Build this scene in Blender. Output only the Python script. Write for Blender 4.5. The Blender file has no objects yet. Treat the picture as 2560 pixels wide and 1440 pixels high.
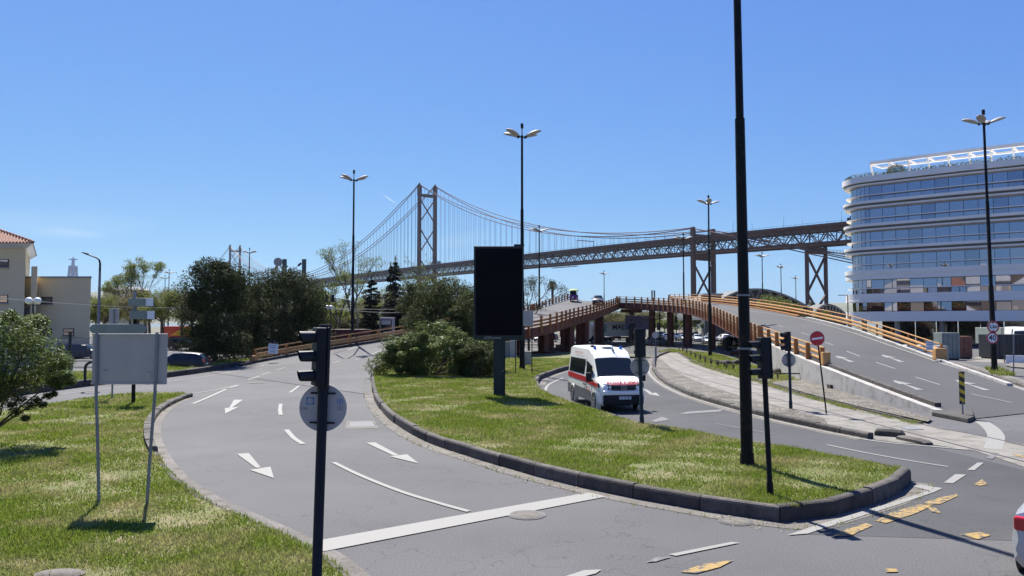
import bpy, math, random
import numpy as np
from mathutils import Vector, Matrix, Euler
from mathutils.bvhtree import BVHTree

random.seed(7)
rng = np.random.default_rng(7)
SC = bpy.context.scene
COL = SC.collection

# ------------------------------------------------------------------ camera, sky, sun, exposure
F = 1900.0            # focal length in photo pixels (2560 wide)
CH = 3.8              # eye height on the upper deck of a bus
HY = 806.0            # horizon row in the photo
PITCH = math.atan((HY - 720.0) / F)
cam_data = bpy.data.cameras.new('camera')
cam = bpy.data.objects.new('camera', cam_data)
COL.objects.link(cam)
cam.location = (0, 0, CH)
cam.rotation_euler = (math.pi / 2 + PITCH, 0, 0)
cam_data.sensor_width = 36.0
cam_data.lens = F / 2560.0 * 36.0
cam_data.clip_start = 0.1
cam_data.clip_end = 12000
SC.camera = cam

SUN_ELEV = math.radians(56)
SUN_H = Vector((-0.34, 0.94, 0)).normalized()       # horizontal direction towards the sun
world = bpy.data.worlds.new('World')
SC.world = world
world.use_nodes = True
wn = world.node_tree
for n in list(wn.nodes):
    wn.nodes.remove(n)
w_out = wn.nodes.new('ShaderNodeOutputWorld')
w_bg = wn.nodes.new('ShaderNodeBackground')
w_sky = wn.nodes.new('ShaderNodeTexSky')
w_sky.sky_type = 'NISHITA'
w_sky.sun_disc = False
w_sky.sun_elevation = SUN_ELEV
w_sky.sun_rotation = math.atan2(SUN_H.x, SUN_H.y)
w_sky.altitude = 0
w_sky.air_density = 1.0
w_sky.dust_density = 0.25
w_sky.ozone_density = 3.0
w_bg.inputs['Strength'].default_value = 0.052
# the camera's rendering of the sky: one contrast curve per channel over the whole dome
w_sep = wn.nodes.new('ShaderNodeSeparateColor'); w_com = wn.nodes.new('ShaderNodeCombineColor')
wn.links.new(w_sky.outputs[0], w_sep.inputs[0])
for i, (k, p) in enumerate(((0.642, .816), (1.073, .763), (4.11, .30))):
    pw = wn.nodes.new('ShaderNodeMath'); pw.operation = 'POWER'; pw.inputs[1].default_value = p
    ml = wn.nodes.new('ShaderNodeMath'); ml.operation = 'MULTIPLY'; ml.inputs[1].default_value = k
    wn.links.new(w_sep.outputs[i], pw.inputs[0]); wn.links.new(pw.outputs[0], ml.inputs[0]); wn.links.new(ml.outputs[0], w_com.inputs[i])
w_last = w_com.outputs[0]
def sky_wisp(last, px, py, ax, ay, ang, amt, nscale):
    # a faint cloud far away, given by its direction, width and height in the sky
    x_ = (px - 1280.0) / F; v_ = (720.0 - py) / F; cp_, sp_ = math.cos(PITCH), math.sin(PITCH)
    d_ = Vector((x_, cp_ - v_ * sp_, sp_ + v_ * cp_)).normalized()
    r_ = Vector((d_.y, -d_.x, 0)).normalized(); u_ = r_.cross(d_)
    r2 = r_ * math.cos(ang) + u_ * math.sin(ang); u2 = u_ * math.cos(ang) - r_ * math.sin(ang)
    tc_ = wn.nodes.new('ShaderNodeTexCoord')
    def dot(vec, k):
        n_ = wn.nodes.new('ShaderNodeVectorMath'); n_.operation = 'DOT_PRODUCT'; n_.inputs[1].default_value = tuple(vec * k)
        wn.links.new(tc_.outputs['Generated'], n_.inputs[0]); return n_.outputs['Value']
    def m_(op, a, b=None):
        n_ = wn.nodes.new('ShaderNodeMath'); n_.operation = op
        for i_, q_ in enumerate((a, b)):
            if q_ is None: continue
            if isinstance(q_, (int, float)): n_.inputs[i_].default_value = q_
            else: wn.links.new(q_, n_.inputs[i_])
        return n_.outputs[0]
    uu = dot(r2, 1 / ax); vv = dot(u2, 1 / ay)
    g_ = m_('SUBTRACT', 1.0, m_('ADD', m_('MULTIPLY', uu, uu), m_('MULTIPLY', vv, vv)))
    g_ = m_('MAXIMUM', g_, 0.0)
    front = m_('GREATER_THAN', dot(d_, 1.0), 0.5)
    no_ = wn.nodes.new('ShaderNodeTexNoise'); no_.inputs['Scale'].default_value = nscale; no_.inputs['Detail'].default_value = 6
    mp_ = wn.nodes.new('ShaderNodeMapping'); mp_.inputs['Scale'].default_value = (1, 1, 5)
    wn.links.new(tc_.outputs['Generated'], mp_.inputs[0]); wn.links.new(mp_.outputs[0], no_.inputs['Vector'])
    g_ = m_('MULTIPLY', m_('MULTIPLY', g_, front), m_('MULTIPLY', no_.outputs[0], amt))
    mx_ = wn.nodes.new('ShaderNodeMix'); mx_.data_type = 'RGBA'
    wn.links.new(g_, mx_.inputs[0]); wn.links.new(last, mx_.inputs[6]); mx_.inputs[7].default_value = (7.6, 8.2, 8.7, 1)
    return mx_.outputs[2]
w_last = sky_wisp(w_last, 175, 583, .040, .006, 0, .30, 30)
w_last = sky_wisp(w_last, 120, 560, .12, .02, .05, .16, 14)
w_last = sky_wisp(w_last, 974, 498, .012, .0010, -.58, 1.3, 6)
w_last = sky_wisp(w_last, 1150, 600, .05, .012, .2, .14, 16)
wn.links.new(w_last, w_bg.inputs[0])
wn.links.new(w_bg.outputs[0], w_out.inputs[0])

sd = bpy.data.lights.new('sun', 'SUN')
sd.energy = 5.0
sd.angle = math.radians(0.53)
sd.color = (1.0, 0.955, 0.88)
sun = bpy.data.objects.new('sun', sd)
COL.objects.link(sun)
sdir = Vector((SUN_H.x * math.cos(SUN_ELEV), SUN_H.y * math.cos(SUN_ELEV), math.sin(SUN_ELEV)))
sun.rotation_euler = (-sdir).to_track_quat('-Z', 'Y').to_euler()
sun.location = (0, 0, 60)
SC.view_settings.view_transform = 'Standard'
SC.view_settings.look = 'None'
SC.view_settings.gamma = 1
SC.view_settings.use_curve_mapping = False
SC.view_settings.exposure = 1.15
SC.render.engine = 'CYCLES'

# ------------------------------------------------------------------ back-projection of photo pixels into the place
def ray(px, py):
    x = (px - 1280.0) / F
    v = (720.0 - py) / F
    cp, sp = math.cos(PITCH), math.sin(PITCH)
    return Vector((x, cp - v * sp, sp + v * cp))

def W(px, py, d):
    r = ray(px, py)
    return Vector((0, 0, CH)) + r * (d / r.y)

def G(px, py, z=0.0):
    r = ray(px, py)
    return Vector((0, 0, CH)) + r * ((z - CH) / r.z)

# ------------------------------------------------------------------ object helpers
def tag(o, label=None, cat=None, group=None, kind=None):
    if label: o['label'] = label
    if cat: o['category'] = cat
    if group: o['group'] = group
    if kind: o['kind'] = kind
    return o

def root(name, label, cat, loc=(0, 0, 0), rz=0.0, group=None, rot=None):
    o = bpy.data.objects.new(name, None)
    COL.objects.link(o)
    o.empty_display_size = 0.3
    o.location = loc
    o.rotation_euler = rot if rot is not None else (0, 0, rz)
    return tag(o, label, cat, group)

def wloc(o):
    v = Vector((0, 0, 0))
    while o is not None:
        v += o.location
        o = o.parent
    return v

def child_map():
    m = {}
    for o in bpy.data.objects:
        if o.parent: m.setdefault(o.parent.name, []).append(o)
    return m

def copy_tree(o, kids, parent=None):
    c = o.copy()
    COL.objects.link(c)
    c.parent = parent
    for ch in kids.get(o.name, []):
        copy_tree(ch, kids, c)
    return c

def recolour(o, kids, old, new):
    for ch in kids.get(o.name, []):
        for s in ch.material_slots:
            if s.material and s.material.name == old:
                s.link = 'OBJECT'
                s.material = new
        recolour(ch, kids, old, new)

def newobj(name, mesh, parent=None):
    o = bpy.data.objects.new(name, mesh)
    COL.objects.link(o)
    if parent is not None: o.parent = parent
    return o

class MB:
    def __init__(self):
        self.v = []; self.f = []; self.m = []
        self.mi = 0
    def add(self, vs, fs):
        b = len(self.v)
        self.v.extend([tuple(p) for p in vs])
        for f in fs:
            self.f.append([i + b for i in f]); self.m.append(self.mi)
        return self
    def box(self, c, s, M=None):
        hx, hy, hz = s[0] / 2, s[1] / 2, s[2] / 2
        vs = [Vector((x, y, z)) for x in (-hx, hx) for y in (-hy, hy) for z in (-hz, hz)]
        if M is not None: vs = [M @ p for p in vs]
        c = Vector(c)
        vs = [p + c for p in vs]
        return self.add(vs, [(0, 1, 3, 2), (4, 6, 7, 5), (0, 4, 5, 1), (2, 3, 7, 6), (0, 2, 6, 4), (1, 5, 7, 3)])
    def beam(self, p, q, w, h=None):
        p = Vector(p); q = Vector(q); h = h or w
        d = q - p; L = d.length
        M = d.to_track_quat('Y', 'Z').to_matrix()
        return self.box((p + q) / 2, (w, L, h), M)
    def tube(self, pts, r, n=8, cap=True):
        pts = [Vector(p) for p in pts]
        rs = r if isinstance(r, (list, tuple)) else [r] * len(pts)
        vs = []; up = None
        for i, p in enumerate(pts):
            a = pts[max(i - 1, 0)]; b = pts[min(i + 1, len(pts) - 1)]
            t = (b - a)
            if t.length < 1e-9: t = Vector((0, 0, 1))
            t.normalize()
            if up is None:
                up = Vector((0, 0, 1)) if abs(t.z) < 0.9 else Vector((1, 0, 0))
            x = t.cross(up)
            if x.length < 1e-6: x = t.cross(Vector((0, 1, 0)))
            x.normalize(); y = x.cross(t).normalized()
            up = y
            for k in range(n):
                an = 2 * math.pi * k / n
                vs.append(p + (x * math.cos(an) + y * math.sin(an)) * rs[i])
        fs = []
        for i in range(len(pts) - 1):
            for k in range(n):
                k2 = (k + 1) % n
                fs.append((i * n + k, i * n + k2, (i + 1) * n + k2, (i + 1) * n + k))
        if cap:
            fs.append(tuple(range(n - 1, -1, -1)))
            fs.append(tuple((len(pts) - 1) * n + k for k in range(n)))
        return self.add(vs, fs)
    def cyl(self, c, r, h, n=16, r2=None):
        c = Vector(c)
        return self.tube([c, c + Vector((0, 0, h))], [r, r if r2 is None else r2], n)
    def sphere(self, c, r, nu=12, nv=8):
        c = Vector(c); r = r if isinstance(r, (tuple, list)) else (r, r, r)
        vs = [c + Vector((0, 0, -r[2]))]
        for j in range(1, nv):
            a = -math.pi / 2 + math.pi * j / nv
            for i in range(nu):
                b = 2 * math.pi * i / nu
                vs.append(c + Vector((r[0] * math.cos(a) * math.cos(b), r[1] * math.cos(a) * math.sin(b), r[2] * math.sin(a))))
        vs.append(c + Vector((0, 0, r[2])))
        fs = []
        for i in range(nu):
            i2 = (i + 1) % nu
            fs.append((0, 1 + i2, 1 + i))
            for j in range(nv - 2):
                fs.append((1 + j * nu + i, 1 + j * nu + i2, 1 + (j + 1) * nu + i2, 1 + (j + 1) * nu + i))
            fs.append((1 + (nv - 2) * nu + i, 1 + (nv - 2) * nu + i2, len(vs) - 1))
        return self.add(vs, fs)
    def prism(self, poly, z0, z1):
        n = len(poly)
        vs = [(p[0], p[1], z0) for p in poly] + [(p[0], p[1], z1) for p in poly]
        fs = [tuple(range(n - 1, -1, -1)), tuple(range(n, 2 * n))]
        fs += [(i, (i + 1) % n, (i + 1) % n + n, i + n) for i in range(n)]
        return self.add(vs, fs)
    def extrude(self, pts, vec):
        n = len(pts); vec = Vector(vec)
        pts = [Vector(p) for p in pts]
        vs = pts + [p + vec for p in pts]
        fs = [tuple(range(n - 1, -1, -1)), tuple(range(n, 2 * n))]
        fs += [(i, (i + 1) % n, (i + 1) % n + n, i + n) for i in range(n)]
        return self.add(vs, fs)
    def loft(self, secs, closed=True, cap=True):
        n = len(secs[0]); vs = [p for s in secs for p in s]; fs = []
        for i in range(len(secs) - 1):
            for k in range(n if closed else n - 1):
                k2 = (k + 1) % n
                fs.append((i * n + k, i * n + k2, (i + 1) * n + k2, (i + 1) * n + k))
        if cap and closed:
            fs.append(tuple(range(n - 1, -1, -1)))
            fs.append(tuple((len(secs) - 1) * n + k for k in range(n)))
        return self.add(vs, fs)
    def strip(self, a, b):
        n = len(a)
        return self.add(list(a) + list(b), [(i, i + 1, n + i + 1, n + i) for i in range(n - 1)])
    def poly(self, pts):
        return self.add(pts, [tuple(range(len(pts)))])
    def build(self, name, mats, parent=None, world=False, smooth=False, bevel=0, ang=35, origin=None):
        me = bpy.data.meshes.new(name)
        vs = self.v
        off = Vector((0, 0, 0))
        if world and parent is not None: off = wloc(parent)
        if origin is not None: off = Vector(origin)
        if off.length > 0: vs = [(p[0] - off.x, p[1] - off.y, p[2] - off.z) for p in vs]
        me.from_pydata(vs, [], self.f)
        mats = mats if isinstance(mats, (list, tuple)) else [mats]
        for m in mats: me.materials.append(m)
        if len(mats) > 1: me.polygons.foreach_set('material_index', self.m)
        if smooth:
            me.polygons.foreach_set('use_smooth', [True] * len(self.f))
            me.set_sharp_from_angle(angle=math.radians(ang))
        me.update()
        o = newobj(name, me, parent)
        if origin is not None: o.location = off - (wloc(parent) if parent else Vector())
        if bevel:
            b = o.modifiers.new('bevel', 'BEVEL'); b.width = bevel; b.segments = 2; b.limit_method = 'ANGLE'
            b.angle_limit = math.radians(50)
        return o

def np_mesh(name, verts, faces, mats, parent=None, smooth=False):
    """verts (N,3), faces (M,k) numpy"""
    me = bpy.data.meshes.new(name)
    n, (m, k) = len(verts), faces.shape
    me.vertices.add(n)
    me.vertices.foreach_set('co', np.asarray(verts, dtype=np.float32).ravel())
    me.loops.add(m * k)
    me.loops.foreach_set('vertex_index', np.asarray(faces, dtype=np.int32).ravel())
    me.polygons.add(m)
    me.polygons.foreach_set('loop_start', np.arange(0, m * k, k, dtype=np.int32))
    me.polygons.foreach_set('loop_total', np.full(m, k, dtype=np.int32))
    if smooth: me.polygons.foreach_set('use_smooth', np.ones(m, dtype=bool))
    me.update(calc_edges=True)
    for mt in (mats if isinstance(mats, (list, tuple)) else [mats]): me.materials.append(mt)
    return newobj(name, me, parent)

_unit = {}
def unit_beam(mat):
    if mat.name not in _unit:
        b = MB().box((0, 0.5, 0), (1, 1, 1))
        me = bpy.data.meshes.new('beam'); me.from_pydata(b.v, [], b.f); me.materials.append(mat)
        _unit[mat.name] = me
    return _unit[mat.name]
def beam_obj(name, p, q, w, h, mat, parent):
    """one bar as its own object sharing a unit mesh; p, q in world coordinates, parent unrotated"""
    p = Vector(p); q = Vector(q)
    o = newobj(name, unit_beam(mat), parent)
    o.location = p - (wloc(parent) if parent else Vector())
    d = q - p
    o.rotation_euler = d.to_track_quat('Y', 'Z').to_euler()
    o.scale = (w, d.length, h)
    return o

def text_part(name, s, size, mat, parent, M, depth=0.0, mirror=False, bold=0.0, sx=1.0):
    cu = bpy.data.curves.new(name, 'FONT')
    cu.body = s; cu.size = size; cu.align_x = 'CENTER'; cu.align_y = 'CENTER'
    cu.extrude = depth; cu.offset = bold
    cu.resolution_u = 3
    tmp = bpy.data.objects.new('tmp', cu)
    COL.objects.link(tmp)
    dg = bpy.context.evaluated_depsgraph_get()
    me = bpy.data.meshes.new_from_object(tmp.evaluated_get(dg))
    bpy.data.objects.remove(tmp)
    bpy.data.curves.remove(cu)
    me.name = name
    me.transform(M @ Matrix.Diagonal((-sx if mirror else sx, 1, 1, 1)))
    me.materials.clear(); me.materials.append(mat)
    return newobj(name, me, parent)

def cr(pts, n=6, closed=False):
    """Catmull-Rom through points"""
    pts = [Vector(p) for p in pts]; out = []
    N = len(pts)
    rngi = range(N) if closed else range(N - 1)
    for i in rngi:
        if closed:
            p0, p1, p2, p3 = pts[i - 1], pts[i], pts[(i + 1) % N], pts[(i + 2) % N]
        else:
            p1, p2 = pts[i], pts[i + 1]
            p0 = pts[i - 1] if i > 0 else p1 * 2 - p2
            p3 = pts[i + 2] if i + 2 < N else p2 * 2 - p1
        for k in range(n):
            t = k / n
            out.append(0.5 * ((2 * p1) + (p2 - p0) * t + (2 * p0 - 5 * p1 + 4 * p2 - p3) * t * t + (3 * p1 - p0 - 3 * p2 + p3) * t ** 3))
    if not closed: out.append(pts[-1].copy())
    return out

def resample(pts, step):
    pts = [Vector(p) for p in pts]
    L = [0.0]
    for a, b in zip(pts, pts[1:]): L.append(L[-1] + (b - a).length)
    n = max(1, round(L[-1] / step)); out = []
    j = 0
    for i in range(n + 1):
        t = L[-1] * i / n
        while j < len(pts) - 2 and L[j + 1] < t: j += 1
        s = (t - L[j]) / max(1e-9, L[j + 1] - L[j])
        out.append(pts[j].lerp(pts[j + 1], min(1, max(0, s))))
    return out

def offset(pts, dist):
    """offset a polyline horizontally to its left"""
    out = []
    for i, p in enumerate(pts):
        a = pts[max(0, i - 1)]; b = pts[min(len(pts) - 1, i + 1)]
        t = Vector((b.x - a.x, b.y - a.y, 0))
        if t.length < 1e-9: t = Vector((1, 0, 0))
        t.normalize()
        out.append(Vector((p.x - t.y * dist, p.y + t.x * dist, p.z)))
    return out

# ------------------------------------------------------------------ materials
def mat(name, col, rough=0.6, metal=0.0, col2=None, scale=4.0, detail=4.0, bump=0.0, bscale=None, spec=0.5,
        emit=None, estr=0.0, thresh=None, coord='Object', stretch=None, trans=0.0, coat=0.0, island=0.0, mixpow=None):
    m = bpy.data.materials.new(name)
    m.use_nodes = True
    nt = m.node_tree
    b = nt.nodes['Principled BSDF']
    b.inputs['Base Color'].default_value = (*col, 1)
    b.inputs['Roughness'].default_value = rough
    b.inputs['Metallic'].default_value = metal
    b.inputs['Specular IOR Level'].default_value = spec
    if coat: b.inputs['Coat Weight'].default_value = coat; b.inputs['Coat Roughness'].default_value = 0.05
    if emit:
        b.inputs['Emission Color'].default_value = (*emit, 1); b.inputs['Emission Strength'].default_value = estr
    tc = nt.nodes.new('ShaderNodeTexCoord')
    co = tc.outputs[coord]
    if stretch:
        mp = nt.nodes.new('ShaderNodeMapping'); mp.inputs['Scale'].default_value = stretch
        nt.links.new(co, mp.inputs[0]); co = mp.outputs[0]
    last = None
    if col2 is not None:
        no = nt.nodes.new('ShaderNodeTexNoise'); no.inputs['Scale'].default_value = scale
        no.inputs['Detail'].default_value = detail; no.inputs['Roughness'].default_value = 0.65
        nt.links.new(co, no.inputs['Vector'])
        rp = nt.nodes.new('ShaderNodeValToRGB')
        lo, hi = thresh if thresh else (0.3, 0.7)
        rp.color_ramp.elements[0].position = lo; rp.color_ramp.elements[1].position = hi
        rp.color_ramp.elements[0].color = (*col, 1); rp.color_ramp.elements[1].color = (*col2, 1)
        nt.links.new(no.outputs[0], rp.inputs[0])
        last = rp.outputs[0]
        nt.links.new(last, b.inputs['Base Color'])
    if island:
        ge = nt.nodes.new('ShaderNodeNewGeometry')
        hs = nt.nodes.new('ShaderNodeHueSaturation')
        mr = nt.nodes.new('ShaderNodeMapRange')
        mr.inputs['To Min'].default_value = 1 - island; mr.inputs['To Max'].default_value = 1 + island
        nt.links.new(ge.outputs['Random Per Island'], mr.inputs['Value'])
        nt.links.new(mr.outputs[0], hs.inputs['Value'])
        mh = nt.nodes.new('ShaderNodeMapRange')
        mh.inputs['To Min'].default_value = 0.485; mh.inputs['To Max'].default_value = 0.515
        nt.links.new(ge.outputs['Random Per Island'], mh.inputs['Value'])
        nt.links.new(mh.outputs[0], hs.inputs['Hue'])
        if last is not None: nt.links.new(last, hs.inputs['Color'])
        else: hs.inputs['Color'].default_value = (*col, 1)
        nt.links.new(hs.outputs[0], b.inputs['Base Color'])
        last = hs.outputs[0]
    if bump:
        nb = nt.nodes.new('ShaderNodeTexNoise'); nb.inputs['Scale'].default_value = bscale or scale
        nb.inputs['Detail'].default_value = 3
        nt.links.new(co, nb.inputs['Vector'])
        bp = nt.nodes.new('ShaderNodeBump'); bp.inputs['Strength'].default_value = bump
        bp.inputs['Distance'].default_value = 0.02
        nt.links.new(nb.outputs[0], bp.inputs['Height'])
        nt.links.new(bp.outputs[0], b.inputs['Normal'])
    if trans:
        tr = nt.nodes.new('ShaderNodeBsdfTranslucent')
        mx = nt.nodes.new('ShaderNodeMixShader'); mx.inputs[0].default_value = trans
        if last is not None: nt.links.new(last, tr.inputs['Color'])
        else: tr.inputs['Color'].default_value = (*col, 1)
        nt.links.new(b.outputs[0], mx.inputs[1]); nt.links.new(tr.outputs[0], mx.inputs[2])
        nt.links.new(mx.outputs[0], nt.nodes['Material Output'].inputs[0])
    return m

def ground_mat(name, c1, c2, c3, s1=0.25, s2=3.0, fine=60.0, bump=0.3, rough=0.9, cracks=0.0, finec=0.25):
    """large mottling + mid patches + fine grain, optional cracks"""
    m = bpy.data.materials.new(name); m.use_nodes = True
    nt = m.node_tree; b = nt.nodes['Principled BSDF']; b.inputs['Roughness'].default_value = rough
    b.inputs['Specular IOR Level'].default_value = 0.3
    tc = nt.nodes.new('ShaderNodeTexCoord')
    def noise(s, d=5):
        n = nt.nodes.new('ShaderNodeTexNoise'); n.inputs['Scale'].default_value = s; n.inputs['Detail'].default_value = d
        nt.links.new(tc.outputs['Object'], n.inputs['Vector']); return n.outputs[0]
    def ramp(src, a, bb, ca, cb):
        r = nt.nodes.new('ShaderNodeValToRGB')
        r.color_ramp.elements[0].position = a; r.color_ramp.elements[1].position = bb
        r.color_ramp.elements[0].color = (*ca, 1); r.color_ramp.elements[1].color = (*cb, 1)
        nt.links.new(src, r.inputs[0]); return r.outputs[0]
    def mix(f, a, bb, t='MIX'):
        x = nt.nodes.new('ShaderNodeMix'); x.data_type = 'RGBA'; x.blend_type = t
        if isinstance(f, float): x.inputs[0].default_value = f
        else: nt.links.new(f, x.inputs[0])
        for s, i in ((a, 6), (bb, 7)):
            if isinstance(s, tuple): x.inputs[i].default_value = (*s, 1)
            else: nt.links.new(s, x.inputs[i])
        return x.outputs[2]
    big = ramp(noise(s1), 0.35, 0.65, c1, c2)
    f2 = ramp(noise(s2, 8), 0.48, 0.72, (0, 0, 0), (1, 1, 1))
    c = mix(f2, big, c3)
    g = ramp(noise(fine, 2), 0.3, 0.7, (1 - finec,) * 3, (1 + finec,) * 3)
    c = mix(1.0, c, g, 'MULTIPLY')
    if cracks:
        vo = nt.nodes.new('ShaderNodeTexVoronoi'); vo.feature = 'DISTANCE_TO_EDGE'; vo.inputs['Scale'].default_value = 0.22
        nz = nt.nodes.new('ShaderNodeTexNoise'); nz.inputs['Scale'].default_value = 1.3; nz.inputs['Detail'].default_value = 6
        nt.links.new(tc.outputs['Object'], nz.inputs['Vector'])
        ad = nt.nodes.new('ShaderNodeVectorMath'); ad.operation = 'MULTIPLY_ADD'
        ad.inputs[1].default_value = (2.5, 2.5, 2.5)
        nt.links.new(nz.outputs['Color'], ad.inputs[0]); nt.links.new(tc.outputs['Object'], ad.inputs[2])
        nt.links.new(ad.outputs[0], vo.inputs['Vector'])
        cm = ramp(vo.outputs['Distance'], 0.0, 0.006, (1 - cracks,) * 3, (1, 1, 1))
        c = mix(1.0, c, cm, 'MULTIPLY')
    nt.links.new(c, b.inputs['Base Color'])
    if bump:
        bp = nt.nodes.new('ShaderNodeBump'); bp.inputs['Strength'].default_value = bump; bp.inputs['Distance'].default_value = 0.015
        nt.links.new(noise(fine, 3), bp.inputs['Height']); nt.links.new(bp.outputs[0], b.inputs['Normal'])
    return m

def paint_mat(name, col, under, lo=0.3, hi=0.42, s=6.0):
    """road paint worn through in spots to the asphalt below"""
    m = mat(name, under, 0.75, col2=col, scale=s, detail=9, thresh=(lo, hi), bump=0.15, bscale=80)
    return m

def cobble_mat(name, c1, c2, joint, s=7.0):
    m = bpy.data.materials.new(name); m.use_nodes = True
    nt = m.node_tree; b = nt.nodes['Principled BSDF']; b.inputs['Roughness'].default_value = 0.85
    tc = nt.nodes.new('ShaderNodeTexCoord')
    v = nt.nodes.new('ShaderNodeTexVoronoi'); v.inputs['Scale'].default_value = s
    e = nt.nodes.new('ShaderNodeTexVoronoi'); e.inputs['Scale'].default_value = s; e.feature = 'DISTANCE_TO_EDGE'
    for x in (v, e): nt.links.new(tc.outputs['Object'], x.inputs['Vector'])
    sp = nt.nodes.new('ShaderNodeSeparateColor'); nt.links.new(v.outputs['Color'], sp.inputs[0])
    r = nt.nodes.new('ShaderNodeValToRGB'); r.color_ramp.elements[0].color = (*c1, 1); r.color_ramp.elements[1].color = (*c2, 1)
    nt.links.new(sp.outputs[0], r.inputs[0])
    r2 = nt.nodes.new('ShaderNodeValToRGB'); r2.color_ramp.elements[0].position = 0.03; r2.color_ramp.elements[1].position = 0.12
    nt.links.new(e.outputs['Distance'], r2.inputs[0])
    mx = nt.nodes.new('ShaderNodeMix'); mx.data_type = 'RGBA'
    nt.links.new(r2.outputs[0], mx.inputs[0]); mx.inputs[6].default_value = (*joint, 1); nt.links.new(r.outputs[0], mx.inputs[7])
    no = nt.nodes.new('ShaderNodeTexNoise'); no.inputs['Scale'].default_value = 0.9; no.inputs['Detail'].default_value = 6
    nt.links.new(tc.outputs['Object'], no.inputs['Vector'])
    r3 = nt.nodes.new('ShaderNodeValToRGB'); r3.color_ramp.elements[0].position = .35; r3.color_ramp.elements[1].position = .65
    r3.color_ramp.elements[0].color = (.55, .55, .5, 1); r3.color_ramp.elements[1].color = (1.1, 1.1, 1.1, 1)
    nt.links.new(no.outputs[0], r3.inputs[0])
    m2 = nt.nodes.new('ShaderNodeMix'); m2.data_type = 'RGBA'; m2.blend_type = 'MULTIPLY'; m2.inputs[0].default_value = 1
    nt.links.new(mx.outputs[2], m2.inputs[6]); nt.links.new(r3.outputs[0], m2.inputs[7])
    nt.links.new(m2.outputs[2], b.inputs['Base Color'])
    bp = nt.nodes.new('ShaderNodeBump'); bp.inputs['Strength'].default_value = 0.8; bp.inputs['Distance'].default_value = 0.03
    nt.links.new(r2.outputs[0], bp.inputs['Height']); nt.links.new(bp.outputs[0], b.inputs['Normal'])
    return m

M = {}
M['asphalt'] = ground_mat('asphalt', (.066, .0652, .0665), (.094, .0930, .0940), (.079, .0782, .079), 0.16, 0.8, 36, 0.22, 0.85, cracks=0.35, finec=0.30)
M['asphalt_dark'] = ground_mat('asphalt_dark', (.042, .0425, .044), (.062, .0625, .064), (.052, .0525, .054), 0.18, 0.9, 36, 0.22, 0.85, cracks=0.4, finec=0.30)
M['asphalt_deck'] = ground_mat('asphalt_deck', (.052, .052, .053), (.067, .067, .068), (.059, .059, .060), 0.1, 0.8, 35, 0.2, 0.85, finec=0.2)
M['ground'] = ground_mat('ground', (.12, .108, .084), (.078, .09, .048), (.144, .132, .114), 0.05, 0.5, 12, 0.3)
M['soil'] = ground_mat('soil', (.090, .112, .028), (.125, .122, .048), (.19, .155, .095), 0.5, 1.3, 30, 0.6, 0.95)
M['concrete'] = ground_mat('concrete', (.165, .154, .133), (.212, .200, .175), (.105, .097, .080), 0.35, 1.6, 30, 0.3)
M['gutter'] = ground_mat('gutter', (.115, .106, .094), (.155, .144, .128), (.075, .068, .052), 0.6, 2.6, 25, 0.5)
M['iron'] = mat('iron', (.065, .066, .07), .6)
M['kerb'] = mat('kerb', (.085, .075, .065), 0.9, col2=(.026, .023, .020), scale=3.5, detail=8, thresh=(.35, .75), bump=.7, bscale=25)
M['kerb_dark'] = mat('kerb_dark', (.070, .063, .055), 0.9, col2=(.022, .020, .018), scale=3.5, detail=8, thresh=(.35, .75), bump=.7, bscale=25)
M['whitewash'] = mat('whitewash', (.34, .33, .31), 0.9, col2=(.20, .185, .165), scale=1.6, detail=9, thresh=(.46, .72), bump=.4, bscale=20)
M['wallgrey'] = mat('wallgrey', (.30, .32, .325), 0.9, col2=(.21, .215, .215), scale=1.2, detail=8, thresh=(.4, .75), bump=.3, bscale=14)
M['cobble'] = cobble_mat('cobble', (.12, .10, .08), (.24, .215, .18), (.05, .05, .034))
M['paint_white'] = paint_mat('paint_white', (.195, .19, .174), (.12, .118, .113), .22, .38)
M['paint_faint'] = paint_mat('paint_faint', (.14, .138, .132), (.07, .07, .069), .38, .6, 9)
M['paint_yellow'] = paint_mat('paint_yellow', (.27, .175, .045), (.055, .054, .053), .42, .52, 8)
M['steel_orange'] = mat('steel_orange', (.36, .155, .045), 0.6, col2=(.25, .10, .035), scale=1.5, detail=7, thresh=(.42, .75), spec=.3)
M['steel_yellow'] = mat('steel_yellow', (.52, .29, .10), 0.55, col2=(.36, .165, .06), scale=1.7, detail=7, thresh=(.45, .75), spec=.35)
M['steel_red'] = mat('steel_red', (.155, .045, .030), 0.6, col2=(.10, .034, .026), scale=.8, detail=6, spec=.3)
M['bridge_red'] = mat('bridge_red', (.095, .040, .034), 0.7, col2=(.07, .032, .028), scale=.05, detail=6, spec=.25)
M['post_dark'] = mat('post_dark', (.008, .009, .008), 0.55, col2=(.035, .027, .018), scale=5, detail=9, thresh=(.56, .72), bump=.25, bscale=20, spec=.15)
M['post_green'] = mat('post_green', (.012, .022, .022), 0.5, col2=(.018, .03, .028), scale=3, spec=.3)
M['mast_green'] = mat('mast_green', (.09, .12, .095), 0.6, col2=(.06, .085, .07), scale=3)
M['signal'] = mat('signal', (.006, .008, .011), 0.5, col2=(.010, .013, .018), scale=4, spec=.22)
M['galv'] = mat('galv', (.22, .23, .24), 0.5, 0.2, col2=(.16, .168, .175), scale=2.5, detail=7)
M['signback'] = mat('signback', (.40, .375, .34), 0.6, 0.0, col2=(.31, .295, .27), scale=1.2, detail=8, thresh=(.35, .8))
M['white'] = mat('white', (.78, .78, .76), 0.45, col2=(.70, .70, .68), scale=1)
M['white_gloss'] = mat('white_gloss', (.82, .81, .74), 0.3, coat=.35)
M['grey_green'] = mat('grey_green', (.23, .26, .23), 0.6, col2=(.17, .195, .17), scale=1.4, detail=8)
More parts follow.
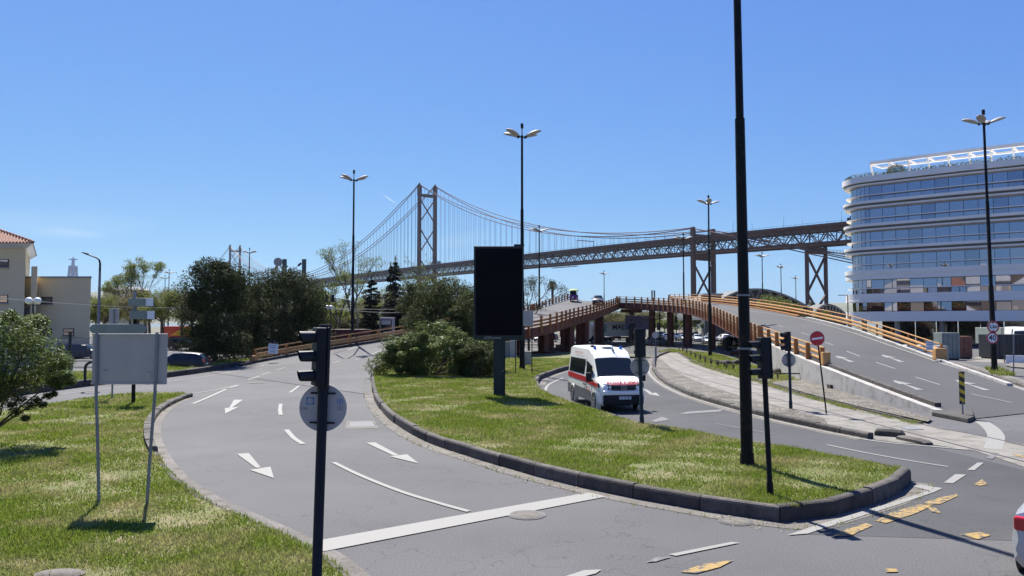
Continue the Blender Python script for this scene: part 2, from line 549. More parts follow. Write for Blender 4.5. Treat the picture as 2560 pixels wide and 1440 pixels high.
M['sign_red'] = mat('sign_red', (.50, .012, .02), 0.4)
M['sign_white'] = mat('sign_white', (.75, .75, .74), 0.4)
M['black'] = mat('black', (.012, .012, .014), 0.5)
M['screen'] = mat('screen', (.001, .0012, .003), 0.35, spec=.06)
M['glass'] = mat('glass', (.010, .014, .015), 0.06, spec=.45)
M['rubber'] = mat('rubber', (.02, .02, .02), 0.8)
M['rim'] = mat('rim', (.42, .43, .45), 0.3, .7)
M['plastic'] = mat('plastic', (.009, .0095, .0105), 0.65, spec=.3)
M['lamp_glass'] = mat('lamp_glass', (.7, .72, .75), 0.15)
M['tail_red'] = mat('tail_red', (.45, .01, .012), 0.15, coat=.5)
M['yellow_sign'] = mat('yellow_sign', (.60, .40, .02), 0.5)
M['rail_steel'] = mat('rail_steel', (.16, .13, .12), 0.4, .5)
M['beige_wall'] = mat('beige_wall', (.78, .61, .34), 0.9, col2=(.70, .545, .30), scale=.35, detail=8, thresh=(.35, .7))
M['roof_tile'] = mat('roof_tile', (.24, .10, .062), 0.85, col2=(.13, .058, .042), scale=2, detail=8)
M['cladding'] = mat('cladding', (.78, .75, .68), 0.5, col2=(.72, .69, .63), scale=.4)
M['pane'] = mat('pane', (.36, .34, .39), 0.02, 1.0)
M['pane_dark'] = mat('pane_dark', (.10, .11, .12), 0.03, 0.9)
M['mullion'] = mat('mullion', (.02, .022, .028), 0.4)
M['bark'] = mat('bark', (.11, .085, .065), 0.95, col2=(.06, .048, .038), scale=3, detail=6, bump=.8, bscale=12)
M['bark_pale'] = mat('bark_pale', (.14, .115, .09), 0.95, col2=(.08, .065, .052), scale=3, detail=6, bump=.8, bscale=12)
def leafm(n, c, c2, tr=.25, isl=.35, rough=.6, scale=.8):
    M[n] = mat(n, c, rough, col2=c2, scale=scale, detail=4, thresh=(.3, .7), trans=tr, island=isl, spec=.12)
leafm('leaf_dark', (.022, .031, .010), (.056, .070, .021), .18, .5, .75)
leafm('leaf_bush', (.030, .043, .012), (.078, .094, .027), .22, .45, .7)
leafm('leaf_oleander', (.052, .080, .017), (.14, .175, .045), .30, .5, .5)
leafm('leaf_light', (.115, .145, .032), (.18, .20, .060), .45, .35, .65, .3)
leafm('leaf_olive', (.095, .092, .040), (.14, .13, .062), .42, .35, .7, .3)
leafm('leaf_fir', (.009, .013, .009), (.018, .022, .015), .05, .5, .65)
leafm('leaf_palm', (.025, .032, .011), (.05, .053, .02), .1, .4, .6)
leafm('grass', (.185, .240, .034), (.37, .33, .145), .35, .35, .65, .55)
M['grass'].node_tree.nodes['Color Ramp'].color_ramp.elements[0].position = .45
M['grass'].node_tree.nodes['Color Ramp'].color_ramp.elements[1].position = .67

# each kerb stone weathers a little differently
for kn in ('kerb', 'kerb_dark'):
    nt_ = M[kn].node_tree; b_ = nt_.nodes['Principled BSDF']
    src = b_.inputs['Base Color'].links[0].from_socket
    oi = nt_.nodes.new('ShaderNodeObjectInfo'); mr_ = nt_.nodes.new('ShaderNodeMapRange')
    mr_.inputs['To Min'].default_value = .65; mr_.inputs['To Max'].default_value = 1.4
    nt_.links.new(oi.outputs['Random'], mr_.inputs['Value'])
    hs_ = nt_.nodes.new('ShaderNodeHueSaturation'); nt_.links.new(mr_.outputs[0], hs_.inputs['Value'])
    nt_.links.new(src, hs_.inputs['Color']); nt_.links.new(hs_.outputs[0], b_.inputs['Base Color'])
# ================================================================== THE GROUND
def sheet(name, pts, z, m, kind='structure', label=None, cat=None):
    mb = MB().poly([(p[0], p[1], z) for p in pts])
    o = mb.build(name, m)
    return tag(o, label, cat, kind=kind)

sheet('ground', [(-5000, -300), (5000, -300), (5000, 9000), (-5000, 9000)], -0.03, M['ground'])
sheet('road', [(-130, -20), (95, -20), (95, 60), (88, 60), (88, 112), (60, 140), (40, 175), (-130, 175)], 0.0, M['asphalt'])

# ---- road parts with a darker surface (newer asphalt of the right-hand road and the junction)
def PX(lst, z=0.0): return [G(x, y, z) for x, y in lst]
dark = PX([(1345, 968), (1420, 905), (1560, 872), (1700, 868), (1650, 905), (1660, 950), (1790, 1012), (1900, 1045), (2160, 1100), (2300, 1112), (2560, 1175)])
dark += [Vector((16, 21, 0)), Vector((16, 12.6, 0))] + PX([(2000, 1336), (2060, 1300), (2275, 1225), (2200, 1185), (1700, 1085), (1500, 1035)])
sheet('side_road', dark, 0.004, M['asphalt_dark'])

# ---- raised islands: outline (top of grass) and kerb of single stones
def kerb(pts, h, w, name='kerb', stone=1.0, label=None, m='kerb', z0=0.0, jit=0.018, gap=0.03):
    """pts: outer foot line, road on the right-hand side; the stones lie on its left"""
    k = bpy.data.objects.new(name, None); COL.objects.link(k)
    k.location = pts[0]
    tag(k, label, None, kind='structure')
    seg = resample(pts, stone)
    for i in range(len(seg) - 1):
        a, b = seg[i], seg[i + 1]
        t = (b - a); L = t.length
        if L < .02: continue
        t.normalize()
        n = Vector((-t.y, t.x, 0)).normalized()
        dz = random.uniform(-jit, jit); dn = random.uniform(-jit, jit)
        prof = [(0, -.05), (.004, h - .07), (.02, h - .03), (.055, h - .006), (.10, h), (w, h - .01), (w, -.05)]
        mb = MB(); secs = []
        for s in (gap / 2, L - gap / 2):
            p = a + t * s
            secs.append([p + n * (u + dn) + Vector((0, 0, z0 + v + (dz if v > 0 else 0))) for u, v in prof])
        mb.loft(secs)
        mb.build('kerb_stone', M[m], k, world=True)
    return k

def in_poly(x, y, poly):
    inside = np.zeros(len(x), bool); n = len(poly); j = n - 1
    for i in range(n):
        xi, yi = poly[i][0], poly[i][1]; xj, yj = poly[j][0], poly[j][1]
        c = ((yi > y) != (yj > y)) & (x < (xj - xi) * (y - yi) / (yj - yi + 1e-12) + xi)
        inside ^= c; j = i
    return inside

def grass(poly, z, name, label, dens=1100, hgt=0.085, d0=12.0, power=1.55, dmax=75, m='grass', spread=None, holes=()):
    xs = [p[0] for p in poly]; ys = [max(-2.0, p[1]) for p in poly]
    x0, x1, y0, y1 = min(xs), max(xs), max(3.0, min(ys)), min(dmax, max(ys))
    area = (x1 - x0) * (y1 - y0)
    N = int(area * dens)
    x = rng.uniform(x0, x1, N); y = rng.uniform(y0, y1, N)
    pr = np.clip((d0 / np.maximum(y, d0)) ** power, 0, 1)
    keep = rng.random(N) < pr
    x, y, pr = x[keep], y[keep], pr[keep]
    keep = in_poly(x, y, poly) & (np.abs(x) < y * .72 + 2)
    x, y, pr = x[keep], y[keep], pr[keep]
    for hx, hy, hr in holes:
        k = ((x - hx) ** 2 + (y - hy) ** 2) > hr * hr * rng.uniform(.5, 1.2, len(x))
        x, y, pr = x[k], y[k], pr[k]
    n = len(x)
    s = 1 / np.sqrt(pr); s = np.minimum(s, 3.0)
    # tufts and worn patches: height and cover change over the lawn
    pat = np.sin(x * .9 + 1.3 * np.sin(y * .45)) * np.sin(y * .7 + 1.7 * np.sin(x * .55)) + .6 * np.sin(x * 2.3 + y * 1.1) * np.sin(y * 2.9 - x)
    keep = rng.random(n) < np.clip(.78 + .55 * pat, .18, 1)
    x, y, s, pat = x[keep], y[keep], s[keep], pat[keep]; n = len(x)
    hh = hgt * rng.uniform(.45, 1.25, n) * (1 + .35 * np.clip(pat, -1, 1)) * (1 + .25 * (s - 1))
    tall = rng.random(n) < .012
    hh = np.where(tall, hh * 2.2, hh)
    wd = .011 * s * rng.uniform(.7, 1.3, n)
    an = rng.uniform(0, 2 * np.pi, n)
    lean = rng.uniform(.15, .95, n) * hh
    la = rng.uniform(0, 2 * np.pi, n)
    v = np.empty((n, 3, 3), np.float32)
    v[:, 0, 0] = x - np.cos(an) * wd; v[:, 0, 1] = y - np.sin(an) * wd; v[:, 0, 2] = z - .01
    v[:, 1, 0] = x + np.cos(an) * wd; v[:, 1, 1] = y + np.sin(an) * wd; v[:, 1, 2] = z - .01
    v[:, 2, 0] = x + np.cos(la) * lean; v[:, 2, 1] = y + np.sin(la) * lean; v[:, 2, 2] = z + hh
    o = np_mesh(name, v.reshape(-1, 3), np.arange(n * 3).reshape(n, 3), M[m])
    return tag(o, label, 'grass', kind='stuff')

# --- left lawn
lawnL_road = cr(PX([(900, 1470), (860, 1428), (790, 1378), (700, 1333), (600, 1288), (515, 1248), (440, 1195), (398, 1140), (381, 1095), (384, 1060), (405, 1030), (440, 1008), (474, 994)]), 6)
lawnL_top = PX([(478, 990), (455, 983), (380, 982), (300, 988), (200, 999), (100, 1013), (0, 1030), (-300, 1075)])
lawnL = lawnL_road + lawnL_top + [Vector((-30, 17, 0)), Vector((-22, 7, 0)), Vector((-3.0, 7, 0))]
lawn_g = offset(lawnL_road[:44], .13) + offset(lawnL_road[44:], .25) + lawnL[len(lawnL_road):]
sheet('lawn_soil', lawn_g, .045, M['soil'])
grass(offset(lawnL_road[:44], .13) + offset(lawnL_road[44:], .25) + lawnL[len(lawnL_road):], .05, 'lawn_grass', 'sunlit patchy grass of the lawn at the lower left', dens=1900, hgt=.055)
kerb(list(lawnL_road[:44]), .05, .16, stone=.9, label='sunken kerb almost level with the road along the left lawn')
kerb(list(lawnL_road[43:]) + [G(482, 992)], .20, .26, stone=.8, label='raised curved kerb at the tip of the left lawn', m='kerb')
mb = MB(); mb.strip([p + Vector((0, 0, .008)) for p in lawnL_road], [p + Vector((0, 0, .008)) for p in offset(lawnL_road, -.28)])
tag(mb.build('gutter', M['gutter']), kind='structure')

# --- centre island
isl_near = [G(x, y) for x, y in [(944, 884), (936, 905), (930, 935), (929, 965), (936, 1000), (955, 1030), (990, 1062), (1050, 1098), (1120, 1126), (1200, 1150), (1300, 1181), (1400, 1207),
            (1500, 1230), (1600, 1250), (1700, 1268), (1800, 1285), (1880, 1298), (1950, 1306)]]
isl_near = cr(isl_near, 5)
isl_corner = cr(PX([(1950, 1306), (1985, 1309), (2030, 1305), (2100, 1287), (2170, 1266), (2230, 1244), (2268, 1222), (2279, 1206)]), 5)
isl_far = cr(PX([(2279, 1203), (2262, 1192), (2180, 1178), (2000, 1143), (1850, 1118), (1700, 1090), (1600, 1072), (1500, 1041), (1430, 1018), (1380, 997), (1352, 977), (1346, 962)]), 5)
isl_nose = cr(PX([(1346, 962), (1352, 950), (1372, 941), (1400, 931), (1440, 920), (1500, 905), (1560, 896)]), 5)
isl = isl_near + isl_corner[1:] + isl_far[1:] + isl_nose[1:] + [Vector((16, 82, 0)), Vector((6, 92, 0)), Vector((-5, 74, 0)), Vector((-9.0, 66, 0))]
IZ = .29
isl_g = offset(isl_near, .17) + offset(isl_corner, .19)[3:-2] + offset(isl_far, .18)[2:] + offset(isl_nose, .22)[1:] + isl[-4:]
HOLES = [(G(1600, 1172, .2).x, G(1600, 1172, .2).y, .35), (G(1268, 1012, .2).x, G(1268, 1012, .2).y, .4)]
sheet('island_soil', isl_g, IZ - .03, M['soil'])
grass(isl_g, IZ - .025, 'island_grass', 'green to straw-coloured grass on the centre island', dens=2000, hgt=.065, d0=15, holes=HOLES)
kerb(isl_near, IZ + .02, .19, stone=1.6, label='weathered kerb along the front of the centre island')
kerb(isl_corner, IZ + .04, .21, stone=1.5, label='tall dark kerb round the corner of the centre island')
kerb(isl_far, IZ - .02, .2, stone=1.1, label='kerb between the centre island and the road of the ambulance')
kerb(isl_nose, IZ + .05, .24, stone=1.2, label='kerb bending round the inner nose of the centre island')
for pl in (isl_near + isl_corner[1:], isl_nose):
    mb = MB(); mb.strip([p + Vector((0, 0, .008)) for p in pl], [p + Vector((0, 0, .008)) for p in offset(pl, -.42)])
    tag(mb.build('gutter', M['gutter']), kind='structure')

# --- strip beyond the left road: high dark kerb, verge, service road, wall, pavement
vk = cr(PX([(-330, 1052), (-150, 1018), (0, 997), (110, 981), (230, 965), (330, 954), (420, 944), (520, 930), (600, 917), (650, 908)]), 5)
vk_in = offset(vk, .2)
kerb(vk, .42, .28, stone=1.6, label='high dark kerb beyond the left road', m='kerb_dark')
verge = vk_in + [Vector((-23.6, 72, 0)), Vector((-27, 66, 0)), Vector((-27.5, 57, 0)), Vector((-30, 51.5, 0)), Vector((-36, 47, 0)), Vector((-48, 40, 0))]
sheet('verge_soil', verge, .36, M['soil'])
grass(verge, .37, 'verge_grass', 'strip of grass between the dark kerb and the service road', dens=900, hgt=.12, d0=20)
sheet('pavement', [(-75, 60), (-26, 64), (-23, 76), (-34, 96), (-80, 96)], .03, M['asphalt_dark'])

# --- tram strip
tram_near = cr(PX([(1672, 880), (1640, 893), (1630, 912), (1634, 932), (1660, 958), (1720, 988), (1800, 1014), (1900, 1041), (2000, 1063), (2100, 1084), (2170, 1098)]), 5)
tram_far = cr(PX([(1695, 882), (1730, 902), (1790, 924), (1850, 941), (1920, 960), (2000, 984), (2100, 1011), (2200, 1035), (2310, 1060)]), 5)
tram = tram_near + PX([(2250, 1108), (2330, 1112), (2440, 1128), (2560, 1168), (2760, 1230), (3300, 1420)]) + PX([(3300, 1300), (2760, 1165), (2560, 1112), (2440, 1088)]) + tram_far[::-1] 
sheet('tram_track_bed', tram, .012, M['concrete'])
cob = tram_near[6:45] + PX([(2060, 1046), (1960, 1019), (1860, 993), (1780, 968), (1715, 943), (1672, 915), (1655, 900)])
sheet('cobble_strip', cob, .02, M['cobble'])
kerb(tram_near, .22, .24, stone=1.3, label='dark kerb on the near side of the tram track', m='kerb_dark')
kerb(offset(tram_far, 0.0)[::-1], .10, .14, stone=1.2, label='low pale kerb on the far side of the tram track')
mb = MB(); mb.strip([p + Vector((0, 0, .008)) for p in tram_near], [p + Vector((0, 0, .008)) for p in offset(tram_near, -.5)])
tag(mb.build('gutter', M['gutter']), kind='structure')
# broken kerb block lying at the end of the kerb
def block(name, a, b, w, h, label, m='kerb_dark', tilt=0.0):
    mb = MB(); a = Vector(a); b = Vector(b); L = (b - a).length
    prof = [(-w / 2, 0), (-w / 2, h * .7), (-w * .3, h * .97), (w * .3, h), (w / 2, h * .8), (w / 2, 0)]
    secs = []
    for s, k in ((0, .7), (.06, .97), (.5, 1.04), (.9, 1), (1, .55)):
        p = a.lerp(b, s); t = (b - a).normalized(); n = Vector((-t.y, t.x, 0))
        secs.append([p + n * (u * (.8 + .2 * k)) + Vector((0, 0, v * k + tilt * s)) for u, v in prof])
    mb.loft(secs)
    o = mb.build(name, M[m], origin=a, smooth=True)
    return tag(o, label, 'stone')
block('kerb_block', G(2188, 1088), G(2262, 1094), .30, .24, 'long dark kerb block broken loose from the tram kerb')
block('kerb_block', G(2250, 1098), G(2322, 1113), .34, .14, 'pale flat stone lying past the end of the tram kerb', 'kerb')
# rails
def rail(px, name, label):
    pl = cr([G(x, y) for x, y in px], 6)
    mb = MB()
    for u0, u1, z in ((-.035, .035, .022), (.045, .075, .018)):
        a = [p + Vector((0, 0, z)) for p in offset(pl, u0)]; b = [p + Vector((0, 0, z)) for p in offset(pl, u1)]
        mb.strip(b, a)
    return tag(mb.build(name, M['rail_steel']), label, 'rail', 'tram rails set in the concrete strip')
rail([(1625, 868), (1660, 884), (1700, 905), (1780, 935), (1918, 969), (2030, 998), (2140, 1022), (2308, 1062), (2496, 1100), (2640, 1138), (3200, 1285)], 'tram_rail', 'tram rail farther from the dark kerb, set in pale concrete')
rail([(1598, 868), (1618, 884), (1645, 905), (1700, 930), (1780, 955), (1922, 993), (2064, 1029), (2140, 1049), (2267, 1081), (2392, 1113), (2640, 1178), (3100, 1330)], 'tram_rail', 'tram rail nearer the dark kerb, set in pale concrete')
# slab joints of the track bed
mb = MB()
for i in range(4, 42, 4):
    a = tram_near[min(i + 4, len(tram_near) - 1)]; b = tram_far[min(i, len(tram_far) - 1)]
    t = (b - a).normalized(); n = Vector((-t.y, t.x, 0)) * .012
    mb.add([a - n + Vector((0, 0, .0155)), a + n + Vector((0, 0, .0155)), b + n + Vector((0, 0, .0155)), b - n + Vector((0, 0, .0155))], [(0, 1, 2, 3)])
tag(mb.build('slab_joint', M['kerb_dark']), kind='structure')
# metal cover in the track
tag(MB().poly([p + Vector((0, 0, .027)) for p in PX([(2248, 1069), (2288, 1069), (2312, 1075), (2272, 1076)])]).build('cover_plate', M['galv'], origin=G(2280, 1072)), 'blue-grey metal plate set in the tram track', 'cover plate')

# --- grass triangle between tram track and ramp
tri = [p + Vector((0, 0, 0)) for p in tram_far[:30]] + PX([(2040, 968), (2035, 950), (1985, 925)]) + [Vector((22.3, 66, 0)), Vector((23.5, 78, 0)), Vector((24.5, 90, 0)), Vector((22, 104, 0)), Vector((17, 100, 0))]
tri_b = offset(tram_far, .15)
tri = tri_b[:30] + [Vector((18.5, 42.5, 0)), Vector((20.2, 60, 0)), Vector((22.6, 76, 0)), Vector((24.2, 92, 0)), Vector((22, 106, 0)), Vector((18.5, 97, 0))]
sheet('triangle_soil', tri, .05, M['soil'])
grass_tri = tri_b[:21] + PX([(1960, 955), (2040, 952)]) + tri[31:]
grass(grass_tri, .06, 'triangle_grass', 'green grass between the tram track and the yellow viaduct', dens=700, hgt=.12, d0=22, dmax=110)
cob2 = tri_b[17:] + PX([(2330, 1052), (2250, 1028), (2150, 995), (2080, 975), (2035, 950), (1960, 955)])
sheet('cobble_slope', cob2, .09, M['cobble'])

# ================================================================== RAMP SURFACES (the viaduct's roadway)
RL = [(2425, 1050, 29.9), (2250, 985, 35.5), (2060, 912, 45.4), (1930, 858, 60), (1850, 820, 76), (1790, 790, 90), (1740, 772, 103), (1690, 765, 113), (1640, 762, 121), (1590, 759, 127), (1545, 757, 130)]
RR = [(2700, 1045, 34), (2560, 975, 40), (2345, 900, 52.6), (2210, 851, 61), (2100, 815, 69.5), (1950, 781, 88), (1850, 765, 104), (1780, 757, 118), (1735, 753, 128), (1700, 751, 136), (1672, 751, 142)]
rl = [W(*p) for p in RL]; rr = [W(*p) for p in RR]
rl[0].z = .03; rr[0].z = .03; rr[1].z = max(rr[1].z, .12)
LR = [Vector((-7.4, 40, .02)), Vector((-8.9, 48, .06)), Vector((-10.1, 56, .3)), Vector((-9.6, 64, .9)), Vector((-5.4, 73, 2.0)), W(1350, 815, 82), W(1430, 793, 95), W(1480, 780, 106), W(1515, 769, 118), W(1545, 757.5, 130)]
LL = [Vector((-23.0, 58, .02)), Vector((-23.1, 63, .08)), Vector((-22.3, 67.5, .35)), Vector((-18.0, 72, 1.15)), Vector((-11.9, 78, 2.15)), Vector((-5.2, 87, 3.5)), W(1312, 784, 100), W(1344, 773, 112), W(1385, 760, 121), W(1420, 749, 130)]
N = 8
rl_s, rr_s, lr_s, ll_s = cr(rl, N), cr(rr, N), cr(LR, N), cr(LL, N)
def surf(a, b, k=6):
    vs = []; fs = []
    for p, q in zip(a, b):
        for j in range(k + 1): vs.append(p.lerp(q, j / k))
    for i in range(len(a) - 1):
        for j in range(k):
            o = i * (k + 1) + j
            fs.append((o, o + 1, o + k + 2, o + k + 1))
    return vs, fs
rv, rf = surf(rl_s, rr_s)
lv, lf = surf(ll_s, lr_s)
# crown beyond the crest, falling away over the railway
cv = [LL[-1], LR[-1], rr[-1], Vector((33.5, 152, 7.1)), Vector((14, 152, 7.1)), (LL[-1] + Vector((2.2, 12, -.3)))]
ramp_bvh = BVHTree.FromPolygons([tuple(p) for p in rv + lv], [tuple(f) for f in rf] + [tuple(i + len(rv) for i in f) for f in lf])
def R(px, py, up=.012):
    hit = ramp_bvh.ray_cast(Vector((0, 0, CH)), ray(px, py).normalized())
    if hit[0] is not None and hit[0].z > .015:
        return hit[0] + Vector((0, 0, up))
    return G(px, py) + Vector((0, 0, .017))

viaduct = root('viaduct', 'orange-railed steel road viaduct with two ramps that join at its crest', 'viaduct', (18, 120, 0))
MB().add(rv, rf).build('deck_surface', M['asphalt_deck'], viaduct, world=True, smooth=True)
MB().add(lv, lf).build('deck_surface', M['asphalt'], viaduct, world=True, smooth=True)
MB().poly([cv[0], cv[1], cv[2], cv[3], cv[4], cv[5]]).build('deck_surface', M['asphalt_deck'], viaduct, world=True)

def below(p, h): return Vector((p.x, p.y, p.z - h))
def skirt(line, i0, i1, h, m, name, out, z0=None, th=.3):
    """vertical girder or wall along an edge; out = +1/-1 side of the thickness"""
    pl = line[i0:i1]
    po = offset(pl, out * th)
    secs = []
    for p, q in zip(pl, po):
        zb = z0 if z0 is not None else p.z - h
        zt = p.z - .01
        secs.append([(p.x, p.y, zb), (p.x, p.y, zt), (q.x, q.y, zt), (q.x, q.y, zb)])
    return MB().loft(secs).build(name, m, viaduct, world=True, smooth=True, ang=30)
# index where the masonry ends and steel begins on the right ramp (near edge)
def idx(line, cond):
    for i, p in enumerate(line):
        if cond(p): return i
    return len(line) - 1
iA = idx(rl_s, lambda p: p.y > 63)
skirt(rl_s, 0, iA + 1, 0, M['whitewash'], 'retaining_wall', +1, z0=-.05, th=.35)
skirt(rl_s, iA, len(rl_s), 1.0, M['steel_red'], 'girder', +1, th=.25)
iB = idx(rr_s, lambda p: p.y > 75)
skirt(rr_s, 0, iB + 1, 0, M['concrete'], 'retaining_wall', -1, z0=-.05, th=.35)
skirt(rr_s, iB, len(rr_s), 1.0, M['steel_red'], 'girder', -1, th=.25)
iC = idx(lr_s, lambda p: p.z > 1.9)
skirt(lr_s, 25, iC + 1, 0, M['wallgrey'], 'retaining_wall', -1, z0=-.05, th=.35)
skirt(lr_s, iC, len(lr_s), 1.05, M['steel_red'], 'girder', -1, th=.25)
iD = idx(ll_s, lambda p: p.z > 2.4)
skirt(ll_s, 10, iD + 1, 0, M['wallgrey'], 'retaining_wall', +1, z0=-.05, th=.35)
skirt(ll_s, iD, len(ll_s), 1.0, M['steel_red'], 'girder', +1, th=.25)
# underside slabs
def under(a, b, h, i0=0):
    va, vf = surf([below(p, h) for p in a[i0:]], [below(p, h) for p in b[i0:]], 2)
    MB().add(va, vf).build('deck_underside', M['steel_red'], viaduct, world=True)
under(rl_s, rr_s, .55, iA); under(ll_s, lr_s, .55, iC)

# kerb course on the ramp edges
def edge_course(line, i0, i1, side, w, h, m, name='edge_kerb'):
    pl = resample(line[i0:i1], 2.0)
    o1 = offset(pl, side * w)
    for i in range(len(pl) - 1):
        g = .012
        a, b = pl[i].lerp(pl[i + 1], g), pl[i].lerp(pl[i + 1], 1 - g)
        c, d = o1[i].lerp(o1[i + 1], g), o1[i].lerp(o1[i + 1], 1 - g)
        secs = [[(a.x, a.y, a.z - .02), (a.x, a.y, a.z + h), (c.x, c.y, c.z + h), (c.x, c.y, c.z - .02)],
                [(b.x, b.y, b.z - .02), (b.x, b.y, b.z + h), (d.x, d.y, d.z + h), (d.x, d.y, d.z - .02)]]
        MB().loft(secs).build(name, m, viaduct, world=True)
edge_course(rl_s, 4, iA + 2, -1, .28, .16, M['kerb'])
edge_course(rr_s, 9, iB + 2, 1, .3, .16, M['whitewash'])
edge_course(rr_s, iB + 2, len(rr_s) - 6, 1, .3, .14, M['steel_orange'])
edge_course(ll_s, 10, iD + 2, -1, .45, .2, M['kerb'])

# ---- guardrails
def guard(line, z_base, post_m, rail_m, step, ph=1.0, pd=.0, pw=.16, rails=((.95, .07, .07), (.62, .06, .14), (.38, .06, .14)), side=0.0, name='guardrail', nround=True, post_top=.0):
    g = bpy.data.objects.new(name, None); COL.objects.link(g)
    g.parent = viaduct; g.location = Vector(line[0]) - wloc(viaduct)
    pl = offset(line, side) if side else list(line)
    ps = resample(pl, step)
    for i, p in enumerate(ps):
        a = ps[max(0, i - 1)]; b = ps[min(len(ps) - 1, i + 1)]
        t = Vector((b.x - a.x, b.y - a.y, 0)).normalized(); n = Vector((-t.y, t.x, 0))
        Mx = Matrix((t, n, Vector((0, 0, 1)))).transposed()
        mb = MB()
        mb.box(p + Vector((0, 0, z_base + (ph - pd) / 2)), (pw, pw * 1.3, ph + pd), Mx)
        mb.box(p + Vector((0, 0, z_base + ph + .02)), (pw * 1.15, pw * .9, .05), Mx)
        mb.build('guardrail_post', post_m, g, world=True)
    rp = resample(pl, step / 2)
    for zz, w, h in rails:
        secs = []
        for i, p in enumerate(rp):
            a = rp[max(0, i - 1)]; b = rp[min(len(rp) - 1, i + 1)]
            t = Vector((b.x - a.x, b.y - a.y, 0)).normalized(); n = Vector((-t.y, t.x, 0))
            s = []
            for k in range(8):
                an = 2 * math.pi * (k + .5) / 8
                s.append(p + n * (math.cos(an) * w * .6 + (rail_off * 1.0)) + Vector((0, 0, z_base + zz + math.sin(an) * h * .55)))
            secs.append(s)
        MB().loft(secs).build('guardrail_rail', rail_m, g, world=True, smooth=True, ang=50)
    return g
rail_off = 0.0
OR, YE = M['steel_orange'], M['steel_yellow']
# right ramp, near side: low posts on the wall, then tall posts hung outside the girder
iE = idx(rl_s, lambda p: p.y > 46)
rail_off = -.14
guard(rl_s[iE - 1:iA + 1], 0, OR, YE, 2.9, ph=1.0, pw=.19, rails=((1.0, .06, .08), (.62, .10, .20), (.30, .08, .16)), side=.1)
guard(rl_s[iA:], -.75, OR, YE, 2.0, ph=1.85, pw=.15, rails=((1.80, .05, .07), (1.42, .06, .2), (1.08, .06, .2), (.80, .05, .12)), side=.32)
# left ramp, near side
guard(lr_s[iC - 3:][::-1], -.75, OR, OR, 2.3, ph=1.85, pw=.17, rails=((1.80, .05, .06), (1.35, .06, .22), (.98, .06, .22), (.62, .05, .12)), side=.32)
# left ramp, far side
rail_off = .13
iF = idx(ll_s, lambda p: p.y > 66.8)
guard(ll_s[iF:iD + 14][::-1], .12, OR, YE, 3.2, ph=1.0, pw=.2, rails=((1.02, .07, .10), (.58, .12, .20), (.34, .12, .18)), side=0)
guard(ll_s[iD + 14:], -.2, OR, YE, 1.9, ph=1.15, pw=.16, rails=((1.12, .05, .06), (.78, .06, .16), (.45, .06, .16)), side=.1)
# right ramp, far side
rail_off = .14
rail_off = -.14
iG = idx(rr_s, lambda p: p.y > 52.0)
guard(rr_s[iG:][::-1], .1, OR, YE, 2.6, ph=1.0, pw=.10, rails=((1.02, .06, .08), (.60, .12, .20), (.30, .12, .18)), side=.25)
# beyond the crest
rail_off = 0
guard([LL[-1], LL[-1] + Vector((2.2, 12, -.3)), Vector((14, 152, 7.1))], 0, OR, OR, 3, ph=1.0, rails=((.95, .05, .06), (.5, .06, .16)))
guard([rr[-1], Vector((33.5, 152, 7.1))], 0, OR, OR, 3, ph=1.0, rails=((.95, .05, .06), (.5, .06, .16)))
# end blocks of the rails
for p, s, lab in ((rl_s[iE - 1], (.45, .4, .75), 'a'), (rr_s[iG], (.8, .45, .8), 'b'), (ll_s[iF], (.5, .9, .6), 'c')):
    MB().box(Vector(p) + Vector((0, -.25, s[2] / 2 + .02)), s).build('rail_end_block', YE, viaduct, world=True, bevel=.03)

# ---- piers with cross beams and footings
def pier(c, top, beam_dir, bl, r=.42, foot=True, twin=0.0):
    p = bpy.data.objects.new('pier', None); COL.objects.link(p); p.parent = viaduct
    c = Vector((c[0], c[1], 0)); p.location = c - wloc(viaduct)
    bd = Vector((beam_dir[0], beam_dir[1], 0)).normalized()
    offs = (-twin / 2, twin / 2) if twin else (0,)
    for o in offs:
        q = c + bd * o
        mb = MB()
        M3 = Matrix((bd, Vector((-bd.y, bd.x, 0)), Vector((0, 0, 1)))).transposed()
        mb.box(q + Vector((0, 0, top / 2)), (r * 1.6, r * .9, top), M3)
        mb.box(q + Vector((0, r * .52, top / 2)), (r * 1.9, .05, top), M3) if False else None
        mb.box(q + bd * (r * .82) + Vector((0, 0, top / 2)), (.05, r * 1.9, top), M3)
        mb.box(q - bd * (r * .82) + Vector((0, 0, top / 2)), (.05, r * 1.9, top), M3)
        mb.build('column', M['steel_red'], p, world=True)
        if foot: MB().box(q + Vector((0, 0, .22)), (2.4, 1.4, .46), M3).build('footing', M['steel_red'], p, world=True, bevel=.04)
    M3 = Matrix((bd, Vector((-bd.y, bd.x, 0)), Vector((0, 0, 1)))).transposed()
    MB().box(c + Vector((0, 0, top + .02 - .32)), (bl, .7, .62), M3).build('cross_beam', M['steel_red'], p, world=True)
def mid(a, b, s): return a.lerp(b, s)
for i, s in ((iA + 6, .35), (iA + 14, .4), (iA + 23, .42), (iA + 31, .4), (iA + 38, .36), (iA + 45, .3)):
    if i < len(rl_s):
        c = mid(rl_s[i], rr_s[i], s); d = rr_s[i] - rl_s[i]
        pier(c, c.z - .62, d, 5.0 if i < iA + 40 else 3.6, foot=(i in (iA + 6, iA + 14)))
for i in (iC + 4, iC + 11, iC + 18, iC + 26, iC + 34):
    if i < len(lr_s):
        c = mid(lr_s[i], ll_s[i], .38); d = ll_s[i] - lr_s[i]
        pier(c, c.z - .66, d, 5.5, twin=3.4, r=.5)
for q in (Vector((15.6, 133, 0)), Vector((22, 140, 0)), Vector((14.0, 126, 0))):
    pier(q, 6.2, (1, .2), 4.0, foot=False)

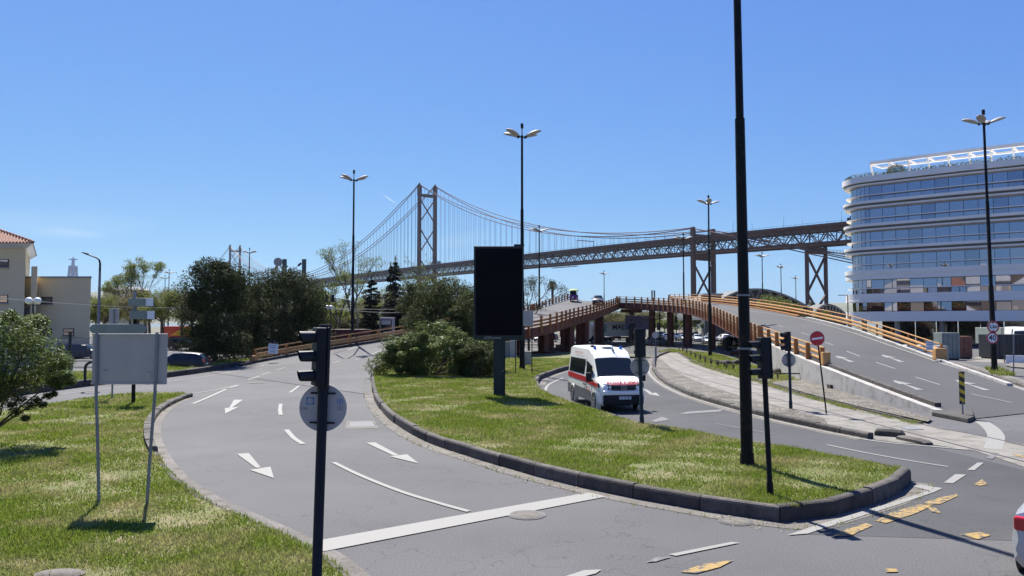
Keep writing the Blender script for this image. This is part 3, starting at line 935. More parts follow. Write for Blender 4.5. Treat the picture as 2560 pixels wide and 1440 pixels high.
# ================================================================== ROAD MARKINGS
def mark(pts, m='paint_white', name='road_marking'):
    mb = MB().poly(pts)
    return tag(mb.build(name, M[m]), kind='structure')
def mpx(lst, m='paint_white'): return mark([R(x, y) for x, y in lst], m)
def mline(px, w, m='paint_white', fn=None, n=6):
    fn = fn or R
    pl = cr([fn(x, y) for x, y in px], n)
    return tag(MB().strip(offset(pl, -w / 2), offset(pl, w / 2)).build('road_marking', M[m]), kind='structure')
mpx([(768, 1378), (802, 1352), (1130, 1293), (1472, 1233), (1516, 1243), (1140, 1316), (812, 1380)])
mline([(834, 1157), (900, 1189), (1000, 1229), (1100, 1260), (1172, 1280)], .13)
mline([(716, 1075), (735, 1096), (758, 1111)], .17)
mline([(702, 1010), (700, 1024), (702, 1038)], .16)
mline([(725, 982), (748, 965)], .15)
mline([(620, 950), (650, 940)], .15); mline([(655, 937), (675, 931)], .13)
mline([(690, 925), (712, 919)], .12)
mline([(790, 925), (812, 917)], .12); mline([(830, 908), (850, 902)], .12); mline([(890, 900), (955, 876)], .12)
mline([(468, 986), (530, 977), (595, 963)], .14)
mline([(482, 1010), (525, 992), (566, 973)], .17)
mline([(572, 971), (596, 964)], .15)
mline([(-60, 1018), (0, 1009), (110, 992), (230, 977), (420, 955), (540, 937), (600, 927)], .12)
mline([(615, 925), (660, 914)], .12)
mline([(780, 898), (830, 885), (900, 866), (960, 850)], .12)
mpx([(592, 1136), (622, 1134), (652, 1170), (640, 1171)]); mpx([(624, 1176), (676, 1168), (685, 1197)])
mpx([(915, 1108), (938, 1107), (997, 1139), (983, 1140)]); mpx([(973, 1142), (1018, 1137), (1047, 1160)])
mpx([(585, 1000), (608, 1000), (580, 1020), (573, 1020)]); mpx([(562, 1021), (597, 1018), (563, 1035)])
# right-hand road
mline([(1645, 905), (1622, 925), (1640, 952), (1700, 985), (1790, 1013), (1850, 1028)], .14)
mline([(1850, 1028), (1950, 1055), (2100, 1087), (2200, 1105), (2330, 1117), (2420, 1125)], .16)
mpx([(1605, 972), (1618, 975), (1634, 985), (1624, 986)]); mpx([(1618, 986), (1640, 982), (1650, 991)])
mpx([(1695, 1037), (1718, 1030), (1810, 1024), (1800, 1030)], 'paint_faint')
mpx([(1628, 1053), (1655, 1043), (1675, 1050), (1640, 1056)], 'paint_faint')
mline([(1790, 1060), (1860, 1073), (1935, 1086)], .10, 'paint_faint')
mline([(2068, 1113), (2160, 1132), (2270, 1152), (2370, 1168)], .11)
mline([(1408, 945), (1375, 960), (1364, 975), (1372, 992), (1396, 1006)], .14)
mpx([(2360, 1208), (2388, 1187), (2416, 1188), (2382, 1210)]); mpx([(2418, 1176), (2444, 1158), (2460, 1158), (2436, 1177)])
mpx([(2466, 1147), (2485, 1132), (2498, 1134), (2482, 1149)], 'paint_faint')
mline([(2455, 1055), (2478, 1072), (2490, 1090), (2488, 1104), (2482, 1124)], .5, fn=lambda x, y: G(x, y) + Vector((0, 0, .016)))
mpx([(2280, 1217), (2300, 1214), (2357, 1222), (2335, 1232), (2240, 1265), (2120, 1303), (2020, 1336), (1968, 1340), (2010, 1325), (2110, 1294), (2230, 1258), (2324, 1228)])
# yellow remains
mpx([(2082, 1342), (2110, 1328), (2165, 1310), (2182, 1316), (2150, 1330), (2125, 1342)], 'paint_yellow')
mpx([(2190, 1304), (2225, 1284), (2300, 1262), (2330, 1266), (2290, 1285), (2215, 1310)], 'paint_yellow')
mpx([(2310, 1258), (2340, 1248), (2392, 1236), (2394, 1242), (2350, 1262), (2320, 1264)], 'paint_yellow')
mpx([(2318, 1268), (2340, 1272), (2352, 1284), (2330, 1282)], 'paint_yellow')
mpx([(2435, 1212), (2455, 1200), (2470, 1212), (2450, 1216)], 'paint_yellow')
mpx([(2400, 1338), (2450, 1332), (2478, 1340), (2445, 1350)], 'paint_yellow')
mpx([(1700, 1432), (1760, 1412), (1835, 1402), (1800, 1420), (1740, 1436)], 'paint_yellow')
mpx([(2212, 1424), (2240, 1424), (2245, 1432), (2216, 1433)], 'paint_yellow')
mpx([(2530, 1136), (2560, 1140), (2580, 1146), (2540, 1142)], 'paint_yellow')
mpx([(1672, 1388), (1828, 1357), (1850, 1359), (1690, 1392)]); mpx([(1615, 1408), (1640, 1396), (1680, 1394), (1640, 1406)], 'paint_faint')
mpx([(1405, 1446), (1460, 1428), (1504, 1426), (1490, 1436), (1450, 1446)])
# on the right ramp
mline([(2568, 978), (2480, 948), (2350, 907), (2220, 862), (2100, 822), (2000, 797), (1900, 781), (1800, 768)], .17)
for a, b in (((2003, 832), (2022, 838)), ((2063, 856), (2083, 863)), ((2116, 878), (2150, 891)), ((2190, 906), (2238, 922)), ((2288, 943), (2350, 962)), ((2428, 985), (2530, 1007)), ((1945, 813), (1960, 818))):
    mline([a, b], .12)
def arrow_px(tip, tail, wd=1.0):
    a = R(*tip); b = R(*tail); t = (b - a); L = t.length; t.normalize(); n = Vector((-t.y, t.x, 0))
    z = Vector((0, 0, .003))
    mark([a + z, a + t * L * .42 + n * .42 * wd + z, a + t * L * .42 - n * .42 * wd + z])
    mark([a + t * L * .40 + n * .05 + z, b + n * .17 * wd + z, b - n * .17 * wd + z, a + t * L * .40 - n * .05 + z])
arrow_px((2090, 890), (2130, 905)); arrow_px((2204, 887), (2255, 905)); arrow_px((2233, 951), (2300, 975)); arrow_px((2388, 950), (2468, 976))
# manholes
def cover_round(px, py, r, label, z=.008):
    c = G(px, py); c.z = z
    o = root('manhole_cover', label, 'manhole cover', c)
    MB().cyl((0, 0, 0), r * 1.12, .005, 28).build('collar', M['gutter'], o)
    MB().cyl((0, 0, .005), r, .006, 28).build('lid', M['iron'], o)
    MB().cyl((0, 0, .011), r * .86, .004, 28).build('lid_face', M['gutter'], o)
cover_round(1317, 1288, .34, 'round manhole cover just past the white stop line')
cover_round(640, 957, .5, 'round manhole cover far up the left road')
cover_round(1840, 1304, .30, 'small drain cover beside the centre island kerb')
c = G(2402, 979)
o = root('manhole_cover', 'round manhole cover on the ramp behind the striped marker', 'manhole cover', c + Vector((0, 0, .03)))
MB().cyl((0, 0, 0), .55, .006, 28).build('collar', M['gutter'], o); MB().cyl((0, 0, .006), .4, .005, 28).build('lid', M['iron'], o)
o = root('inspection_cover', 'rectangular metal inspection cover with a pale concrete frame in the left road', 'inspection cover', G(905, 1061) + Vector((0, 0, .006)))
MB().poly([p - G(905, 1061) for p in PX([(866, 1052), (936, 1051), (948, 1071), (862, 1072)])]).build('collar', M['gutter'], o)
MB().poly([p - G(905, 1061) + Vector((0, 0, .006)) for p in PX([(876, 1055), (930, 1054), (938, 1067), (872, 1068)])]).build('lid', M['iron'], o)
# stones showing through the grass
for px, py, rx, ry, lab in ((233, 1059, .45, .22, 'flat pale stone in the left lawn between the sign posts'), (150, 1434, .38, .2, 'flat grey stone at the bottom of the left lawn'), (1600, 1174, .3, .2, 'flat pale stone in the grass of the centre island')):
    mb = MB(); c = G(px, py, .06 if px < 400 else .22)
    mb.sphere((0, 0, 0), (rx, ry, .045), 14, 6)
    o = mb.build('flat_stone', M['gutter'], smooth=True, ang=80); o.location = c
    tag(o, lab, 'stone')

# grit, leaf litter and weeds gathered along the kerbs
def litter(pl, side, wmax, n, name, label, m, smin=.008, smax=.035, z=.012):
    seg = resample(pl, .25); k = rng.integers(0, len(seg) - 1, n)
    clump = np.sin(k * .37) + np.sin(k * .13 + 1); keep = rng.random(n) < np.clip(.35 + .45 * clump, .04, 1)
    k = k[keep]; n = len(k)
    P = np.array([[p.x, p.y] for p in seg]); t = P[k + 1] - P[k]; t /= np.linalg.norm(t, axis=1)[:, None]
    nn = np.stack([-t[:, 1], t[:, 0]], 1) * side
    c = P[k] + t * rng.uniform(0, .25, n)[:, None] + nn * (wmax * rng.random(n) ** 2.2)[:, None]
    s = rng.uniform(smin, smax, n)[:, None]; a = rng.uniform(0, 6.283, n)
    u = np.stack([np.cos(a), np.sin(a)], 1) * s; w_ = np.stack([-np.sin(a), np.cos(a)], 1) * s * .6
    v = np.empty((n, 4, 3)); v[:, :, 2] = z + rng.random((n, 4)) * .012
    v[:, 0, :2] = c - u; v[:, 1, :2] = c + w_; v[:, 2, :2] = c + u; v[:, 3, :2] = c - w_
    return tag(np_mesh(name, v.reshape(-1, 3), np.arange(n * 4).reshape(n, 4), m), label, 'litter', kind='stuff')
M['litter'] = mat('litter', (.20, .165, .11), .9, island=.6)
litter(isl_near + isl_corner[1:], -1, .75, 6000, 'grit', 'tan grit and dead leaves along the front kerb of the centre island', M['litter'])
litter(lawnL_road, 1, .6, 4000, 'grit', 'tan grit along the edge of the left lawn', M['litter'])
litter(tram_near, -1, .6, 3500, 'grit', 'grit along the dark kerb of the tram track', M['litter'], .012, .05)
litter(tram_far, -1, .9, 5000, 'grit', 'dirt and leaves along the pale kerb of the tram track', M['litter'], .012, .05, z=.03)
def weeds(pl, side, off, wd, name, label, dens, hgt, z=.01, d0=14):
    a, b = offset(pl, side * off), offset(pl, side * (off + wd))
    return grass(list(a) + list(b)[::-1], z, name, label, dens=dens, hgt=hgt, d0=d0)
weeds(isl_near + isl_corner[1:], -1, .30, .22, 'weeds', 'weeds growing in the gutter joint in front of the centre island', 90, .06)
weeds(lawnL_road, 1, .0, .14, 'weeds', 'weeds spilling over the sunken kerb of the left lawn', 900, .07, z=.03)
weeds(tram_far, -1, .0, .5, 'weeds', 'weeds along the pale kerb of the tram track', 700, .09, z=.02, d0=25)
# ================================================================== STREET FURNITURE
def lamp_proto(label, h=18.0, heads=4, spread=1.0):
    o = root('street_lamp', label, 'street lamp', (0, 0, 0), group='tall street lamps with leaf-shaped heads')
    MB().tube([(0, 0, 0), (0, 0, h * .33), (0, 0, h * .335), (0, 0, h * .66), (0, 0, h * .665), (0, 0, h - .6)], [.20, .17, .135, .12, .095, .085], 10).build('pole', M['post_dark'], o, smooth=True)
    MB().cyl((0, 0, 0), .26, .5, 10, .22).build('base_sleeve', M['post_dark'], o, smooth=True)
    mb = MB(); mb.cyl((0, 0, h - .7), .04, .75, 6); mb.cyl((0, 0, h - .08), .11, .34, 8)
    mb.build('top_cap', M['post_dark'], o, smooth=True)
    for k in range(heads):
        a = math.radians({4: (28, 152, 208, 332), 2: (0, 180)}[heads][k])
        c, s = math.cos(a), math.sin(a)
        up = .28
        mb = MB(); mb.beam((0, 0, h - .75), (c * .35, s * .35, h - .7), .06); mb.beam((c * .28, s * .28, h - .78), (c * .46, s * .46, h - .60), .16, .12)
        arm = mb.build('lamp_arm', M['post_dark'], o)
        # leaf-shaped head: loft of flattened sections
        secs = []
        L = 1.15
        for u, w, t in ((0, .08, .06), (.10, .19, .11), (.35, .29, .15), (.65, .30, .15), (.88, .20, .09), (1, .06, .04)):
            r = .36 + u * L
            z = h - .70 + u * L * up + (.05 * math.sin(u * math.pi))
            sec = []
            for q in range(10):
                an = 2 * math.pi * q / 10
                lat = math.cos(an) * w; ver = math.sin(an) * t * (1.0 if math.sin(an) > 0 else .6)
                sec.append((c * r - s * lat, s * r + c * lat, z + ver))
            secs.append(sec)
        MB().loft(secs).build('lamp_head', M['signback'], o, smooth=True, ang=60)
    return o
LAMPS = [  # top px, top py, distance, label, base height
    (2463, 285, 56.0, 'tall lamp on the kerb strip at the right, carrying two round speed signs', 0),
    (1305, 318, 57.5, 'tall four-headed lamp directly behind the black advertising screen', 0),
    (885, 432, 77, 'tall lamp rising behind the left ramp railing, left of the bridge tower', 0),
    (1771, 494, 84, 'tall lamp on the green triangle, just left of the thick black pole', 0),
    (1348, 567, 112, 'lamp on the left ramp, just right of the black advertising screen', 0),
    (1708, 587, 118, 'lamp in front of the steel bridge pier, on the tip of the grass triangle', 0),
    (1510, 679, 205, 'small distant lamp above the car on the viaduct crest', 0),
    (1905, 633, 152, 'distant lamp just right of the thick black pole, above the station roof', 0),
    (1952, 662, 183, 'middle one of three distant lamps right of the thick black pole', 0),
    (1989, 691, 225, 'farthest and shortest of three distant lamps left of the braced bridge pier', 0),
    (624, 623, 148, 'distant lamp between the two dark trees, right of the far bridge tower', 0),
    (423, 676, 190, 'taller of two distant lamps above the olive trees at the left', 0),
    (413, 690, 205, 'shorter of two distant lamps above the olive trees at the left', 0),
    (329, 700, 230, 'small distant lamp left of the tall leafy tree behind the stacked signs', 0),
]
lp = lamp_proto(LAMPS[0][3])
kids = child_map()
lamp_h = 18.0
for i, (px, py, d, lab, _) in enumerate(LAMPS):
    o = lp if i == 0 else copy_tree(lp, kids)
    top = W(px, py, d)
    zb = {4: 2.0, 6: 0}.get(i, 0)
    o.location = (top.x, top.y, zb)
    s = (top.z - zb) / lamp_h
    o.scale = (1, 1, s)
    if i == 0: o.rotation_euler = (0, math.radians(-1.2), math.radians(20)); o.location = (G(2487, 936).x, G(2487, 936).y + 0, 0); o.scale = (1, 1, (W(2463, 285, o.location.y).z) / lamp_h)
    elif i in (1, 2): o.rotation_euler = (0, 0, math.radians(10 * i))
    else: o.rotation_euler = (0, 0, math.radians((i * 37) % 60))
    o['label'] = lab

# thick black pole crossing the whole picture height
b = G(1868, 1165, .22); t = W(1843, 0, b.y)
hh = (t.z - b.z)
dx = t.x - b.x
o = root('lighting_column', 'thick black weathered pole on the centre island running out of the top of the picture', 'pole', b)
pts = [(0, 0, 0)]; rad = [.155]
def pcol(f): return (dx * f * 1.0, 0, hh * f)
MB().tube([pcol(0), pcol(.24), pcol(.5), pcol(.74)], [.150, .142, .132, .122], 16).build('lower_tube', M['post_dark'], o, smooth=True)
MB().tube([pcol(.742), pcol(1.0), pcol(1.35)], [.100, .094, .085], 16).build('upper_tube', M['post_dark'], o, smooth=True)
MB().cyl((0, 0, -.02), .18, .35, 16, .165).build('base_sleeve', M['post_dark'], o, smooth=True)
for f in (.245, .248 + .11): 
    MB().tube([pcol(f), pcol(f + .004)], [.165, .165], 16).build('clamp_band', M['galv'], o, smooth=True)
for a in range(4):
    c, s = math.cos(a * math.pi / 2 + .5), math.sin(a * math.pi / 2 + .5); tp = Vector(pcol(1.35))
    MB().beam(tp, tp + Vector((c * 1.2, s * 1.2, .3)), .3, .1).build('lamp_head', M['signback'], o)

# ---- traffic signals
def signal_head(o, z0, w, mod, visor, dirx, diry, thick, hoodlen, shift):
    """three-lens head; (dirx, diry) is where it looks"""
    f = Vector((dirx, diry, 0)).normalized(); s = Vector((-f.y, f.x, 0))
    M3 = Matrix((f, s, Vector((0, 0, 1)))).transposed()
    c0 = f * shift
    mb = MB(); mb.box(c0 + Vector((0, 0, z0 + mod * 1.5)), (thick, w, mod * 3), M3)
    mb.build('housing', M['signal'], o, bevel=.015)
    mb = MB(); mb.box(c0 - f * (thick / 2 + .012) + Vector((0, 0, z0 + mod * 1.5)), (.02, w * 1.08, mod * 3.04), M3)
    mb.build('back_plate', M['signal'], o, bevel=.008)
    for k, colr in enumerate(('lens_green', 'lens_amber', 'lens_red')):
        zc = z0 + mod * (k + .5)
        fc = c0 + f * (thick / 2)
        # hood: open half tube around the lens
        outer = []; n = 14
        for u in (0.0, 1.0):
            ring = []
            for q in range(n + 1):
                an = math.radians(-60 + 300 * q / n)
                L = hoodlen * u * (.90 + .10 * math.sin(an))
                r = visor * (1 - .04 * u)
                ring.append(fc + f * L + s * (math.cos(an) * r) + Vector((0, 0, zc + math.sin(an) * r)))
            outer.append(ring)
        mb = MB(); mb.loft(outer, closed=False)
        inner = [[fc + (p - fc) * 1.0 + (Vector((fc.x, fc.y, zc)) + f * ((p - fc).dot(f)) - p) * .06 for p in ring] for ring in outer]
        mb.loft(inner[::-1], closed=False)
        hd = mb.build('visor', M['visor'], o, smooth=True, ang=60)
        lens = MB().tube([fc + Vector((0, 0, zc)), fc + f * .012 + Vector((0, 0, zc))], visor * .86, 18)
        lens.build('lens', M[colr], o, smooth=True)
M['visor'] = mat('visor', (.012, .015, .019), 0.55, spec=.3)
M['lens_red'] = mat('lens_red', (.10, .01, .01), .2); M['lens_amber'] = mat('lens_amber', (.16, .09, .01), .2); M['lens_green'] = mat('lens_green', (.01, .08, .05), .2)

def signal(name, base, top_off, label, h, pole_r, head_z, w, mod, visor, look, thick, hood, shift, disc=None, pm='post_green', n=14):
    o = root(name, label, 'traffic light', base)
    lean = Vector(top_off) / h
    o.rotation_euler = (-math.atan(lean.y), math.atan(lean.x), 0)
    MB().tube([(0, 0, -.02), (0, 0, .3), (0, 0, .32), (0, 0, h)], [pole_r * 1.25, pole_r * 1.2, pole_r, pole_r * .97], n).build('pole', M[pm], o, smooth=True)
    signal_head(o, head_z, w, mod, visor, look[0], look[1], thick, hood, shift)
    if disc:
        zc, r, cx, fy = disc
        rs = root('round_sign', None, None, (cx, fy, zc)); rs.parent = o
        del_keys = [k for k in rs.keys()]
        ds = MB(); ds.tube([(0, 0, 0), (0, -.012, 0)], r, 40)
        ds.build('disc_back', M['signback'], rs, smooth=True)
        MB().tube([(0, .001, 0), (0, .012, 0)], r * .995, 40).build('disc_rim', M['galv'], rs, smooth=True)
        for dz in (r * .62, -r * .62):
            MB().box((0, -.022, dz), (r * 1.05, .016, .022)).build('bracket', M['signal'], rs)
    return o, (rs if disc else None)

b1 = G(800, 1470); b1 = W(797, 1500, 9.7); b1.z = 0
b1 = Vector(((797 - 1280) / F * 9.7, 9.7, 0.05))
tp = W(817, 815, 9.7)
sg, rs = signal('traffic_light', b1, (tp.x - b1.x - .02, 0), 'large near traffic light facing left with a round sign back under it', tp.z - .05, .064,
     2.95, .23, .245, .074, (-.87, -.5), .13, .20, .065, disc=(2.66, .302, -.01, -.0), pm='signal', n=20)
rs.location = (-.01, .075, 2.66)
MB().cyl((0, 0, tp.z - .16), .078, .13, 20).build('pole_cap', M['visor'], sg, smooth=True)
MB().cyl((0, 0, 2.90), .074, .78, 20).build('mounting_sleeve', M['signal'], sg, smooth=True)
MB().cyl((0, 0, 2.88), .07, .1, 20, .062).build('collar', M['signal'], sg, smooth=True)
# what is printed on the sign back
Mt = Matrix.Rotation(math.pi / 2, 4, 'X')
def decal(parent, x, z, w, h, m, y=-.0135, name='sticker'):
    return MB().poly([(x - w / 2, y, z - h / 2), (x + w / 2, y, z - h / 2), (x + w / 2, y, z + h / 2), (x - w / 2, y, z + h / 2)]).build(name, m, parent)
M['blue_print'] = mat('blue_print', (.05, .17, .34), .5); M['ink'] = mat('ink', (.035, .045, .07), .6); M['ink_faint'] = mat('ink_faint', (.15, .17, .21), .6)
stk = decal(rs, -.165, .085, .098, .092, M['blue_print'])
MB().tube([(-.165, -.014, .085), (-.165, -.0150, .085)], .037, 20).build('sticker_disc', M['signback'], stk)
text_part('printed_number', '2', .05, M['blue_print'], stk, Matrix.Translation((-.157, -.0158, .094)) @ Mt)
text_part('lettering', 'CML', .042, M['ink'], rs, Matrix.Translation((-.232, -.0145, -.015)) @ Mt)
text_part('lettering', 'o    o', .03, M['ink_faint'], rs, Matrix.Translation((-.18, -.0145, -.055)) @ Mt)
text_part('lettering', 'CHLF', .034, M['ink_faint'], rs, Matrix.Translation((.222, -.0145, .018)) @ Mt)
text_part('lettering', '6152', .034, M['ink'], rs, Matrix.Translation((.216, -.0145, -.015)) @ Mt)
em = MB().tube([(.215, -.0137, .085), (.215, -.0145, .085)], .042, 20).build('emblem', M['blue_print'], rs)
MB().tube([(.215, -.0147, .085), (.215, -.0153, .085)], .033, 20).build('emblem_ring', M['signback'], em)
MB().extrude([(.20, -.0155, .06), (.205, -.0155, .10), (.215, -.0155, .11), (.226, -.0155, .10), (.232, -.0155, .06), (.216, -.0155, .08)], (0, -.0005, 0)).build('emblem_figure', M['blue_print'], em)

b2 = G(1926, 1243, .22); tp2 = W(1907, 842, b2.y)
signal('traffic_light', b2, (tp2.x - b2.x, 0), 'three-lens traffic light on a black post at the tip of the centre island', tp2.z - b2.z, .055,
       (tp2.z - b2.z) - .86, .24, .283, .075, (-1, -.15), .20, .22, .0, pm='post_dark')
b3 = G(1977, 1020, .05); tp3 = W(1971, 829, b3.y)
s3, r3 = signal('traffic_light', b3, (tp3.x - b3.x, 0), 'traffic light with a pale round sign back standing on the tram strip', tp3.z - b3.z, .062,
       (tp3.z - b3.z) - .86, .26, .285, .11, (-1, -.1), .16, .22, .06, disc=((tp3.z - b3.z) - 1.25, .31, 0, .08), pm='post_green')
b4 = G(1605, 1064, .2); tp4 = W(1598, 822, b4.y)
s4, r4 = signal('traffic_light', b4, (tp4.x - b4.x, 0), 'traffic light seen from behind, in front of the ambulance, with a round sign back', tp4.z - b4.z, .065,
       (tp4.z - b4.z) - .98, .34, .325, .12, (-.25, 1), .16, .22, 0, disc=((tp4.z - b4.z) - 1.33, .335, 0, .08), pm='post_green')
text_part('lettering', 'O=', .15, M['ink_faint'], r4, Matrix.Translation((-.20, -.0145, .10)) @ Mt)
text_part('lettering', 'CHLF', .07, M['ink_faint'], r4, Matrix.Translation((.21, -.0145, .05)) @ Mt)

# ---- round and other signs
def pole_sign(name, label, base, top, r, h):
    o = root(name, label, 'sign', base)
    d = Vector(top) - Vector(base)
    MB().tube([(0, 0, 0), d], r, 8).build('post', M[h], o, smooth=True)
    return o, d
def disc(parent, c, r, mats_, tilt=0.0, name='sign_face'):
    """front disc facing the camera side (-y)"""
    MB().tube([c, Vector(c) + Vector((0, .015, 0))], r, 36).build('sign_plate', M['galv'], parent, smooth=True)
    MB().tube([Vector(c) + Vector((0, -.001, 0)), Vector(c) + Vector((0, -.005, 0))], r * .975, 36).build('sign_face', mats_[0], parent, smooth=True)
    if len(mats_) > 1:
        MB().tube([Vector(c) + Vector((0, -.0055, 0)), Vector(c) + Vector((0, -.009, 0))], r * .76, 36).build('sign_centre', mats_[1], parent, smooth=True)
bs = G(2066, 1034, .02); tc = W(2043, 846, bs.y)
o, d = pole_sign('no_entry_sign', 'red and white no-entry sign on a thin leaning post beside the tram track', bs, tc + Vector((0.03, .02, -.15)), .032, 'post_dark')
disc(o, (tc - bs), .31, [M['sign_white']]); disc(o, (tc - bs) + Vector((0, -.006, 0)), .298, [M['sign_red']])
MB().box((tc - bs) + Vector((0, -.016, .0)), (.46, .006, .085), Matrix.Rotation(math.radians(-8), 3, 'Y')).build('white_bar', M['sign_white'], o)
bs = G(1640, 917, .1); tc = W(1638, 838, bs.y)
o, d = pole_sign('round_sign', 'small round sign seen from behind at the far head of the tram strip', bs, tc, .035, 'galv')
disc(o, (tc - bs) + Vector((0, -.05, 0)), .28, [M['signback']])
MB().box((W(1639, 887, bs.y) - bs) + Vector((0, -.05, 0)), (.16, .1, 1.15)).build('sleeve', M['galv'], o)
# striped hazard marker
bs = G(2407, 1036, .16); tc = W(2406, 929, bs.y)
o = root('hazard_marker', 'yellow and black striped marker post at the foot of the ramp', 'marker', bs)
hm = tc.z - bs.z; wm = .22; hb = .40
MB().tube([(0, 0, 0), (0, 0, hb + .1)], .03, 8).build('post', M['galv'], o, smooth=True)
MB().box((0, .012, (hm + hb) / 2), (wm, .02, hm - hb)).build('board', M['black'], o)
n = 4; ph = (hm - hb) / n
for k in range(n):
    z = hb + k * ph + .02
    MB().extrude([(-wm / 2 + .004, -.001, z + ph * .42), (-wm / 2 + .004, -.001, min(hm, z + ph * .92)), (wm / 2 - .004, -.001, z + ph * .52), (wm / 2 - .004, -.001, z + .03)], (0, -.004, 0)).build('stripe', M['yellow_sign'], o)
# kerb nose below it
pts_n = PX([(2330, 1040), (2372, 1048), (2420, 1058), (2436, 1052), (2432, 1036), (2380, 1030), (2335, 1026)])
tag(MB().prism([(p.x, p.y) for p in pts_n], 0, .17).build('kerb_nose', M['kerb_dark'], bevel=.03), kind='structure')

# signs on lamp A
lpA = lp
dA = lpA.location.y - .32
for (px, py, txt, lab, sz, r) in ((2475, 817, '2,2m', 'round red-rimmed height limit sign on the right lamp, above the 40 sign', .30, .44), (2473, 845, '40', 'round red-rimmed sign reading 40 on the right lamp', .55, .44)):
    c = W(px + 8, py, dA)
    o = root('speed_sign' if txt == '40' else 'height_limit_sign', lab, 'sign', c)
    disc(o, (0, 0, 0), r, [M['sign_red'], M['sign_white']])
    text_part('lettering', txt, sz, M['black'], o, Matrix.Translation((0, -.012, 0)) @ Mt, bold=.012)
    if txt != '40':
        for s in (1, -1):
            MB().extrude([(-.10, -.010, s * .36), (.10, -.010, s * .36), (0, -.010, s * .22)], (0, -.003, 0)).build('triangle', M['black'], o)
bs = G(2534, 945); tc = W(2534, 838, bs.y)
o, d = pole_sign('sign_post', 'thin grey post on the right kerb strip beside the tall lamp', bs, tc, .04, 'galv')

# ---- left sign board seen from behind
bl = G(262, 1260, .05); br_ = G(379, 1300, .05)
dd = 16.0
o = root('sign_board', 'large grey sign board seen from behind on two thin posts in the left lawn', 'sign board', (W(325, 900, dd).x, dd, .05))
def L(p): return Vector(p) - Vector(o.location)
z1, z0 = W(325, 834, dd).z, W(325, 961, dd).z
x0, x1 = W(231, 900, dd).x, W(418, 900, dd).x
bd = MB(); bd.box(L(((x0 + x1) / 2, dd, (z0 + z1) / 2)), (x1 - x0, .035, z1 - z0)); bd.build('panel', M['signback'], o, bevel=.01)
for (px0, px1, base) in ((247, 262, bl), (397, 381, Vector((br_.x, 16.0, .05)))):
    bx = G(px1, 1262 if px1 < 300 else 1300, .05)
    by = dd - .05
    bxx = (px1 - 1280) / F * dd
    txx = (px0 - 1280) / F * dd
    MB().tube([L((bxx, by, .03)), L((bxx + (txx - bxx) * .25, by, .9)), L((txx + (bxx - txx) * .15, by, 2.3)), L((txx, by, z1 + .03))], .032, 10).build('post', M['galv'], o, smooth=True)
for zz in (z1 - .02, z0 + .02): MB().box(L(((x0 + x1) / 2, dd - .025, zz)), (x1 - x0 + .01, .02, .03)).build('edge_rail', M['signback'], o)
text_part('lettering', 'MPL', .05, M['ink'], o, Matrix.Translation(L((W(266, 926, dd).x, dd - .020, W(266, 926, dd).z))) @ Mt)
text_part('lettering', 'ALUZIN', .055, M['ink_faint'], o, Matrix.Translation(L((W(381, 929, dd).x, dd - .020, W(381, 929, dd).z))) @ Mt)
text_part('lettering', '5', .07, M['ink'], o, Matrix.Translation(L((W(381, 940, dd).x, dd - .020, W(381, 940, dd).z))) @ Mt)

# ---- stacked direction signs behind it
bp = G(333, 1006, .05); dq = bp.y
o = root('direction_signpost', 'thick post carrying two grey box signs and a long rounded sign, behind the board', 'signpost', bp)
def Lq(px, py, dy=0): return W(px, py, dq + dy) - bp
MB().tube([(0, 0, 0), (0, 0, Lq(333, 790).z)], .085, 10).build('pole', M['post_dark'], o, smooth=True)
MB().tube([(Lq(337, 790)), (Lq(337, 728))], .075, 10).build('pole_top', M['galv'], o, smooth=True)
def pill(x0, x1, y0, y1, th, dy, m, name):
    a, b = Lq(x0, y0, dy), Lq(x1, y1, dy); r = (a.z - b.z) / 2; pts = []
    for k in range(9): an = math.pi / 2 + math.pi * k / 8; pts.append(Vector((a.x + r + math.cos(an) * r, a.y, b.z + r + math.sin(an) * r)))
    for k in range(9): an = -math.pi / 2 + math.pi * k / 8; pts.append(Vector((b.x - r + math.cos(an) * r, a.y, b.z + r + math.sin(an) * r)))
    MB().extrude(pts, (0, th, 0)).build(name, m, o, bevel=.02)
pill(224, 362, 810, 834, .16, -.25, M['grey_green'], 'long_sign')
for (xa, xb, xc, ya, yb) in ((318, 364, 383, 745, 765), (320, 367, 386, 777, 798)):
    a, b, c = Lq(xa, ya, -.2), Lq(xb, yb, -.2), Lq(xc, yb, .25)
    pts = [(a.x, a.y + .25, a.z), (a.x + .06, a.y, a.z), (b.x, a.y, a.z), (c.x, c.y, a.z), (c.x, c.y + .05, a.z)]
    lo = [(p[0], p[1], b.z) for p in pts]
    mb = MB(); mb.prism([(p[0], p[1]) for p in pts] + [(a.x + .3, a.y + .55)], b.z, a.z)
    mb.build('box_sign', M['grey_green'], o, bevel=.015)
    MB().extrude([(b.x + .02, b.y - .012, b.z + .01), (c.x, c.y - .012, b.z + .01), (c.x, c.y - .012, a.z - .01), (b.x + .02, b.y - .012, a.z - .01)], (0, -.004, 0)).build('pale_end', M['white'], o)
g = Lq(282, 775, 2)
o2 = root('small_sign', 'narrow grey sign seen from behind above the long rounded sign', 'sign', W(283, 880, dq + 2) * 1)
o2.location.z = 0.05
tz, bz = W(283, 776, dq + 2).z, W(283, 812, dq + 2).z
MB().box((0, 0, (tz + bz) / 2 - .05), (.5, .04, tz - bz + .2)).build('panel', M['signback'], o2, bevel=.01)
MB().box((.02, -.04, tz / 2), (.07, .05, tz)).build('post', M['galv'], o2)

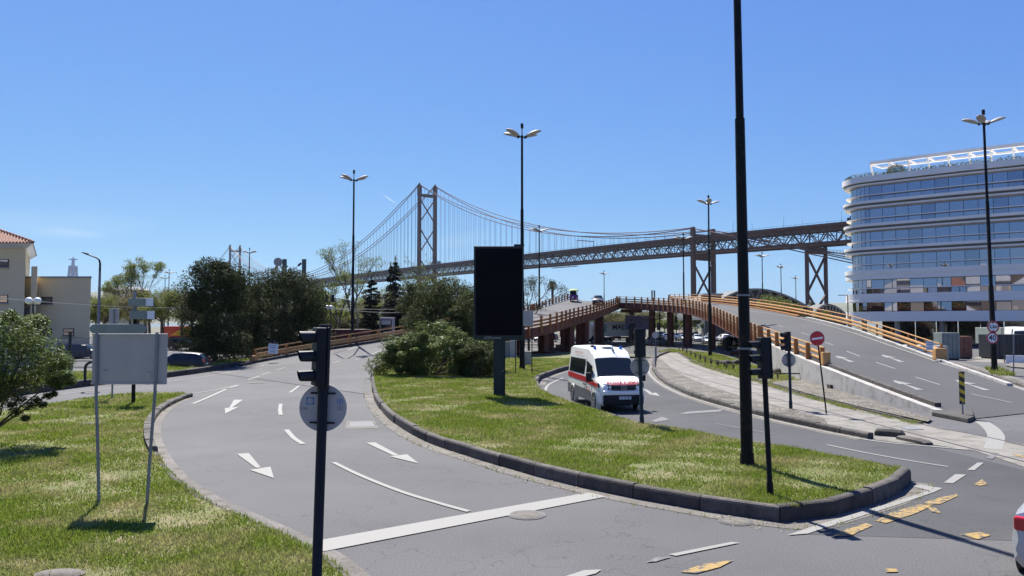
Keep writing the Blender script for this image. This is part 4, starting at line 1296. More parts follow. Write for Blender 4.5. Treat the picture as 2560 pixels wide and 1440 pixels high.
# ---- advertising screen
bb = G(1248, 992, .2); db = bb.y
o = root('advertising_screen', 'tall black digital advertising screen on a dark green post on the island', 'advertising screen', bb)
def Lb(px, py, dy=0): return W(px, py, db + dy) - bb
pa, pb = Lb(1234, 850), Lb(1263, 990)
MB().box(((pa.x + pb.x) / 2, 0, pa.z / 2), (pb.x - pa.x, .42, pa.z)).build('post', M['post_green'], o, bevel=.03)
MB().box((pb.x - .03, -.215, pa.z / 2), (.05, .012, pa.z * .98)).build('post_seam', M['signal'], o)
MB().box((pb.x - .12, -.22, pa.z * .46), (.10, .02, .035)).build('lock', M['galv'], o)
qa, qb = Lb(1185, 616), Lb(1308, 850)
cx, cz = (qa.x + qb.x) / 2, (qa.z + qb.z) / 2
MB().box((cx, 0, cz), (qb.x - qa.x, .38, qa.z - qb.z)).build('cabinet', M['post_green'], o, bevel=.03)
sa, sb = Lb(1190, 622), Lb(1305, 838)
MB().box(((sa.x + sb.x) / 2, -.196, (sa.z + sb.z) / 2), (sb.x - sa.x, .01, sa.z - sb.z)).build('screen', M['screen'], o)
text_part('lettering', 'JCDecaux', .17, M['signback'], o, Matrix.Translation((Lb(1232, 844).x, -.197, Lb(1232, 844).z)) @ Mt, sx=1.15)
MB().box((qb.x - .2, 0, qa.z + .05), (.5, .3, .08)).build('roof_vent', M['signal'], o)

# ---- things behind the screen
bc = G(1314, 915, .2)
o = root('utility_cabinet', 'light grey utility cabinet on the grass behind the advertising screen', 'utility cabinet', bc)
a, b = W(1300, 880, bc.y) - bc, W(1328, 915, bc.y) - bc
MB().box(((a.x + b.x) / 2, .2, a.z / 2), (b.x - a.x, .45, a.z)).build('body', M['signback'], o, bevel=.02)
for sx in (-.22, .22): MB().box(((a.x + b.x) / 2 + sx, -.032, a.z / 2), (.40, .015, a.z * .88)).build('door', M['signback'], o)
MB().box(((a.x + b.x) / 2 + .03, -.045, a.z * .5), (.05, .02, .22)).build('handle', M['black'], o)
MB().box(((a.x + b.x) / 2, .2, a.z + .03), (b.x - a.x + .08, .52, .06)).build('lid', M['signback'], o)
bc = G(1282, 897, .2)
o = root('utility_cabinet', 'tall narrow pale cabinet between the dark bush and the lamp behind the screen', 'utility cabinet', bc)
a, b = W(1276, 850, bc.y) - bc, W(1291, 897, bc.y) - bc
MB().box(((a.x + b.x) / 2, .2, a.z / 2), (b.x - a.x, .4, a.z)).build('body', M['white'], o, bevel=.02)
MB().box(((a.x + b.x) / 2, -.01, a.z / 2), ((b.x - a.x) * .85, .02, a.z * .92)).build('door', M['signback'], o)
MB().box(((a.x + b.x) / 2 - .75, .25, a.z * .46), (.95, .4, a.z * .9)).build('side_unit', M['grey_green'], o)
bc = G(1330, 938, .2)
o = root('sign_board', 'grey panel seen from behind at the right edge of the advertising screen', 'sign board', bc)
a, b = W(1288, 777, bc.y) - bc, W(1333, 815, bc.y) - bc
MB().box(((a.x + b.x) / 2, 0, (a.z + b.z) / 2), (b.x - a.x, .04, a.z - b.z)).build('panel', M['signback'], o, bevel=.01)
for px in (1289, 1330):
    c = W(px, 938, bc.y) - bc
    MB().tube([(c.x, .04, 0), (c.x, .04, a.z)], .035, 8).build('post', M['post_green'], o, smooth=True)

# ---- white notices on the railings
for (px, py, w_, h_, lab, lines) in ((683, 872, .85, .85, 'white notice hanging on the left ramp railing', ('TRANSITO', 'PROIBIDO', 'A', 'PEOES')), (2324, 864, .5, .62, 'white notice on the end of the right ramp railing', ('TRANSITO', 'PROIBIDO', 'A', 'PEOES'))):
    dn = 66.0 if px < 1000 else 52.0
    c = W(px, py, dn)
    o = root('notice', lab, 'notice', c, rot=(0, math.radians(4), 0))
    MB().box((0, 0, 0), (w_, .02, h_)).build('plate', M['white'], o)
    for k, s in enumerate(lines):
        text_part('lettering', s, h_ * .17, M['blue_print'], o, Matrix.Translation((0, -.012, h_ * (.33 - .21 * k))) @ Mt, bold=.004)

# ---- low timber barriers along the grass triangle
pk = [(1702, 875), (1712, 880), (1722, 886), (1733, 892), (1745, 897), (1757, 903), (1770, 908), (1786, 914), (1803, 919), (1825, 925)]
pr = root('low_barrier', '', 'barrier', (0, 0, 0), group='low wooden barriers along the edge of the grass triangle')
MB().box((0, 0, .42), (.85, .14, .07)).build('top_plank', M['bark_pale'], pr)
for s in (-.3, .3): MB().box((s, 0, .2), (.09, .11, .4)).build('leg', M['bark'], pr)
kids = child_map()
names = ['first', 'second', 'third', 'fourth', 'fifth', 'sixth', 'seventh', 'eighth', 'ninth', 'tenth']
for i, (px, py) in enumerate(pk):
    o = pr if i == 0 else copy_tree(pr, kids)
    p = G(px, py, .05); o.location = p
    nx = G(*(pk[i + 1] if i + 1 < len(pk) else (1845, 930)), .05); o.rotation_euler = (0, 0, math.atan2(nx.y - p.y, nx.x - p.x) * .5)
    o['label'] = 'low wooden barrier, %s from the far tip of the grass triangle' % names[i]
p = G(1975, 950, .06)
o = root('long_bench_rail', 'long low bar on two legs at the corner of the grass near the tram track', 'low rail', p)
MB().box((0, 0, .42), (2.1, .09, .08)).build('bar', M['bark'], o)
for s in (-.8, .8): MB().box((s, 0, .2), (.08, .08, .4)).build('leg', M['bark'], o)
for px, py, sx, lab in ((1938, 935, .6, 'rounded grey boulder in the grass behind the low bar'), (1812, 912, .8, 'dark boulder in the grass beside the left side of the black pole'), (1838, 911, .5, 'smaller dark boulder just left of the black pole')):
    p = G(px, py, .06); mb = MB(); mb.sphere((0, 0, .1), (sx, sx * .6, .32), 12, 7)
    mb.v = [(x * (1 + .12 * math.sin(9 * y + 5 * z)), y * (1 + .12 * math.cos(8 * x)), z * (1 + .15 * math.sin(7 * x))) for x, y, z in mb.v]
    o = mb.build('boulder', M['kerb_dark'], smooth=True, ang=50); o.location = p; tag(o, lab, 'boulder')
p = G(2088, 970, .1); tag(MB().box((0, 0, .1), (.75, .5, .2)).build('access_box', M['kerb_dark'], bevel=.02), 'low dark box set in the cobbles beside the whitewashed wall', 'box').location = p

# small far-right kerbs and strip beyond the ramp
kr = cr(PX([(2362, 908), (2420, 925), (2480, 944), (2560, 972), (2700, 1025)]), 4)
kerb(kr, .22, .25, stone=1.5, label='pale kerb between the ramp foot and the right side street', m='kerb')
st = kr + offset(kr, 1.1)[::-1]
sheet('kerb_strip', [p for p in st], .16, M['gutter'])
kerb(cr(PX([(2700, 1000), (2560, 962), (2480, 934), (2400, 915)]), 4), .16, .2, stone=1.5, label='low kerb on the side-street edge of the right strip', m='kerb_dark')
gp = PX([(2462, 926), (2500, 928), (2540, 946), (2480, 944)])
grass(gp, .17, 'verge_grass', 'small patch of grass at the foot of the right lamp', dens=900, hgt=.2, d0=20)
sheet('side_pavement', [(44, 74), (49, 66.5), (60, 60), (75, 54), (95, 48), (95, 96), (60, 96)], .02, M['concrete'])
sheet('side_island', PX([(2512, 916), (2530, 908), (2600, 905), (2600, 925), (2530, 920)]), .10, M['gutter'])

# ---- left: curved guard pipe, low wall, globe lamps, concrete lamp, fence posts
p0 = G(212, 963, .36)
o = root('pipe_barrier', 'dark green bent pipe barrier beside the dark kerb, left of the sign board', 'barrier', p0)
zt = W(212, 906, p0.y).z - p0.z
pts = [(0, 0, 0), (0, 0, zt * .75)] + [(.42 - .42 * math.cos(a), 0, zt * .75 + .34 * math.sin(a)) for a in (math.pi * k / 8 for k in range(1, 8))] + [(.84, 0, zt * .75), (.84, 0, 0)]
MB().tube(pts, .075, 10).build('bent_pipe', M['post_green'], o, smooth=True)
for i, px in enumerate((20, 95, 170)):
    p0 = G(px, 935, .05)
    o = root('pipe_railing', '%s length of low pipe railing in front of the grey wall at the left' % ('left', 'middle', 'right')[i], 'railing', p0, group='low pipe railings in front of the grey wall')
    w = 2.3; h = .95
    for nm, r in (('frame_pipe', .035),):
        MB().tube([(0, 0, 0), (0, 0, h * .85), (.15, 0, h), (w - .15, 0, h), (w, 0, h * .85), (w, 0, 0)], r, 8).build(nm, M['post_green'], o, smooth=True)
    MB().tube([(0, 0, .5), (w, 0, .5)], .025, 6).build('mid_pipe', M['post_green'], o, smooth=True)
wl = root('low_wall', 'low grey concrete wall behind the pipe railings at the left', 'wall', (-45, 57, 0))
for k in range(8):
    MB().box((-16 + k * 3.75, 0, .58), (3.72, .3, 1.16)).build('wall_panel', M['wallgrey'], wl, bevel=.01)
    MB().box((-16 + k * 3.75, 0, 1.19), (3.74, .42, .07)).build('coping', M['concrete'], wl)
p0 = W(83, 752, 46); 
o = root('globe_lamp', 'street lamp with two white globes in front of the beige building', 'street lamp', (p0.x, 46, 0.3))
MB().tube([(0, 0, 0), (0, 0, p0.z - .5)], .05, 10).build('pole', M['post_green'], o, smooth=True)
for s in (-.19, .19):
    MB().tube([(0, 0, p0.z - .6), (s, .1 * (s > 0), p0.z - .55), (s, .1 * (s > 0), p0.z - .35)], .02, 6).build('arm', M['post_green'], o, smooth=True)
    MB().sphere((s, .12 * (1 if s > 0 else -1), p0.z - .3), .215, 18, 12).build('globe', M['white_gloss'], o, smooth=True, ang=90)
p0 = W(820, 771, 88)
o = root('globe_lamp', 'single globe lamp in front of the red container', 'street lamp', (p0.x, 88, .3))
MB().tube([(.3, 0, 0), (.3, 0, p0.z - .4)], .06, 8).build('pole', M['post_green'], o, smooth=True)
for s in (-.12, .3): MB().sphere((s, .1, p0.z - .2), .27, 14, 10).build('globe', M['white_gloss'], o, smooth=True, ang=90)
dl = 62; p0 = W(245, 870, dl); pt = W(246, 648, dl)
o = root('street_lamp', 'pale concrete lamp post with one curved arm beside the beige building', 'street lamp', (p0.x, dl, 0))
MB().tube([(0, 0, 0), (0, 0, pt.z - 1.0)], [.15, .09], 10).build('pole', M['galv'], o, smooth=True)
e = W(212, 634, dl) - Vector((p0.x, dl, 0))
MB().tube([(0, 0, pt.z - 1.1), (0, 0, pt.z - .35), (-.08, 0, pt.z - .05), (-.3, 0, pt.z + .12), (e.x, 0, e.z)], [.09, .08, .075, .06, .04], 8).build('arm', M['post_dark'], o, smooth=True)
MB().box((e.x + .05, 0, e.z + .02), (.5, .18, .09), Matrix.Rotation(math.radians(14), 3, 'Y')).build('lamp_head', M['post_dark'], o)
for (px, py0, py1, d, lab) in ((174, 832, 892, 60, 'short dark square post in front of the beige building'),):
    p = G(px, py1); p = W(px, py1, d); p.z = 0
    h = W(px, py0, d).z
    o = root('post', lab, 'post', p)
    MB().box((0, 0, h / 2), (.16, .16, h)).build('shaft', M['post_green'], o, bevel=.01); MB().box((0, 0, h + .04), (.26, .26, .08)).build('cap', M['post_green'], o)

# ---- mast-arm signals and catenary masts and wires
dm = 95; p0 = W(893, 850, dm); p0.z = 0
o = root('mast_arm_signal', 'curved green mast with two traffic light heads reaching left over the road', 'traffic light', p0)
def Lm(px, py): return W(px, py, dm) - p0
MB().tube([(0, 0, 0), (Lm(895, 800)), (Lm(889, 768)), (Lm(872, 750)), (Lm(832, 745))], [.12, .1, .09, .07, .05], 8).build('mast', M['mast_green'], o, smooth=True)
for px in (817, 832): 
    c = Lm(px, 746); MB().box(c, (.38, .3, 1.0)).build('signal_head', M['black'], o, bevel=.03)
for i, (px, y0, d, lab) in enumerate(((709, 648, 92, 'left of two square green masts behind the dark trees'), (758, 648, 92, 'right of two square green masts behind the dark trees'))):
    p = W(px, 850, d); p.z = 0; h = W(px, y0, d).z
    o = root('catenary_mast', lab, 'mast', p, group='green steel catenary masts')
    MB().box((0, 0, h / 2), (.42, .42, h)).build('shaft', M['mast_green'], o); MB().box((0, 0, h * .82), (.7, .55, .12)).build('bracket', M['mast_green'], o)
for px, d, lab in ((1631, 160, 'left of two far catenary masts above the viaduct railing'), (1637, 162, 'right of two far catenary masts above the viaduct railing')):
    p = W(px, 850, d); p.z = 0; h = W(px, 726, d).z
    o = root('catenary_mast', lab, 'mast', p, group='far catenary masts')
    MB().box((0, 0, h / 2), (.28, .28, h)).build('shaft', M['mast_green'], o)
# insulator on the stay cable
a = W(760, 652, 92); b = W(715, 690, 92)
o = root('stay_cable', 'stay cable with an insulator between the two green masts', 'cable', a)
MB().tube([(0, 0, 0), b - a], .035, 5).build('cable', M['black'], o); MB().tube([(b - a) * .16, (b - a) * .32], .14, 6).build('insulator', M['black'], o)
wires = [((-20, 744), 60, (620, 762), 100), ((600, 752), 95, (1180, 768), 88), ((770, 765), 90, (1180, 773), 88), ((1560, 786), 120, (1830, 788), 120), ((95, 836), 75, (240, 838), 75)]
for i, (pa_, da, pb_, db_) in enumerate(wires):
    a, b = W(*pa_, da), W(*pb_, db_)
    pts = [a.lerp(b, t / 8) - Vector((0, 0, .6 * math.sin(math.pi * t / 8))) for t in range(9)]
    tag(MB().tube(pts, .018, 4).build('overhead_wire', M['galv'], origin=a), 'thin overhead tram wire, %s' % ('in front of the beige building', 'crossing the conifers', 'just below the other wire by the conifers', 'under the viaduct', 'low before the beige building')[i], 'wire')
# hanging signal under the viaduct
p = W(1690, 800, 122)
o = root('hanging_signal', 'small black traffic light hanging from a wire under the viaduct', 'traffic light', p)
MB().box((0, 0, 0), (.42, .3, 1.1)).build('signal_head', M['black'], o, bevel=.04); MB().tube([(0, 0, .5), (0, 0, 1.0)], .03, 5).build('hanger', M['black'], o)
p = W(1650, 850, 118); p.z = 0; h = W(1650, 775, 118).z
o = root('traffic_light', 'dark far traffic light standing beside the billboard under the viaduct', 'traffic light', p)
MB().tube([(0, 0, 0), (0, 0, h)], .09, 8).build('pole', M['post_dark'], o, smooth=True)
for z in (h * .55,): MB().box((-.25, 0, z), (.4, .35, 1.1)).build('signal_head', M['black'], o, bevel=.03)
# ================================================================== VEHICLES  (local x = forward)
def paint(name, c, metal=.2):
    if name not in M: M[name] = mat(name, c, 0.4, metal, coat=.25, spec=.35)
    return M[name]
paint('paint_silver', (.45, .46, .48), .6); paint('paint_black', (.012, .014, .02)); paint('paint_darkblue', (.008, .011, .020))
paint('paint_car_white', (.75, .75, .74), 0); paint('paint_grey', (.16, .17, .18), .5); paint('paint_red', (.35, .02, .02)); paint('paint_blue', (.04, .10, .25))
paint('paint_purple', (.16, .015, .10)); paint('paint_palegrey', (.30, .31, .33), .5)

def wheel(o, x, y, r, w=.21, name='wheel'):
    wv = bpy.data.objects.new(name, None); COL.objects.link(wv); wv.parent = o; wv.location = (x, y, r)
    s = 1 if y > 0 else -1
    MB().tube([(0, -w / 2, 0), (0, -w / 2 + .03, 0), (0, w / 2 - .03, 0), (0, w / 2, 0)], [r * .93, r, r, r * .93], 22).build('tyre', M['rubber'], wv, smooth=True, ang=50)
    MB().tube([(0, s * (w / 2 - .02), 0), (0, s * (w / 2 + .006), 0)], r * .64, 18).build('rim', M['rim'], wv, smooth=True)
    mb = MB()
    for k in range(5):
        a = 2 * math.pi * k / 5 + .3
        for da in (-.28, .28):
            pass
        c = Vector((math.cos(a + .63) * r * .42, s * (w / 2 + .008), math.sin(a + .63) * r * .42))
        mb.tube([c, c + Vector((0, s * .004, 0))], r * .15, 7)
    mb.build('rim_hole', M['black'], wv)

def section(x, zb, zs, belt, zr, w, wb, wr, crown=.025, lowk=.35):
    half = [(0, zb), (w * .86, zb), (w * .97, zb + .10), (w, zb + (belt - zb) * .55), (wb, belt), (wr, zr - .045), (wr - .10, zr), (0, zr + crown)]
    pts = [(x, y, z) for y, z in half] + [(x, -y, z) for y, z in half[-2:0:-1]]
    return pts
def car_body(o, st, glass, bodymat, extra=()):
    secs = [section(*s) for s in st]
    n = len(secs[0])           # 14 points; strips k: k->k+1
    side = {4: 'L', 9: 'R'}
    groups = {}
    for i in range(len(secs) - 1):
        for k in range(n):
            key = 'body'
            for nm, (i0, i1, ks) in glass.items():
                if i0 <= i < i1 and k in ks: key = nm
            groups.setdefault(key, []).append((i, k))
    for key, fl in groups.items():
        mb = MB(); used = {}
        def vid(i, k):
            if (i, k) not in used:
                used[(i, k)] = len(mb.v); mb.v.append(tuple(secs[i][k]))
            return used[(i, k)]
        for i, k in fl:
            k2 = (k + 1) % n
            f = [vid(i, k), vid(i + 1, k), vid(i + 1, k2), vid(i, k2)]
            mb.f.append(f); mb.m.append(0)
        if key == 'body':
            mb.f.append([vid(0, k) for k in range(n)]); mb.m.append(0)
            mb.f.append([vid(len(secs) - 1, k) for k in range(n - 1, -1, -1)]); mb.m.append(0)
        nm = key.rstrip('0123456789').rstrip('_')
        mb.build(nm, bodymat if key == 'body' else M['glass'], o, smooth=True, ang=32)
SIDE = (4, 9)
def hatchback(label, pm='paint_silver', L=4.15, Wd=.88, H=1.46, suv=0.0, sedan=False, group=None, wheels=True):
    o = root('car', label, 'car', group=group)
    k = L / 4.15; h = H
    z = .22 + suv * .08
    st = [(2.07 * k, z + .1, 0, .58, .62, Wd * .80, Wd * .76, Wd * .72, .0),
          (1.98 * k, z, 0, .66, .72, Wd * .94, Wd * .88, Wd * .82, .01),
          (1.55 * k, z, 0, .80, .87, Wd, Wd * .93, Wd * .86, .02),
          (.98 * k, z, 0, .90, .99, Wd, Wd * .95, Wd * .84, .02),
          (.28 * k, z, 0, .92, h - .06, Wd, Wd * .96, Wd * .72, .02),
          (.20 * k, z, 0, .92, h - .04, Wd, Wd * .96, Wd * .715, .02),
          (-.42 * k, z, 0, .93, h, Wd, Wd * .96, Wd * .71, .02),
          (-.50 * k, z, 0, .93, h, Wd, Wd * .96, Wd * .71, .02),
          (-1.15 * k, z, 0, .95, h - .03, Wd, Wd * .95, Wd * .69, .02)]
    if sedan:
        st += [(-1.25 * k, z, 0, .95, h - .06, Wd, Wd * .95, Wd * .68, .01), (-1.72 * k, z, 0, .96, 1.02, Wd * .98, Wd * .92, Wd * .80, .01), (-2.02 * k, z, 0, .92, .97, Wd * .94, Wd * .88, Wd * .78, .0), (-2.08 * k, z + .1, 0, .62, .70, Wd * .84, Wd * .8, Wd * .72, 0)]
        gl = {'windscreen': (3, 4, (5, 6, 7, 8)), 'side_window': (4, 5, ()), 'side_window1': (5, 6, (4,)), 'side_window2': (5, 6, (9,)), 'side_window3': (7, 8, (4,)), 'side_window4': (7, 8, (9,)), 'rear_window': (9, 10, (5, 6, 7, 8))}
    else:
        st += [(-1.42 * k, z, 0, .97, h - .06, Wd * .99, Wd * .94, Wd * .68, .02), (-1.72 * k, z, 0, .99, h - .13, Wd * .98, Wd * .92, Wd * .66, .02), (-1.98 * k, z, 0, .97, 1.06, Wd * .95, Wd * .89, Wd * .78, .02), (-2.08 * k, z + .1, 0, .62, .72, Wd * .88, Wd * .84, Wd * .76, 0)]
        gl = {'windscreen': (3, 4, (5, 6, 7, 8)), 'side_window1': (5, 6, (4,)), 'side_window2': (5, 6, (9,)), 'side_window3': (7, 8, (4,)), 'side_window4': (7, 8, (9,)), 'rear_window': (10, 11, (5, 6, 7, 8))}
    car_body(o, st, gl, M[pm])
    for sx in (1.30 * k, -1.28 * k):
        for sy in (1, -1):
            MB().tube([(sx, sy * (Wd - .10), .33), (sx, sy * (Wd + .004), .33)], .385, 20).build('wheel_arch', M['black'], o)
            wheel(o, sx, sy * (Wd - .085), .32)
    for sy in (1, -1):
        MB().box((2.0 * k, sy * Wd * .68, .64), (.16, .34, .15), Matrix.Rotation(sy * .35, 3, 'Z')).build('headlight', M['lamp_glass'], o, bevel=.03)
        MB().box((-2.03 * k, sy * Wd * .76, .86), (.12, .26, .20)).build('tail_light', M['tail_red'], o, bevel=.03)
        MB().box((.78 * k, sy * (Wd + .09), .98), (.12, .20, .14)).build('mirror', M[pm], o, bevel=.03)
    MB().box((2.065 * k, 0, .42), (.03, .9, .16)).build('grille', M['plastic'], o, bevel=.01)
    MB().box((2.09 * k, 0, .44), (.012, .5, .1)).build('number_plate', M['white'], o)
    MB().box((-2.09 * k, 0, .62), (.02, .5, .1)).build('number_plate', M['white'], o)
    return o

def place(o, x, y, z, heading, pitch=0):
    o.location = (x, y, z); o.rotation_euler = (0, pitch, heading)

def van_body(name, label, cat, L, W_, H, pm, amb=False):
    o = root(name, label, cat)
    f = L / 2; w = W_ / 2
    st = [(f - .02, .38, 0, .86, .90, w * .72, w * .70, w * .66, 0.0),
          (f - .10, .30, 0, 1.04, 1.10, w * .93, w * .86, w * .80, .01),
          (f - .35, .28, 0, 1.20, 1.30, w * .99, w * .93, w * .84, .015),
          (f - .88, .28, 0, 1.33, 1.46, w, w * .965, w * .86, .02),
          (f - 1.62, .28, 0, 1.34, 2.22, w, w * .975, w * .80, .03),
          (f - 1.95, .28, 0, 1.36, H - .16, w, w * .98, w * .80, .04),
          (f - 2.6, .28, 0, 1.38, H - .03, w, w * .985, w * .82, .04),
          (-f + .35, .28, 0, 1.38, H, w, w * .985, w * .84, .03),
          (-f + .04, .32, 0, 1.38, H - .05, w * .985, w * .97, w * .83, .03),
          (-f, .40, 0, 1.36, H - .12, w * .95, w * .94, w * .79, .02)]
    car_body(o, st, {'windscreen': (3, 4, (5, 6, 7, 8))}, M[pm])
    return o, f, w
amb, f, w = van_body('ambulance', 'white high-roof ambulance with a red stripe driving towards the viewer', 'ambulance', 5.95, 2.04, 2.66, 'white_gloss')
M['amb_red'] = mat('amb_red', (.40, .006, .014), .5, spec=.3); M['amb_grey'] = mat('amb_grey', (.11, .115, .12), .5); M['beacon'] = mat('beacon', (.03, .12, .55), .1, coat=1)
def side_panel(o, name, m, x0, x1, z0a, z1a, z0b, z1b, s, off=.012, wb=None):
    """quad on the flank following its tilt"""
    def y(z, H=2.66): 
        if z <= 1.38: return w * (1 + (.985 - 1) * max(0, (z - .9) / .48)) 
        return w * (.985 + (.84 - .985) * (z - 1.38) / (H - .045 - 1.38))
    pts = [(x0, s * (y(z0a) + off), z0a), (x1, s * (y(z0b) + off), z0b), (x1, s * (y(z1b) + off), z1b), (x0, s * (y(z1a) + off), z1a)]
    if s < 0: pts = pts[::-1]
    return MB().extrude(pts, (0, -s * .008, 0)).build(name, m, o)
for s in (1, -1):
    side_panel(amb, 'side_window', M['glass'], f - 2.75, -f + .30, 1.45, 2.12, 1.45, 2.12, s)
    side_panel(amb, 'door_window', M['glass'], f - 1.45, f - 2.45, 1.38, 1.86, 1.40, 2.08, s)
    side_panel(amb, 'red_stripe', M['amb_red'], f - .45, f - 2.6, 1.02, 1.18, 1.12, 1.36, s, .010)
    side_panel(amb, 'red_stripe', M['amb_red'], f - 2.62, -f + .06, 1.12, 1.36, 1.16, 1.40, s, .010)
    side_panel(amb, 'side_moulding', M['amb_grey'], f - 1.55, -f + 1.35, .36, .78, .36, .86, s, .012)
    side_panel(amb, 'side_moulding', M['amb_grey'], -f + .60, -f + .05, .40, .86, .40, .86, s, .012)
    side_panel(amb, 'door_seam', M['amb_grey'], f - 2.58, f - 2.60, .36, 2.2, .36, 2.2, s, .014)
    side_panel(amb, 'door_seam', M['amb_grey'], f - 1.36, f - 1.38, .4, 1.38, .4, 1.38, s, .014)
    for x in (f - 2.40, f - 2.74): MB().box((x, s * (w + .02), 1.02), (.17, .05, .05)).build('door_handle', M['black'], amb, bevel=.01)
    for x in (f - 1.0, -f + 1.0):
        MB().tube([(x, s * (w - .2), .40), (x, s * (w + .012), .40)], .46, 24).build('wheel_arch', M['white_gloss'], amb)
        MB().tube([(x, s * (w - .2), .38), (x, s * (w + .018), .38)], .41, 24).build('wheel_well', M['black'], amb)
        wheel(amb, x, s * (w - .09), .345, .235)
    mir = MB(); mir.box((f - 1.12, s * (w + .20), 1.42), (.16, .24, .40)); mir.box((f - 1.18, s * (w + .06), 1.28), (.08, .2, .08))
    mir.build('mirror', M['plastic'], amb, bevel=.04)
    # headlight wraps the corner
    y0, y1 = w * .48, w * .97
    pts = [(f + .015, s * y0, .98), (f - .03, s * (y0 + .16), .97), (f - .36, s * (y1 + .035), 1.02), (f - .42, s * (y1 + .03), 1.22), (f - .10, s * (y0 + .18), 1.17), (f - .02, s * y0, 1.13)]
    if s < 0: pts = pts[::-1]
    MB().extrude(pts, (-.06, -s * .02, 0)).build('headlight', M['headlight'] if 'headlight' in M else M['glass'], amb)
    MB().tube([(f + .005, s * (y0 + .10), 1.06), (f + .022, s * (y0 + .10), 1.06)], .055, 16).build('headlamp', M['lamp_on'] if 'lamp_on' in M else M['lamp_glass'], amb, smooth=True)
    MB().sphere((f - .17, s * w * .76, 1.08), (.07, .1, .06), 10, 6).build('headlamp', M['lamp_glass'], amb, smooth=True)
    MB().box((f - .01, s * .78, .52), (.05, .2, .09)).build('fog_lamp', M['lamp_glass'], amb, bevel=.02)
    MB().cyl((f - 2.35, s * .60, 2.60), .075, .13, 12, .06).build('beacon', M['beacon'], amb, smooth=True)
MB().box((f - .0, 0, 1.04), (.08, w * .98, .20)).build('grille', M['plastic'], amb, bevel=.02)
for z in (.98, 1.04, 1.10): MB().box((f + .042, 0, z), (.01, w * .94, .012)).build('grille_bar', M['amb_grey'], amb)
MB().box((f - .02, 0, 1.165), (.09, w * 1.06, .03)).build('red_trim', M['amb_red'], amb)
MB().box((f - .04, 0, .52), (.20, w * 1.72, .42)).build('bumper', M['plastic'], amb, bevel=.06)
MB().box((f - .06, 0, .83), (.20, w * 1.74, .20)).build('bumper_upper', M['white_gloss'], amb, bevel=.05)
MB().box((f + .065, .05, .62), (.012, .52, .115)).build('number_plate', M['white'], amb)
MyM = Matrix(((0, 0, 1, 0), (1, 0, 0, 0), (0, 1, 0, 0), (0, 0, 0, 1)))
text_part('lettering', 'DV 09 MR', .10, M['black'], amb, Matrix.Translation((f + .073, .05, .62)) @ MyM, bold=.002)
# round badge in the grille
bg = MB().tube([(f + .035, 0, 1.045), (f + .06, 0, 1.045)], .125, 24).build('badge', M['rim'], amb, smooth=True)
MB().tube([(f + .061, 0, 1.045), (f + .064, 0, 1.045)], .105, 24).build('badge_face', M['plastic'], bg, smooth=True)
text_part('badge_letter', 'V', .13, M['rim'], bg, Matrix.Translation((f + .068, 0, 1.085)) @ MyM, bold=.001)
text_part('badge_letter', 'W', .13, M['rim'], bg, Matrix.Translation((f + .068, 0, 1.0)) @ MyM, bold=.001)
sl = math.atan2(1.30 - 1.10 + .05, .25)
a1 = Vector((-.25, 0, .20)).normalized()
HM = Matrix(((0, a1.x, .0, 0), (1, 0, 0, 0), (0, a1.z, 0, 0), (0, 0, 0, 1)))
nrm = Vector((0, 1, 0)).cross(a1)
HM = Matrix(((0, a1.x, nrm.x, 0), (1, 0, 0, 0), (0, a1.z, nrm.z, 0), (0, 0, 0, 1)))
text_part('bonnet_lettering', 'AMBULÂNCIA', .235, M['amb_red'], amb, Matrix.Translation((f - .215, .04, 1.225)) @ HM, mirror=True, bold=.006, sx=.98)
sd_ = Matrix(((-1, 0, 0, 0), (0, 0, -1, 0), (0, 1, 0, 0), (0, 0, 0, 1)))
RM = Matrix(((1, 0, 0, 0), (0, .12, -1, 0), (0, 1, .12, 0), (0, 0, 0, 1)))
text_part('lettering', 'TRANSPORTE DE DOENTES', .135, M['amb_red'], amb, Matrix.Translation((-.2 - .9, -(w * .875 + .02), 2.38)) @ RM, sx=.95)
text_part('lettering', 'TRANSPORTE', .12, M['amb_red'], amb, Matrix.Translation((f - 2.0, -(w + .018), .90)) @ RM)
text_part('lettering', 'DOENTES', .12, M['amb_red'], amb, Matrix.Translation((f - 2.0, -(w + .018), .77)) @ RM)
MB().sphere((f - 2.5, 0, 2.70), (.28, .28, .06), 14, 6).build('roof_dome', M['white'], amb, smooth=True)
MB().tube([(f - 1.95, .12, 2.50), (f - 2.05, .14, 2.86)], .012, 5).build('aerial', M['black'], amb)
MB().box((f - 1.98, .12, 2.56), (.14, .1, .06)).build('aerial_base', M['black'], amb, bevel=.02)
MB().box((f - 3.0, -.55, 2.70), (.2, .14, .1)).build('siren', M['black'], amb, bevel=.02)
MB().tube([(f - 1.05, -.3, 1.50), (f - 1.0, .5, 1.47)], .015, 5).build('wiper', M['black'], amb)
fl_, rl_ = G(1490, 1026), G(1437, 1003)
hd = (fl_ - rl_).normalized(); sidev = Vector((-hd.y, hd.x, 0))
cfront = fl_ + sidev * (w - .09)
ctr = cfront - hd * (f - 1.0)
place(amb, ctr.x, ctr.y, .004, math.atan2(hd.y, hd.x))

# silver car at the lower right corner
sc = hatchback('silver car cut off by the lower right corner, red tail light showing', 'paint_silver', L=4.5, Wd=.92, H=1.50)
p = G(2540, 1440)
place(sc, 9.52, 12.28, .004, math.radians(45))
# left dark hatchback
c1 = hatchback('dark blue hatchback driving left behind the sign board', 'paint_darkblue', H=1.5)
p = G(447, 930, 0)
place(c1, (452 - 1280) / F * 59, 59, .0, math.radians(183))
